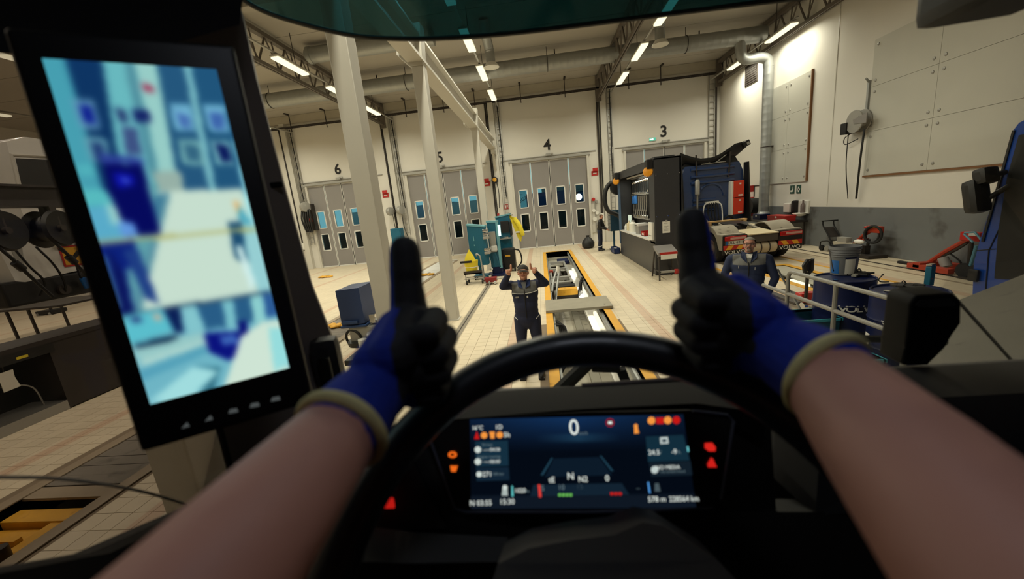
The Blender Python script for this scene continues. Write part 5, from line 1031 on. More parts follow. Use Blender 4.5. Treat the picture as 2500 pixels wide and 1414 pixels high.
q = A(2262, 650); b = B(); b.box(9.35, 9.5, q.y - .9, q.y + .15, .03, .16, .02).box(9.95, 10.1, q.y - .9, q.y + .15, .03, .16, .02).box(9.35, 10.1, q.y - .2, q.y, .05, .2, .02)
obj('leg_frame', b, m_orange, t); obj('foot', B().cbox((9.45, q.y + .3, .12), (.1, .4, .08), .03), m_black, t); obj('pump', B().cyl((9.6, q.y - .6, .15), A(2302, 630, 9.6), .1), m_doorg, t)
obj('mast', B().cyl((9.72, q.y - .15, .1), A(2268, 640), .06).cyl((9.72, A(2372, 600).y, .05), A(2372, 590), .04), m_dark, t); obj('hose', B().tube(bez([A(2318, 618), A(2345, 640), A(2340, 660), A(2300, 666, 9.5)], 6), .02, 6), m_black, t)
t = thing('sack_truck', 'pale blue sack truck with two wheels leaning on the engine crane', 'sack truck', (9.5, 9.3, 0), world=True)
obj('frame', B().tube([A(2376, 592, 9.5), A(2353, 571, 9.5), A(2356, 568, 9.5), A(2380, 567, 9.5), A(2403, 594, 9.5)], .022, 8).tube([A(2384, 600, 9.45), A(2372, 640, 9.45), A(2362, 672, 9.45)], .03, 8), mat('frame_blue', (82, 132, 150), .4), t)
for u in (2348, 2378): q = at(u, 672, z=.0); obj('wheel', B().lathe([(.05, -.05), (.16, -.04), (.17, 0), (.16, .04), (.05, .05)], (9.42 + .001 * u / 100, A(u, 665, 9.4).y, .17), (1, 0, 0), 20), m_blackm, t)
obj('toe_plate', B().box(9.3, 9.6, A(2390, 668, 9.4).y, A(2345, 668, 9.4).y, .01, .04), m_dark, t)
# ================================================================= BLUE TRUCK AT THE RIGHT EDGE
t = thing('blue_truck', 'bright blue truck cab with black mirrors at the edge of the view'.replace(' at the edge of the view', ' beside the engine crane'), 'truck', (6.8, 4.6, 0), world=True)
m_bt = mat('truck_bright_blue', (6, 66, 158), .3, var=.06, coat=.4); S = 5.55
def Q(u, v, dx=0): q = at(u, v, x=S); return Vector((S + dx, q.y, q.z))
fr = [Q(2372, 775), Q(2378, 640), Q(2390, 596), Q(2440, 440), Q(2474, 318), Q(2488, 300), Q(2560, 262)]
yb_ = 3.1
obj('cab_shell', B().ext(fr + [Vector((S, yb_, 3.25)), Vector((S, yb_, .45)), Vector((S, fr[0].y, .45))], (2.5, 0, 0)), m_bt, t)
obj('side_glass', B().ext([Q(2440, 560, -.012), Q(2462, 430, -.012), Q(2490, 330, -.012), Vector((S - .012, yb_ + .3, 2.95)), Vector((S - .012, yb_ + .3, 1.35)), Q(2430, 680, -.012)], (.02, 0, 0)), m_black, t)
obj('pillar_trim', B().ext([Q(2398, 590, -.014), Q(2404, 590, -.014), Q(2480, 318, -.014), Q(2474, 318, -.014)], (.02, 0, 0)), m_black, t)
obj('door_seam', B().tube([Q(2402, 770, -.002), Q(2415, 612, -.002), Q(2440, 560, -.002)], .008, 6).tube([Q(2384, 612, -.002), Q(2432, 608, -.002)], .006, 6), m_black, t)
obj('mirror', B().cbox(Q(2432, 475, -.22), (.2, .18, .42), .07, rot('X', -14)), m_black, t); obj('mirror_small', B().cbox(Q(2452, 425, -.2), (.18, .16, .2), .05, rot('X', -14)), m_black, t); obj('mirror_arm', B().cyl(Q(2455, 420, 0), Q(2450, 430, -.2), .03).cyl(Q(2462, 455, 0), Q(2440, 490, -.2), .03), m_black, t)
obj('side_lamp', B().cbox(Q(2383, 672, -.03), (.04, .12, .16), .02), m_black, t); obj('front_wheel', B().lathe([(.25, -.15), (.5, -.15), (.52, 0), (.5, .15), (.25, .15)], (S + .17, 4.1, .52), (1, 0, 0), 28), m_blackm, t)
obj('bumper', B().box(S, S + 2.5, fr[0].y - .25, fr[0].y + .12, .3, .62, .05), m_bt, t)
# grey sloping hopper nearer the cab
t = thing('steel_hopper', 'stained grey sheet steel hopper with a sloping side below the blue truck', 'hopper', (3.4, 2.8, 0), world=True)
a, b_, c, d = at(2335, 748, y=3.1), at(2640, 628, y=3.1), at(2640, 905, y=2.05), at(2270, 912, y=2.05)
m_hop = mat('hopper_steel', (126, 122, 112), .55, metal=.15, var=.15, scale=3, dirt=((98, 96, 90), 7, .63))
obj('sloping_side', B().ext([a, b_, c, d], (0, .02, .03)), m_hop, t); obj('back_side', B().ext([a, b_, Vector((b_.x, 3.15, 0)), Vector((a.x, 3.15, 0))], (0, .03, 0)), m_hop, t)
obj('lower_side', B().ext([d, c, Vector((c.x, 2.1, 0)), Vector((d.x, 2.1, 0))], (0, .03, 0)), mat('hopper_blue', (92, 124, 140), .5, var=.2), t)
# ================================================================= OUR TRUCK'S CAB
m_trim = mat('cab_trim', (122, 112, 106), .6, var=.06); m_cabd = mat('cab_dark_plastic', (15, 13, 13), .85, var=.08); m_dashl = mat('dash_grey', (48, 47, 48), .5, var=.06)
m_screenglass = glass('windscreen_glass', (.93, .96, .95), .02); m_sideglass = glass('side_glass', (.55, .54, .53), .03)
cabt = thing('truck_cab', 'dark interior of the truck cab that the driver sits in', 'truck cab', (.5, 0, 1.3), world=True)
LX, RX2 = -.66, 1.78
obj('roof', B().box(LX - .06, RX2 + .06, -1.0, .95, 3.36, 3.42), m_cabd, cabt)
obj('rear_wall', B().box(LX, RX2, -1.05, -1.0, 1.2, 3.38), m_cabd, cabt); obj('cab_floor', B().box(LX, RX2, -1, 1.0, 1.2, 1.25), m_cabd, cabt)
for x, nm in ((LX, 'driver'), (RX2, 'passenger')):
    s = -1 if x < 0 else 1
    d = obj('cab_door', B().ext([(x, -1.0, 1.2), (x, -1.0, 2.34), (x, .25, 2.30), (x, .42, 2.17), (x, .60, 2.10), (x, 1.0, 2.02), (x, 1.0, 1.2)], (s * .06, 0, 0)), m_cabd, cabt)
    obj('door_header', B().box(min(x, x + s * .06), max(x, x + s * .06), -1.0, .95, 3.0, 3.38), m_cabd, d)
    obj('rear_pillar', B().box(min(x, x + s * .06), max(x, x + s * .06), -1.0, -.5, 2.3, 3.05), m_cabd, d)
    obj('side_window', B().ext([(x + s * .03, -.5, 2.3), (x + s * .03, .25, 2.26), (x + s * .03, .42, 2.13), (x + s * .03, .60, 2.06), (x + s * .03, .95, 1.98), (x + s * .03, .95, 3.02), (x + s * .03, -.5, 3.02)], (s * .004, 0, 0)), m_sideglass, d)
obj('windscreen', B().ext([(LX, 1.06, 1.95), (RX2, 1.06, 1.95), (RX2, .88, 3.36), (LX, .88, 3.36)], (0, .004, .001)), m_screenglass, cabt)
obj('right_pillar', B().ext([(RX2, 1.03, 1.9), (RX2 - .09, 1.03, 1.9), (RX2 - .09, .88, 3.1), (RX2, .88, 3.1)], (0, .06, 0)), m_trim, cabt)
pl = obj('window_pillar', B().ext([at(572, 1180, y=.62), at(250, 20, y=.62), at(585, 10, y=.82), at(625, 190, y=.82), at(690, 440, y=.82), at(762, 700, y=.82), at(842, 905, y=.80), at(800, 1060, y=.74)], (-.03, .05, 0)), m_trim, cabt)
obj('pillar_seal', B().tube([at(250, 20, y=.615), at(540, 1060, y=.615), at(572, 1180, y=.615)], .006, 6), m_blackm, pl)
obj('pillar_cap', B().cbox(at(800, 880, y=.77), (.06, .05, .11), .02, rot('Z', 20)), m_dashl, pl); obj('cap_slot', B().cbox(at(795, 900, y=.735), (.025, .01, .05), .004), m_black, pl)
obj('grab_slot', B().cbox(at(672, 452, y=.80), (.035, .006, .012), .003), m_black, pl)
obj('window_wire', B().tube(bez([at(-40, 1163, x=-.675), at(0, 1165, x=-.675), at(130, 1168, x=-.675), at(250, 1182, x=-.675), at(370, 1206, x=-.675), at(480, 1240, x=-.675)], 6), .0022, 6), m_pipe, cabt)
# dashboard
dash = obj('dashboard', B().ext([(-.65, 1.05, 1.96), (-.65, .95, 2.0), (-.65, .74, 2.04), (-.65, .66, 1.95), (-.65, .60, 1.75), (-.65, .66, 1.3), (-.65, 1.05, 1.3)], (1.10, 0, 0)).ext([(.45, 1.05, 1.97), (.45, .92, 2.10), (.45, .815, 2.192), (.45, .79, 2.198), (.45, .70, 2.183), (.45, .67, 2.15), (.45, .64, 2.0), (.45, .60, 1.75), (.45, .66, 1.3), (.45, 1.05, 1.3)], (1.32, 0, 0)), m_dashl, cabt)
obj('side_console', B().ext([at(2010, 1000, d=.66), at(2250, 1080, d=.62), at(2230, 1240, d=.58), at(1990, 1260, d=.6)], (0, .12, -.02)), m_cabd, cabt)
H = [[at(u, v, d=d) for u, v, d in r] for r in (((1060, 978, .69), (1100, 963, .69), (1400, 943, .69), (1690, 925, .69), (1765, 948, .68), (1830, 960, .67)), ((1040, 992, .65), (1090, 982, .65), (1400, 962, .65), (1700, 945, .65), (1790, 962, .65), (1850, 985, .64)), ((985, 1040, .60), (1040, 1030, .60), (1400, 1000, .60), (1700, 985, .60), (1810, 1000, .60), (1870, 1040, .6)))]
obj('instrument_hood', B().grid(H, (0, .01, -.035)), m_cabd, cabt)
obj('hood_shell', B().ext([at(980, 1040, d=.62), at(1880, 1010, d=.64), at(1900, 1330, d=.6), at(960, 1330, d=.56)], (0, .16, -.02)), m_black, cabt)
sw = obj('switch_panel', B().ext([at(840, 1110, d=.58), at(1000, 1110, d=.6), at(1090, 1290, d=.56), at(850, 1300, d=.54)], (0, .05, -.02)), m_cabd, cabt)
obj('red_switch_light', B().cbox(at(936, 1229, d=.548), (.032, .004, .016), .003), emit('switch_red', (190, 26, 20), .9), sw)
obj('switch_knob', B().cyl(at(963, 1140, d=.575), at(963, 1140, d=.555), .014, n=16).cyl(at(988, 1142, d=.575), at(988, 1142, d=.56), .006), m_dashl, sw)
m_trim_d = mat('cowl_brown', (44, 40, 38), .7)
obj('knee_panel', B().ext([at(820, 1275, d=.54), at(1000, 1300, d=.53), at(1240, 1312, d=.52), at(1230, 1372, d=.5), at(1000, 1376, d=.5), at(820, 1370, d=.5)], (0, .03, -.03)), m_trim_d, cabt)
obj('column_cowl', B().ext([at(1195, 1440, d=.42), at(1215, 1378, d=.44), at(1290, 1340, d=.45), at(1400, 1318, d=.46), at(1500, 1306, d=.465), at(1570, 1276, d=.48), at(1620, 1284, d=.48), at(1750, 1368, d=.46), at(1820, 1440, d=.43)], (0, .06, -.03)), m_trim_d, cabt)
obj('lower_dash', B().ext([at(700, 1250, d=.60), at(2200, 1250, d=.60), at(2200, 1600, d=.52), at(700, 1600, d=.52)], (0, .05, -.02)), m_black, cabt)
obj('hood_lit_edge', B().tube([at(1420, 941, d=.688), at(1690, 923, d=.688), at(1740, 940, d=.684)], .004, 8), m_trim, cabt)  # pale tube paints the lit rear edge of the hood
obj('console_stem', B().cyl(at(2490, -110, d=.62), at(2490, -110, d=.62) + Vector((0, 0, .5)), .03, n=12), m_black, cabt)
obj('header_console', B().cbox(at(2490, -82, d=.62), (.16, .2, .10), .025, rot('Z', -8)), m_black, cabt)
obj('left_header', B().ext([at(-200, -60, d=.5), at(600, -60, d=.62), at(585, 60, d=.62), at(300, 140, d=.52), at(0, 130, d=.45), at(-200, 60, d=.42)], (-.02, .04, .05)), m_cabd, cabt)
for (a, b_, r0, r1) in (((1385, 935), (1440, 882), .026, .022), ((2025, 823), (2240, 832), .010, .012), ((2366, 765), (2475, 886), .004, .004)):
    p, q = at(*a, y=1.13), at(*b_, y=1.13); q = q + (q - p) * .3; p = p - (q - p) * (.3 if r0 < .02 else 2.6)
    obj('wiper_arm', B().cyl(p, q, r0, r1, n=8), m_blackm, cabt)
obj('wiper_link', B().cyl(at(1440, 884, y=1.135), at(1480, 889, y=1.14), .012, n=8).cyl(at(1480, 890, y=1.14), at(1522, 914, y=1.14), .008, n=8), m_blackm, cabt)
obj('wiper_blade', B().cbox(at(1478, 893, y=1.14), (.085, .03, .035), .004, rot('Y', 6)).cbox(at(1522, 918, y=1.14), (.03, .03, .05), .004, rot('Y', -18)), m_blackm, cabt)
dl = obj('added_dome_lamp', B().box(.0, .24, .06, .18, 3.33, 3.36, .01), m_cabd, cabt); obj('added_dome_diffuser', B().box(.02, .22, .07, .17, 3.325, 3.33), emit('added_dome_white', (230, 232, 240), 1.5), dl)  # added dome lamp, out of view, to brighten the driver's arms
la = bpy.data.lights.new('added_dome_light', 'AREA'); la.shape = 'RECTANGLE'; la.size = .2; la.size_y = .1; la.energy = .85; la.color = (.82, .88, 1.0)
lo = bpy.data.objects.new('added_dome_light', la); C.objects.link(lo); lo.parent = cabt; lo.location = Vector((.12, .12, 3.32)) - OFF[cabt.name]
# outside sun visor, tinted
m_visor = bpy.data.materials.new('tinted_visor'); m_visor.use_nodes = True; _n = m_visor.node_tree.nodes; _l = m_visor.node_tree.links
_n.remove(_n['Principled BSDF']); _t = _n.new('ShaderNodeBsdfTransparent'); _t.inputs[0].default_value = (.006, .055, .08, 1)
_g = _n.new('ShaderNodeBsdfGlossy'); _g.inputs['Roughness'].default_value = .08; _g.inputs[0].default_value = (.5, .9, .95, 1)
_x = _n.new('ShaderNodeMixShader'); _x.inputs[0].default_value = .05; _l.new(_t.outputs[0], _x.inputs[1]); _l.new(_g.outputs[0], _x.inputs[2]); _l.new(_x.outputs[0], _n['Material Output'].inputs[0])
ve = bez([at(u, v, y=1.3) for u, v in ((480, -60), (560, -22), (640, 25), (740, 58), (870, 87), (1000, 94), (1130, 90), (1260, 79), (1400, 63), (1610, 36), (1850, 6), (2100, -24))], 4)
vis = obj('sun_visor', B().grid([[p + Vector((0, -.30 * s - .12 * s * s, .30 * s)) for p in ve] for s in (0, .25, .5, .75, 1)]), m_visor, cabt, label='dark teal tinted sun visor with a curved lower edge')
obj('visor_rim', B().tube([p + Vector((0, .002, 0)) for p in ve], .0075, 8), m_black, vis)
# dash-top holder
m_hold = mat('holder_black', (9, 9, 9), .6, spec=.25)
t = thing('dash_holder', 'black tapered holder standing on the dashboard top beside the gloved arm', 'holder', at(2235, 893, y=.80), world=True)
b = B(); b.ext([at(u, v, y=.80) for u, v in ((2203, 893), (2212, 850), (2224, 742), (2238, 722), (2328, 717), (2350, 735), (2349, 790), (2305, 850), (2268, 893))], (0, .06, .004))
bmesh.ops.bevel(b.bm, geom=b.bm.edges[:], offset=.007, segments=3, profile=.6, affect='EDGES', clamp_overlap=True)
obj('shell', b, m_hold, t); obj('face_trim', B().ext([at(u, v, y=.798) for u, v in ((2236, 745), (2248, 733), (2322, 730), (2334, 742), (2330, 748), (2245, 752))], (0, .004, 0)), m_dashl, t)
# steering wheel
WA = Vector((.036, .461, 2.419)); wd = Vector((0, -.734, -.679)).normalized(); wn_ = Vector((1, 0, 0)).cross(wd); WC = WA + wd * .272
t = thing('steering_wheel', 'black steering wheel with a sheen along the top of its rim', 'steering wheel', WC, world=True)
obj('rim', B().torus(WC, wn_, .272, .0225, 72, 16), mat('wheel_leather', (26, 28, 33), .40, var=.1, scale=60, bump=.03, coat=.1), t)
hc = WC + wd * .03 - wn_ * (.02 if wn_.z > 0 else -.02)
obj('hub_pad', B().sph(hc, (.07, .055, .02), 12, R=Matrix((Vector((1, 0, 0)), wd, wn_)).transposed().to_4x4()), m_cabd, t)
for sx in (-1, 1): obj('spoke', B().tube([hc + Vector((sx * .06, 0, 0)), WC + Vector((sx * .14, 0, 0)) + wd * .02, WC + Vector((sx * .262, 0, 0)) + wd * .03], [.02, .016, .018], 8), m_cabd, t)
obj('column', B().cyl(hc, hc - wn_ * (.2 if wn_.z > 0 else -.2), .04, n=16), m_black, t)
# ----------------------------------------------------------------- instrument cluster
P0, P1_, P2_ = at(1147, 1024, d=.60), at(1668, 1012, d=.576), at(1150, 1243, d=.570)
pn = (P1_ - P0).cross(P2_ - P0).normalized(); pn = pn if pn.dot(EYE - P0) > 0 else -pn
def onp(u, v, k=0):
    r = ray(u, v); q = EYE + r * ((P0 - EYE).dot(pn) / r.dot(pn)); return q + pn * (.0004 * k)
t = thing('instrument_cluster', 'digital instrument cluster glowing behind the steering wheel', 'instrument cluster', onp(1420, 1130), world=True)
BZ = [(1037, 1049), (1060, 1026), (1440, 1006), (1690, 1002), (1775, 1012), (1792, 1030), (1760, 1222), (1742, 1244), (1135, 1256), (1112, 1244)]
obj('bezel', B().ext([onp(u, v, -3) for u, v in BZ], -pn * .02), m_black, t)
obj('bezel_glint', B().tube([onp(u, v, 4) for u, v in ((1075, 1022), (1042, 1048), (1112, 1242), (1138, 1250), (1440, 1250), (1740, 1240))], .0022, 8).tube([onp(u, v, 4) for u, v in ((1690, 1003), (1775, 1013), (1790, 1030), (1760, 1220))], .0022, 8), mat('bezel_glint', (84, 88, 104), .35, metal=.3), t)  # grey-blue tubes paint the glint along the bezel
SCR = [(1147, 1024), (1668, 1012), (1700, 1240), (1150, 1243)]
b = B(); N = 24; V = []
for j in range(N + 1):
    a, c = [Vector(SCR[0]).lerp(Vector(SCR[3]), j / N), Vector(SCR[1]).lerp(Vector(SCR[2]), j / N)]; V.append([onp(*a.lerp(c, i / 40), 0) for i in range(41)])
b.grid(V)
scr = obj('display', b, emit('d0', (0, 0, 0)), t); me = scr.data; me.materials.clear()
def vcol_mat(name, s):
    m = bpy.data.materials.new(name); m.use_nodes = True; n = m.node_tree.nodes; L = m.node_tree.links; n.remove(n['Principled BSDF'])
    a = n.new('ShaderNodeAttribute'); a.attribute_name = 'Col'; e = n.new('ShaderNodeEmission'); e.inputs[1].default_value = s; L.new(a.outputs['Color'], e.inputs[0])
    L.new(e.outputs[0], n['Material Output'].inputs[0]); return m
me.materials.append(vcol_mat('cluster_picture', 1.0)); ca = me.color_attributes.new('Col', 'FLOAT_COLOR', 'POINT')
for k in range(len(me.vertices)):
    j, i = divmod(k, 41); s, q = i / 40, j / N
    top = max(0, 1 - q / .38); c = Vector((4, 10, 20)).lerp(Vector((18, 48, 88)), top * (1 - abs(s - .45) * 1.1 if abs(s - .45) < .9 else 0))
    if abs(s - .5) < .20 and .18 < q < .26: c = c.lerp(Vector((38, 80, 104)), .5 * (1 - abs(s - .5) / .2))
    if q > .84: c = c.lerp(Vector((22, 32, 44)), .6)
    ca.data[k].color = (*lin(c), 1)
def px(name, pts, rgb, s=1.0, k=2, par=t): return obj(name, B().poly([onp(u, v, k) for u, v in pts]), emit('px%d_%d_%d' % rgb, rgb, s), par, smooth=0)
def disc(name, u, v, r, rgb, k=2, ry=None): return px(name, [(u + r * math.cos(a * PI / 8), v + (ry or r) * math.sin(a * PI / 8)) for a in range(16)], rgb, 1.0, k)
def txt(s_, u, v, h, rgb, name='readout', sx=1.0):
    o = onp(u, v, 4); x = onp(u + 10, v - .25, 4) - o; y = o - onp(u, v + 10, 4); hh = (onp(u, v + h / 2, 4) - onp(u, v - h / 2, 4)).length
    return text(name, s_, hh / .70, frame(o, x, y), emit('px%d_%d_%d' % rgb, rgb, 1.0), t, 0, sx=sx)
WHT, AMB, RED, DIM = (232, 240, 232), (242, 150, 62), (196, 24, 20), (96, 116, 122)
for pts, c in ((((1160, 1078), (1240, 1076), (1242, 1137), (1162, 1140)), (20, 46, 62)), (((1162, 1142), (1242, 1140), (1244, 1172), (1164, 1175)), (18, 36, 52)), (((1576, 1066), (1668, 1062), (1684, 1124), (1582, 1128)), (18, 44, 58)), (((1584, 1130), (1686, 1126), (1690, 1160), (1590, 1164)), (18, 30, 40)), (((1302, 1184), (1518, 1180), (1536, 1208), (1294, 1212)), (18, 34, 48))): px('screen_tile', pts, c, 1, 1)
px('lane_line', ((1346, 1118), (1350, 1118), (1326, 1160), (1320, 1160)), (30, 62, 80)); px('lane_line', ((1464, 1113), (1468, 1113), (1498, 1150), (1492, 1150)), (30, 62, 80)); px('lane_floor', ((1352, 1120), (1462, 1116), (1494, 1160), (1330, 1165)), (12, 26, 40), 1, 1)
txt('0', 1401, 1045, 38, WHT, 'speed_readout', 1.0); txt('km/h', 1424, 1058, 8, DIM)
txt('16°C', 1166, 1045, 10, WHT); txt('1D', 1218, 1043, 11, WHT); txt('5h', 1238, 1062, 12, WHT); txt('Driven', 1190, 1086, 7, DIM); txt('--:--', 1187, 1098, 7, WHT); txt('/04:30', 1208, 1098, 8, WHT); txt('Engine running', 1194, 1115, 7, DIM); txt('--:--', 1187, 1127, 7, WHT); txt('/00:00', 1208, 1127, 8, WHT); txt('271', 1190, 1158, 12, WHT); txt('l/100 km', 1214, 1157, 7, DIM)
for v in (1098, 1127): disc('dial_icon', 1167, v, 8, (205, 215, 208))
disc('pump_icon', 1170, 1158, 7, (205, 215, 208)); px('can_icon', ((1228, 1186), (1238, 1186), (1240, 1210), (1225, 1210)), (170, 182, 178)); disc('can_icon', 1233, 1190, 6, (205, 215, 208), 3)
px('gauge_bar', ((1249, 1186), (1252, 1186), (1254, 1212), (1249, 1212)), (96, 196, 196)); txt('1020', 1270, 1198, 11, WHT); txt('km', 1287, 1199, 7, DIM)
txt('N 03:55', 1174, 1228, 13, WHT); txt('15:30', 1238, 1225, 13, WHT); txt('578 m', 1603, 1219, 13, WHT); txt('228564 km', 1669, 1218, 13, WHT, 'readout', .92)
txt('tE', 1347, 1172, 14, WHT); txt('N', 1393, 1163, 17, WHT); txt('N2', 1423, 1170, 14, WHT); txt('0', 1482, 1168, 15, WHT); txt('5', 1325, 1192, 14, DIM); txt('10', 1370, 1190, 13, DIM); txt('15', 1415, 1188, 13, (44, 60, 70))
px('needle', ((1313, 1183), (1319, 1183), (1322, 1214), (1316, 1214)), (226, 62, 52))
for k in range(4): px('green_zone', ((1363 + k * 9, 1205), (1370 + k * 9, 1205), (1370 + k * 9, 1212), (1363 + k * 9, 1212)), (104, 186, 84))
for k in range(3): px('red_zone', ((1489 + k * 10, 1202), (1497 + k * 10, 1202), (1498 + k * 10, 1209), (1490 + k * 10, 1209)), (190, 30, 24))
px('warning_triangle', ((1164, 1053), (1171, 1072), (1158, 1072)), RED); disc('engine_icon', 1182, 1063, 8, AMB); px('seat_icon', ((1195, 1054), (1208, 1054), (1207, 1071), (1198, 1071)), AMB); disc('tyre_icon', 1220, 1062, 8, AMB)
disc('camera_ring', 1489, 1032, 10.5, (150, 28, 40)); disc('camera_ring', 1489, 1032, 7.5, (14, 24, 40), 3); px('camera_icon', ((1484, 1029), (1494, 1029), (1494, 1035), (1484, 1035)), WHT, 1, 4)
disc('brake_icon', 1590, 1027, 9.5, AMB); px('belt_icon', ((1601, 1020), (1620, 1019), (1620, 1035), (1602, 1035)), RED); disc('abs_icon', 1630, 1026, 9.5, AMB); disc('park_icon', 1651, 1026, 9.5, RED); px('belt_figure', ((1548, 1040), (1556, 1040), (1560, 1058), (1548, 1059)), AMB); disc('belt_head', 1552, 1040, 5, AMB)
px('battery_icon', ((1611, 1068), (1630, 1067), (1632, 1083), (1612, 1084)), (190, 202, 198)); px('battery_core', ((1615, 1073), (1626, 1072), (1627, 1079), (1616, 1080)), (18, 44, 58), 1, 3); txt('24.5', 1596, 1105, 12, WHT); txt('V', 1611, 1105, 9, DIM); txt('-9', 1645, 1103, 12, WHT); txt('A', 1657, 1104, 9, DIM); disc('fuel_icon', 1598, 1147, 9, (190, 202, 198)); txt('NO MEDIA', 1630, 1141, 9, WHT); txt('No content found', 1642, 1151, 6, DIM)
px('level_bar', ((1676, 1090), (1680, 1090), (1682, 1103), (1678, 1103)), (110, 200, 205)); px('level_bar', ((1580, 1177), (1584, 1177), (1588, 1204), (1584, 1204)), (80, 150, 220)); txt('---', 1557, 1192, 7, DIM); px('jug_icon', ((1598, 1180), (1608, 1180), (1612, 1200), (1598, 1200)), (70, 84, 90))
disc('engine_lamp', 1105, 1110, 11, (236, 104, 26), 3, 8); disc('engine_lamp', 1105, 1110, 5, (20, 8, 4), 4, 3); px('glow_lamp', ((1099, 1137), (1118, 1137), (1113, 1152), (1102, 1152)), (236, 104, 26)); px('stop_lamp', ((1720, 1082), (1738, 1081), (1747, 1092), (1746, 1102), (1730, 1102), (1720, 1094)), (214, 36, 28)); px('warn_lamp', ((1735, 1117), (1740, 1120), (1750, 1141), (1728, 1141), (1726, 1133)), (206, 32, 26))
# ----------------------------------------------------------------- mirror-camera monitor
MD = [.3990 * q / .74518 for q in (.74518, .87980, 1.0, .86538)]; MC = [(103, 143), (530, 170), (708, 898), (368, 988)]
M0, M1, M2, M3 = [at(*c, d=d) for c, d in zip(MC, MD)]; mn = (M1 - M0).cross(M3 - M0).normalized(); mn = mn if mn.dot(EYE - M0) > 0 else -mn
def onm(u, v, k=0):
    r = ray(u, v); return EYE + r * ((M0 - EYE).dot(mn) / r.dot(mn)) + mn * (.0004 * k)
t = thing('mirror_monitor', 'tall mirror-camera monitor glowing cyan on the window pillar', 'monitor', (M0 + M2) / 2, world=True)
b = B(); b.ext([onm(u, v, 6) for u, v in ((5, 66), (570, 112), (768, 980), (345, 1105))], -mn * .028)
bmesh.ops.bevel(b.bm, geom=b.bm.edges[:], offset=.006, segments=3, profile=.6, affect='EDGES', clamp_overlap=True)
obj('housing', b, m_black, t); obj('arm', B().cyl((M0 + M2) / 2 - mn * .02, at(640, 560, y=.83), .022, n=12), m_black, t)
GW, GH = 110, 220
img = np.zeros((GH, GW, 3)); GX, GY = np.meshgrid((np.arange(GW) + .5) / GW, (np.arange(GH) + .5) / GH)
PXu = np.zeros((GH, GW)); PXv = np.zeros((GH, GW)); ex, ey = M1 - M0, M3 - M0
for j in range(GH):
    for i in range(GW):
        q = M0 + ex * GX[j, i] + ey * GY[j, i] - EYE; dd = q.dot(RF); PXu[j, i] = CX + FPX * q.dot(RX) / dd; PXv[j, i] = CY + FPX * q.dot(RD) / dd
def paint(pts, rgb):
    m = np.zeros((GH, GW), bool); n = len(pts)
    for a in range(n):
        (xa, ya), (xb, yb) = pts[a], pts[(a + 1) % n]
        with np.errstate(divide='ignore', invalid='ignore'): m ^= ((ya > PXv) != (yb > PXv)) & (PXu < (xb - xa) * (PXv - ya) / (yb - ya + 1e-9) + xa)
    img[m] = rgb
img[:] = (92, 158, 168)
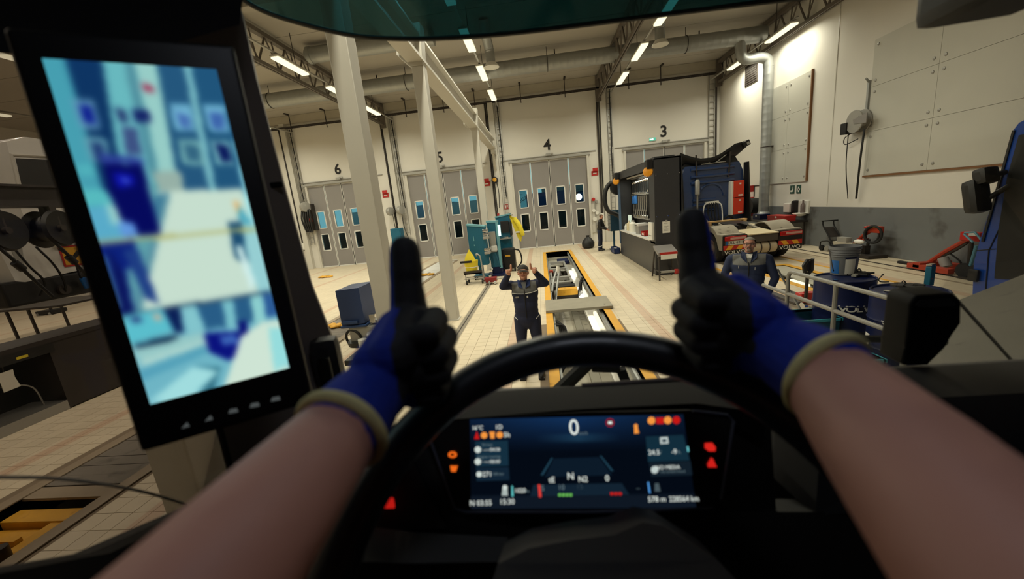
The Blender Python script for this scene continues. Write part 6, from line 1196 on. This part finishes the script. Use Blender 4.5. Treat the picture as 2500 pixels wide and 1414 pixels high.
for pts, c in (
    ([(140, 130), (255, 140), (340, 480), (240, 470)], (14, 52, 98)), ([(100, 130), (160, 140), (270, 520), (200, 520)], (70, 158, 176)), ([(250, 140), (300, 150), (380, 450), (300, 440)], (104, 184, 190)), ([(330, 150), (380, 150), (440, 470), (400, 470)], (150, 204, 198)), ([(310, 155), (325, 155), (390, 440), (370, 440)], (78, 140, 156)),
    ([(385, 160), (460, 165), (520, 470), (440, 470)], (36, 86, 124)), ([(450, 165), (468, 165), (530, 470), (512, 470)], (118, 182, 192)), ([(468, 166), (545, 170), (640, 480), (530, 470)], (32, 84, 122)), ([(548, 230), (562, 250), (640, 560), (610, 540)], (150, 220, 226)),
    ([(350, 206), (375, 212), (382, 229), (352, 224)], (160, 52, 86)), ([(285, 265), (310, 270), (318, 300), (295, 300)], (40, 60, 110)), ([(325, 270), (368, 272), (370, 300), (330, 300)], (20, 34, 100)), ([(300, 310), (335, 312), (350, 380), (310, 380)], (60, 80, 130)), ([(375, 420), (445, 420), (450, 470), (390, 470)], (150, 176, 166)),
    ([(180, 245), (232, 248), (248, 318), (200, 318)], (96, 150, 180)), ([(195, 258), (225, 260), (240, 306), (208, 306)], (14, 30, 140)), ([(415, 256), (466, 256), (478, 322), (430, 322)], (110, 176, 206)), ([(430, 275), (462, 285), (468, 316), (440, 310)], (70, 110, 176)), ([(495, 258), (548, 260), (560, 324), (512, 322)], (110, 176, 206)), ([(510, 275), (545, 278), (550, 316), (520, 316)], (60, 100, 170)),
    ([(208, 335), (262, 340), (272, 400), (225, 395)], (100, 160, 176)), ([(222, 348), (252, 350), (262, 400), (236, 395)], (30, 56, 110)), ([(434, 342), (490, 345), (502, 404), (450, 404)], (110, 168, 172)), ([(448, 355), (484, 356), (492, 396), (460, 396)], (50, 100, 128)), ([(514, 344), (560, 346), (572, 404), (528, 404)], (110, 170, 180)), ([(528, 354), (555, 355), (566, 396), (540, 396)], (10, 24, 88)),
    ([(385, 470), (590, 460), (660, 715), (350, 760)], (198, 222, 206)), ([(405, 470), (418, 470), (345, 762), (322, 762)], (84, 140, 158)), ([(380, 480), (404, 470), (380, 580), (360, 580)], (60, 120, 150)),
    ([(190, 402), (232, 404), (240, 430), (200, 432)], (80, 176, 186)), ([(200, 462), (262, 464), (276, 500), (212, 506)], (86, 186, 190)), ([(210, 508), (280, 500), (332, 580), (240, 590)], (88, 170, 200)), ([(262, 500), (290, 500), (306, 545), (275, 550)], (150, 206, 200)), ([(246, 376), (352, 388), (352, 402), (250, 400)], (46, 66, 150)), ([(254, 400), (350, 404), (392, 570), (318, 580), (268, 470)], (6, 10, 92)), ([(280, 424), (328, 426), (330, 455), (290, 458)], (14, 20, 170)), ([(300, 436), (314, 438), (314, 446), (304, 446)], (110, 150, 230)), ([(290, 540), (330, 545), (340, 575), (300, 580)], (96, 150, 220)), ([(244, 590), (330, 586), (340, 640), (310, 660), (330, 760), (300, 750)], (12, 32, 120)), ([(300, 610), (340, 610), (390, 740), (360, 730)], (30, 60, 130)), ([(262, 600), (300, 660), (330, 760), (300, 770)], (10, 20, 90)),
    ([(556, 545), (590, 538), (600, 570), (620, 620), (600, 650), (575, 630)], (26, 74, 110)), ([(592, 538), (625, 540), (662, 715), (632, 720), (600, 610)], (150, 206, 210)), ([(576, 600), (590, 600), (625, 690), (612, 710)], (206, 236, 232)), ([(570, 495), (585, 492), (590, 525), (582, 530)], (230, 180, 110)), ([(585, 500), (615, 545), (600, 550), (580, 530)], (80, 170, 190)),
    ([(240, 588), (624, 556), (626, 563), (243, 597)], (176, 178, 110)), ([(300, 768), (670, 706), (671, 714), (302, 778)], (40, 70, 96)),
    ([(300, 778), (672, 714), (712, 905), (368, 1000)], (110, 180, 196)), ([(304, 770), (400, 755), (430, 805), (320, 840)], (90, 190, 204)), ([(320, 776), (345, 772), (350, 785), (325, 790)], (40, 60, 120)), ([(375, 768), (390, 766), (394, 780), (380, 782)], (220, 170, 140)), ([(400, 756), (440, 750), (450, 812), (430, 812)], (10, 30, 84)), ([(440, 750), (480, 745), (500, 808), (460, 812)], (130, 196, 204)), ([(480, 745), (620, 722), (640, 780), (505, 806)], (40, 92, 134)), ([(540, 735), (570, 730), (580, 800), (556, 800)], (120, 190, 200)), ([(610, 722), (640, 718), (648, 780), (622, 790)], (140, 206, 206)), ([(640, 718), (668, 716), (676, 770), (652, 775)], (44, 90, 150)), ([(580, 786), (604, 782), (606, 822), (586, 822)], (8, 14, 110)),
    ([(325, 842), (500, 808), (520, 850), (340, 880)], (150, 200, 198)), ([(330, 840), (430, 815), (440, 826), (335, 852)], (14, 40, 70)), ([(338, 905), (500, 840), (510, 860), (345, 930)], (84, 160, 184)), ([(345, 880), (500, 830), (505, 838), (345, 895)], (176, 214, 206)),
    ([(500, 812), (580, 808), (600, 850), (560, 880), (510, 858)], (10, 18, 124)), ([(535, 820), (575, 816), (585, 838), (545, 842)], (60, 100, 180)), ([(590, 820), (640, 785), (690, 780), (705, 900), (545, 950)], (206, 228, 212)), ([(365, 980), (470, 895), (535, 905), (460, 975)], (160, 220, 222)), ([(470, 890), (540, 895), (520, 960), (480, 965), (535, 905)], (50, 110, 130)), ([(655, 800), (690, 800), (704, 890), (670, 905)], (150, 220, 220))): paint(pts, c)
def blur(a, n):
    for _ in range(n):
        p = np.pad(a, ((1, 1), (1, 1), (0, 0)), 'edge'); a = (p[:-2, 1:-1] + p[2:, 1:-1] + p[1:-1, :-2] + p[1:-1, 2:] + 2 * p[1:-1, 1:-1]) / 6
    return a
img = blur(img, 11); b = B(); b.grid([[M0 + ex * GX[j, i] + ey * GY[j, i] + mn * .003 for i in range(GW)] for j in range(GH)])
scr = obj('screen', b, vcol_mat('monitor_picture', 1.0), t); ca = scr.data.color_attributes.new('Col', 'FLOAT_COLOR', 'POINT')
fl = img.reshape(-1, 3) / 255; fl = np.where(fl <= .04045, fl / 12.92, ((fl + .055) / 1.055) ** 2.4); ca.data.foreach_set('color', np.concatenate([fl, np.ones((len(fl), 1))], 1).astype(np.float32).ravel())
for k, (u, v) in enumerate(((455, 1037), (512, 1020), (570, 1002), (622, 988), (673, 973))):
    pts = [(u - 11, v + 7), (u + 9, v + 2), (u + 3, v - 8)] if k < 2 else [(u - 12, v + 6), (u - 8, v - 4), (u + 9, v - 7), (u + 12, v + 2)]
    obj('button_icon', B().ext([onm(a, c, 7) for a, c in pts], mn * .0006), emit('button_glow', (70, 74, 74), 1.0), t)
# ================================================================= PEOPLE
def organic(fill, voxel, smooth=4):
    """Fuses tapered limbs and ellipsoids into one continuous skin; returns the mesh."""
    b = B(); fill(b); me = bpy.data.meshes.new('tmp'); bmesh.ops.recalc_face_normals(b.bm, faces=b.bm.faces[:]); b.bm.to_mesh(me); b.bm.free()
    o = bpy.data.objects.new('tmp', me); C.objects.link(o)
    m = o.modifiers.new('r', 'REMESH'); m.mode = 'VOXEL'; m.voxel_size = voxel; m.adaptivity = 0
    if smooth: s = o.modifiers.new('s', 'SMOOTH'); s.iterations = smooth; s.factor = .5
    r = bpy.data.meshes.new_from_object(o.evaluated_get(bpy.context.evaluated_depsgraph_get())); bpy.data.objects.remove(o); bpy.data.meshes.remove(me); return r
def limb(b, chain, n=14):
    """Chain of (point, radius) as overlapping tapered segments with round joints."""
    for i, (p, r) in enumerate(chain):
        b.sph(p, r, 7)
        if i: q, s = chain[i - 1]; b.cyl(q, p, s, r, n)
V3 = Vector
def fist(b, W_, K, tip, base, side, s=1.0, rf=.0115):
    """Closed fist with a raised thumb. W_ wrist, K middle of the knuckles, tip/base of the thumb, side: +1 palm to the image right."""
    m = (K - W_).normalized(); c = (tip - base); c = (c - m * c.dot(m)).normalized(); p = m.cross(c) if side > 0 else c.cross(m)
    for i in range(4):
        kn = K + c * (1.5 - i) * .0215 * s - m * (.004 if i == 0 else 0 if i == 1 else .003 if i == 2 else .010) * s
        L = (.042, .045, .042, .034)[i] * s; r = (rf, rf, rf * .97, rf * .88)[i] * s
        pip = kn + p * L + m * .006 * s; dip = pip - m * (.027, .029, .027, .022)[i] * s + p * .003 * s; ft = dip - p * .022 * s - m * .006 * s
        limb(b, [(kn, r * 1.12), (kn.lerp(pip, .5), r * .98), (pip, r * 1.04)]); limb(b, [(pip, r * 1.02), (dip, r * .95), (ft, r * .85)])
        limb(b, [(W_.lerp(K, .18) + c * (1.5 - i) * .012 * s, .019 * s), (kn, r * 1.12)])
    b.sph(W_.lerp(K, .55) + p * .014 * s, (.026 * s, .026 * s, .026 * s), 8)
    cm = W_.lerp(K, .30) + c * .022 * s + p * .016 * s
    limb(b, [(cm, .022 * s), (base, .019 * s), (base.lerp(tip, .45) - p * .001, .0158 * s), (base.lerp(tip, .58), .0166 * s), (base.lerp(tip, .86), .0150 * s), (tip - (tip - base).normalized() * .008, .0115 * s)])
    return m, c, p
m_gblue = mat('glove_blue_knit', (12, 44, 160), .85, var=.18, scale=90, bump=.12); m_gblack = mat('glove_black_foam', (30, 30, 33), .75, var=.25, scale=60, bump=.10); m_cuff = mat('glove_cuff', (214, 204, 146), .85, var=.15, scale=80, bump=.1)
m_arm = mat('forearm_skin', (206, 150, 134), .55, var=.08, scale=14, bump=.02)
drv = thing('person', 'driver giving two thumbs up in blue and black gloves over the steering wheel', 'person', (0, -.25, 1.7), world=True)
HANDS = ((+1, at(838, 1046, d=.325), at(985, 858, d=.43), at(986, 588, d=.425), at(1000, 768, d=.425), at(600, 1330, d=.235), V3((-.2, -.24, 2.24))),
         (-1, at(2012, 914, d=.325), at(1775, 772, d=.43), at(1686, 520, d=.43), at(1705, 690, d=.43), at(2262, 1185, d=.235), V3((.2, -.24, 2.24))))
def body(b):
    b.sph((0, -.27, 1.80), (.19, .14, .16), 10); b.sph((0, -.29, 2.0), (.18, .13, .18), 10); b.sph((0, -.30, 2.15), (.19, .12, .15), 10)
    limb(b, [(V3((0, -.29, 2.25)), .06), (V3((0, -.24, 2.36)), .055)]); b.sph((0, -.24, 2.47), (.078, .098, .115), 10); b.sph((0, -.15, 2.44), (.014, .02, .02), 6)
    for sd, cf, K, tip, bs, P1q, sh in HANDS:
        el = cf + (P1q - cf).normalized() * .265
        limb(b, [(V3((0, -.28, 2.22)), .09), (sh, .066), (sh.lerp(el, .5), .054), (el, .049), (el.lerp(cf, .35), .0505 if sd < 0 else .048), (el.lerp(cf, .7), .0435 if sd < 0 else .041), (cf, .0340), (cf.lerp(K, .2), .030)], 20)
me = organic(body, .0085, 5)
ob = obj('body', B().add(me), m_arm, drv)
shirt = organic(lambda b: (b.sph((0, -.27, 1.78), (.205, .155, .16), 10), b.sph((0, -.29, 2.0), (.195, .145, .18), 10), b.sph((0, -.30, 2.14), (.205, .135, .15), 10), [limb(b, [(V3((0, -.28, 2.2)), .10), (h[6], .078), (h[6].lerp(h[1] + (h[5] - h[1]).normalized() * .265, .5), .068)]) for h in HANDS]), .012, 4)
obj('shirt', B().add(shirt), mat('navy_shirt', (22, 28, 48), .85), drv)
obj('hair', B().sph((0, -.26, 2.50), (.085, .1, .1), 10), mat('dark_hair', (40, 30, 24), .8), drv)
for sd, cf, K, tip, bs, P1q, sh in HANDS:
    ax = {}
    def glove(b):
        Wp = cf.lerp(K, .42); ax['v'] = fist(b, Wp, K, tip, bs, sd, 1.12, .0125)
        limb(b, [(cf, .0365), (cf.lerp(K, .22), .0350), (Wp, .0315), (cf.lerp(K, .62), .030)], 22)
    me = organic(glove, .0019, 3); m_, c_, p_ = ax['v']; Wp = cf.lerp(K, .42); tpc = (bs - Wp).dot(p_)
    b = B().add(me)
    for f in b.bm.faces:
        q = f.calc_center_median(); d = q - Wp; a = d.dot(m_); pp = d.dot(p_); cc = d.dot(c_); wob = .004 * mnoise.noise(q * 40)
        black = pp > max(.008, .030 - .25 * a) + wob or (a > .085 and cc < .05) if cc < .056 else pp > tpc - .006 + wob or cc > .132 + wob   # palm, fingers and thumb pad are dipped
        f.material_index = 1 if black else 0
    g = obj('glove', b, [m_gblue, m_gblack], drv, label='blue knitted glove with a black dipped palm')
    axd = (K - cf).normalized(); obj('cuff', B().torus(cf - axd * .003, axd, .0355, .0058, 40, 10), m_cuff, g, label='pale yellow knitted cuff')
# ---- standing workers
m_navyc = mat('coverall_navy', (32, 38, 66), .8, var=.14, scale=14, bump=.12); m_greyc = mat('coverall_grey', (112, 112, 110), .85, var=.1, scale=20, bump=.1); m_boot = mat('boot', (28, 26, 26), .6)
m_lip = mat('lip', (150, 84, 72), .5); m_brow = mat('brow', (104, 76, 60), .8); m_eye = mat('eye_dark', (30, 24, 22), .2); m_eyew = mat('eye_white', (220, 214, 206), .3)
def head_mesh(b, o, R, skin, tone, grin=True, beard=None):
    """Adds a head with face (skin slot 0 of the list) at o (chin-neck joint up), rotated by R."""
    def f(q):
        q.sph((0, 0, .135), (.077, .095, .098), 14); q.sph((0, -.022, .075), (.060, .072, .075), 12); q.sph((0, -.062, .032), (.034, .032, .028), 10)
        q.sph((0, -.098, .098), (.0125, .020, .017), 8); q.cyl((0, -.088, .135), (0, -.104, .10), .008, .0125); q.sph((0, -.086, .145), (.052, .018, .012), 8)
        for s in (-1, 1):
            q.sph((s * .077, .004, .112), (.010, .022, .032), 8); q.sph((s * .042, -.066, .092), (.022, .022, .022), 8)
        q.sph((0, -.084, .062), (.024, .012, .007), 8); limb(q, [(V3((0, .012, -.06)), .056), (V3((0, .0, .05)), .052)])
    me = organic(f, .0058, 2); M = Matrix.Translation(o) @ R; me.transform(M); b.add(me, skin)
    def put(mi, fn):
        q = B(); fn(q); q.bm.transform(M); t_ = bpy.data.meshes.new('t'); q.bm.to_mesh(t_); q.bm.free(); b.add(t_, mi); bpy.data.meshes.remove(t_)
    for s in (-1, 1):
        put(tone['eye_w'], lambda q: q.sph((s * .031, -.083, .121), (.014, .008, .007), 7)); put(tone['eye'], lambda q: q.sph((s * .031, -.0895, .121), (.0065, .004, .0065), 6))
        put(tone['brow'], lambda q: q.tube([(s * .014, -.100, .141), (s * .034, -.098, .146), (s * .050, -.086, .141)], .0034, 6))
    put(tone['lip'], lambda q: q.tube(bez([(-.026, -.084, .064), (-.012, -.0955, .060), (.012, -.0955, .060), (.026, -.084, .064)], 3), .0052, 6))
def worker(name_lab, loc, rz, hgt, arms, wide=1.0, head_tilt=0.0, suit=None, yoke=True, hands='fist', lean=0.0, skin=None):
    t = thing('person', name_lab, 'person', loc, math.radians(rz)); k = hgt / 1.78; w = wide
    def f(b):
        b.sph((0, 0, .95 * k), (.168 * w, .125 * w, .18 * k), 10); b.sph((0, -.012 - lean * .3, 1.14 * k), (.168 * w, .135 * w, .17 * k), 10); b.sph((0, 0, 1.05 * k), (.166 * w, .128 * w, .17 * k), 10); b.sph((0, -lean * .5, 1.23 * k), (.176 * w, .130 * w, .16 * k), 10); b.sph((0, -lean * .7, 1.33 * k), (.188 * w, .125 * w, .17 * k), 10)
        limb(b, [(V3((-.15 * w, -lean, 1.445 * k)), .068), (V3((.15 * w, -lean, 1.445 * k)), .068)]); limb(b, [(V3((0, -lean, 1.44 * k)), .085), (V3((0, -lean, 1.50 * k)), .062)])
        for s in (-1, 1):
            limb(b, [(V3((s * .09 * w, 0, .94 * k)), .10 * w), (V3((s * .115 * w, -.01, .52 * k)), .075), (V3((s * .125 * w, .015, .30 * k)), .07), (V3((s * .13 * w, .02, .09 * k)), .066)])
            sh, el, wr = arms[0 if s < 0 else 1]
            limb(b, [(V3(sh), .072), (V3(sh).lerp(V3(el), .5), .064), (V3(el), .056), (V3(el).lerp(V3(wr), .5), .051), (V3(wr), .041)])
    b = B().add(organic(f, .011, 4), 0)
    for fc in b.bm.faces:
        q = fc.calc_center_median()
        if yoke and 1.355 * k + .04 * abs(q.x) / .17 * 0 < q.z < 1.50 * k and abs(q.x) < .165 * w: fc.material_index = 1
        if yoke is False and q.z > 1.02 * k: fc.material_index = 1
    for s in (0, 1):
        sh, el, wr = [V3(v) for v in arms[s]]; d = (wr - el).normalized(); sd = -1 if s == 0 else 1
        if hands == 'fist':
            def hf(q):
                fw = (V3((0, -1, 0)) + d * .35).normalized(); K = wr + d * .045 + fw * .055; bs = wr + d * .075 + fw * .03 + V3((-sd * .012, 0, .01))
                limb(q, [(wr - d * .03, .030), (wr + d * .02, .030)]); fist(q, wr + d * .018, K, bs + V3((-sd * .004, 0, .075)), bs, sd if False else -sd, .95, .0105)
        else:
            def hf(q):
                limb(q, [(wr - d * .03, .030), (wr + d * .03, .028)])
                for i in range(4):
                    o = wr + d * .05 + V3((0, .016 * (i - 1.5), 0)); limb(q, [(wr + d * .02, .02), (o + d * .035, .010), (o + d * .07 + V3((-sd * .012, 0, 0)), .009), (o + d * (.095 - .006 * abs(i - 1.2)) + V3((-sd * .026, 0, 0)), .008)], 8)
                limb(q, [(wr + d * .02, .018), (wr + d * .05 + V3((0, -.035, 0)), .012), (wr + d * .085 + V3((-sd * .01, -.045, 0)), .010)], 8)
        b.add(organic(hf, .0046, 2), 2)
    head_mesh(b, V3((0, -lean - .005, 1.515 * k)), rot('X', head_tilt), 2, {'eye_w': 5, 'eye': 4, 'brow': 3, 'lip': 6})
    obj('body', b, [suit or m_navyc, m_greyc if yoke is not False else m_black, skin or m_skin, m_brow, m_eye, m_eyew, m_lip], t, smooth=60)
    for s in (-1, 1): obj('boot', B().add(organic(lambda q: (q.sph((s * .13 * w, -.05, .05), (.05, .13, .052), 9), q.sph((s * .13 * w, .03, .09), (.05, .06, .09), 8), q.box(s * .13 * w - .05, s * .13 * w + .05, -.17, .08, 0, .03)), .010, 3)), m_boot, t)
    return t, k
def front_y(t, x, z, w=1.0): return None
arms1 = [((-.20, 0, 1.47), (-.315, -.06, 1.47), (-.205, -.15, 1.655)), ((.20, 0, 1.47), (.315, -.06, 1.47), (.185, -.15, 1.655))]
t, k = worker('man in navy coveralls and dark cap with both thumbs raised', (-.335, 5.6, 0), 0, 1.79, arms1, 1.08, -16)
M = Matrix.Translation(V3((0, -.005, 1.515 * k))) @ rot('X', -16)
b = B(); b.sph((0, .006, .150), (.086, .104, .090), 12); b.bm.verts.ensure_lookup_table(); bmesh.ops.delete(b.bm, geom=[v for v in b.bm.verts if v.co.z < .142], context='VERTS'); b.bm.transform(M)
cp_ = obj('cap', b, mat('cap_charcoal', (50, 46, 42), .8, var=.15, scale=40), t)
b = B(); b.grid([[(math.sin(a) * r_, -.088 - math.cos(a) * r_ * .75 + .03, .150 - .02 * (r_ / .08) ** 2 - .012 * abs(math.sin(a))) for a in np.linspace(-1.25, 1.25, 9)] for r_ in (.055, .075, .095)], (0, 0, .006)); b.bm.transform(M); obj('peak', b, MATS['cap_charcoal'], cp_)
obj('collar', B().ext([(-.085, -.115, 1.455 * k), (-.02, -.125, 1.42 * k), (-.05, -.09, 1.53 * k), (-.095, -.03, 1.53 * k)], (.0, .02, .005)).ext([(.085, -.115, 1.455 * k), (.02, -.125, 1.42 * k), (.05, -.09, 1.53 * k), (.095, -.03, 1.53 * k)], (.0, .02, .005)), mat('collar_blue', (34, 52, 98), .8), t)
obj('piping', B().tube([(-.185, -.075, 1.352 * k), (-.10, -.135, 1.348 * k), (0, -.146, 1.343 * k), (.10, -.135, 1.352 * k), (.185, -.075, 1.362 * k)], .0055, 6), m_white, t, label='white piping')
obj('zip', B().tube([(0, -.143, 1.42 * k), (0, -.155, 1.28 * k), (0, -.160, 1.12 * k), (0, -.145, .98 * k)], .006, 6), m_ink, t)
obj('chest_badge', B().cbox((-.11, -.142, 1.30 * k), (.05, .008, .022), .003), m_pipe, t); obj('chest_badge', B().cbox((.04, -.152, 1.30 * k), (.022, .008, .03), .003), m_white, t)
for s in (-1, 1): obj('pocket_trim', B().tube([(s * .185, -.04, .985 * k), (s * .14, -.115, .955 * k)], .0045, 6), m_white, t)
arms2 = [((-.24, .02, 1.47), (-.34, .0, 1.18), (-.25, -.06, .93)), ((.24, .02, 1.47), (.34, .0, 1.18), (.25, -.06, .93))]
t, k = worker('grey-haired man with glasses and goatee in a navy and grey jacket', (3.07, 6.05, 0), -27, 1.84, arms2, 1.28, -14, mat('jacket_navy', (30, 42, 74), .8, var=.12, scale=14, bump=.1), True, 'open', 0, mat('skin_pink', (186, 132, 112), .5, var=.1, scale=20))
M = Matrix.Translation(V3((0, -.005, 1.515 * k))) @ rot('X', -14)
def local(name, fn, m, **kw): b = B(); fn(b); b.bm.transform(M); return obj(name, b, m, t, **kw)
m_gh = mat('grey_hair', (132, 126, 116), .8, var=.15, scale=60, bump=.1)
def hairf(b):
    b.sph((0, .012, .150), (.087, .100, .094), 14); b.bm.verts.ensure_lookup_table()
    bmesh.ops.delete(b.bm, geom=[v for v in b.bm.verts if v.co.z < .095 or (v.co.y < -.03 and v.co.z < .175)], context='VERTS')
local('hair', hairf, m_gh, label='short grey hair'); local('goatee', lambda b: (b.sph((0, -.083, .030), (.030, .022, .026), 8), b.tube(bez([(-.030, -.082, .050), (-.018, -.096, .077), (0, -.101, .079), (.018, -.096, .077), (.030, -.082, .050)], 3), .007, 6)), mat('goatee', (116, 100, 90), .85, var=.2, scale=60))
gl = local('glasses', lambda b: (b.tube([(-.075, -.086, .130), (-.055, -.103, .131), (-.006, -.111, .130), (.006, -.111, .130), (.055, -.103, .131), (.075, -.086, .130)], .004, 6), [b.tube([(s * .056, -.103, .131), (s * .055, -.104, .108), (s * .034, -.109, .103), (s * .010, -.111, .109), (s * .006, -.111, .13)], .0025, 6) for s in (-1, 1)], [b.tube([(s * .075, -.086, .130), (s * .083, .0, .125)], .003, 6) for s in (-1, 1)]), m_black)
obj('undershirt', B().ext([(-.05, -.075, 1.50 * k), (.05, -.075, 1.50 * k), (0, -.135, 1.405 * k)], (0, .02, .01)), m_white, t)
obj('collar', B().ext([(-.10, -.115, 1.46 * k), (-.02, -.165, 1.39 * k), (-.05, -.09, 1.53 * k), (-.105, -.03, 1.54 * k)], (.0, .02, .005)).ext([(.10, -.115, 1.46 * k), (.02, -.165, 1.39 * k), (.05, -.09, 1.53 * k), (.105, -.03, 1.54 * k)], (.0, .02, .005)), MATS['jacket_navy'], t)
obj('zip', B().tube([(0, -.158, 1.40 * k), (0, -.168, 1.28 * k), (0, -.178, 1.12 * k), (0, -.165, .98 * k)], .006, 6), m_ink, t)
for x, z in ((-.13, 1.335), (.08, 1.31)): obj('zip_pull', B().cbox((x, -.163, z * k), (.006, .006, .045), .002), m_white, t)
arms3 = [((-.19, -.06, 1.44), (-.22, -.12, 1.18), (-.12, -.36, 1.08)), ((.19, -.06, 1.44), (.24, -.14, 1.17), (.14, -.34, 1.03))]
t, k = worker('man in a black top working at the far end of the tool container', (2.84, 19.7, 0), 62, 1.84, arms3, 1.0, 22, mat('trouser_navy', (30, 36, 58), .85), False, 'open', .06)
M = Matrix.Translation(V3((0, -.065, 1.515 * k))) @ rot('X', 22)
def hairf(b):
    b.sph((0, .012, .145), (.086, .098, .096), 12); b.bm.verts.ensure_lookup_table(); bmesh.ops.delete(b.bm, geom=[v for v in b.bm.verts if v.co.z < .09 or (v.co.y < -.03 and v.co.z < .185)], context='VERTS')
local('hair', hairf, mat('brown_hair', (92, 66, 48), .8, var=.2, scale=50)); local('beard', lambda b: b.sph((0, -.055, .035), (.055, .045, .04), 8), MATS['brown_hair'])
for s in (-1, 1): obj('reflective_band', B().torus((s * .125, .012, .22 * k), (0, 0, 1), .073, .016, 20, 6), m_white, t)
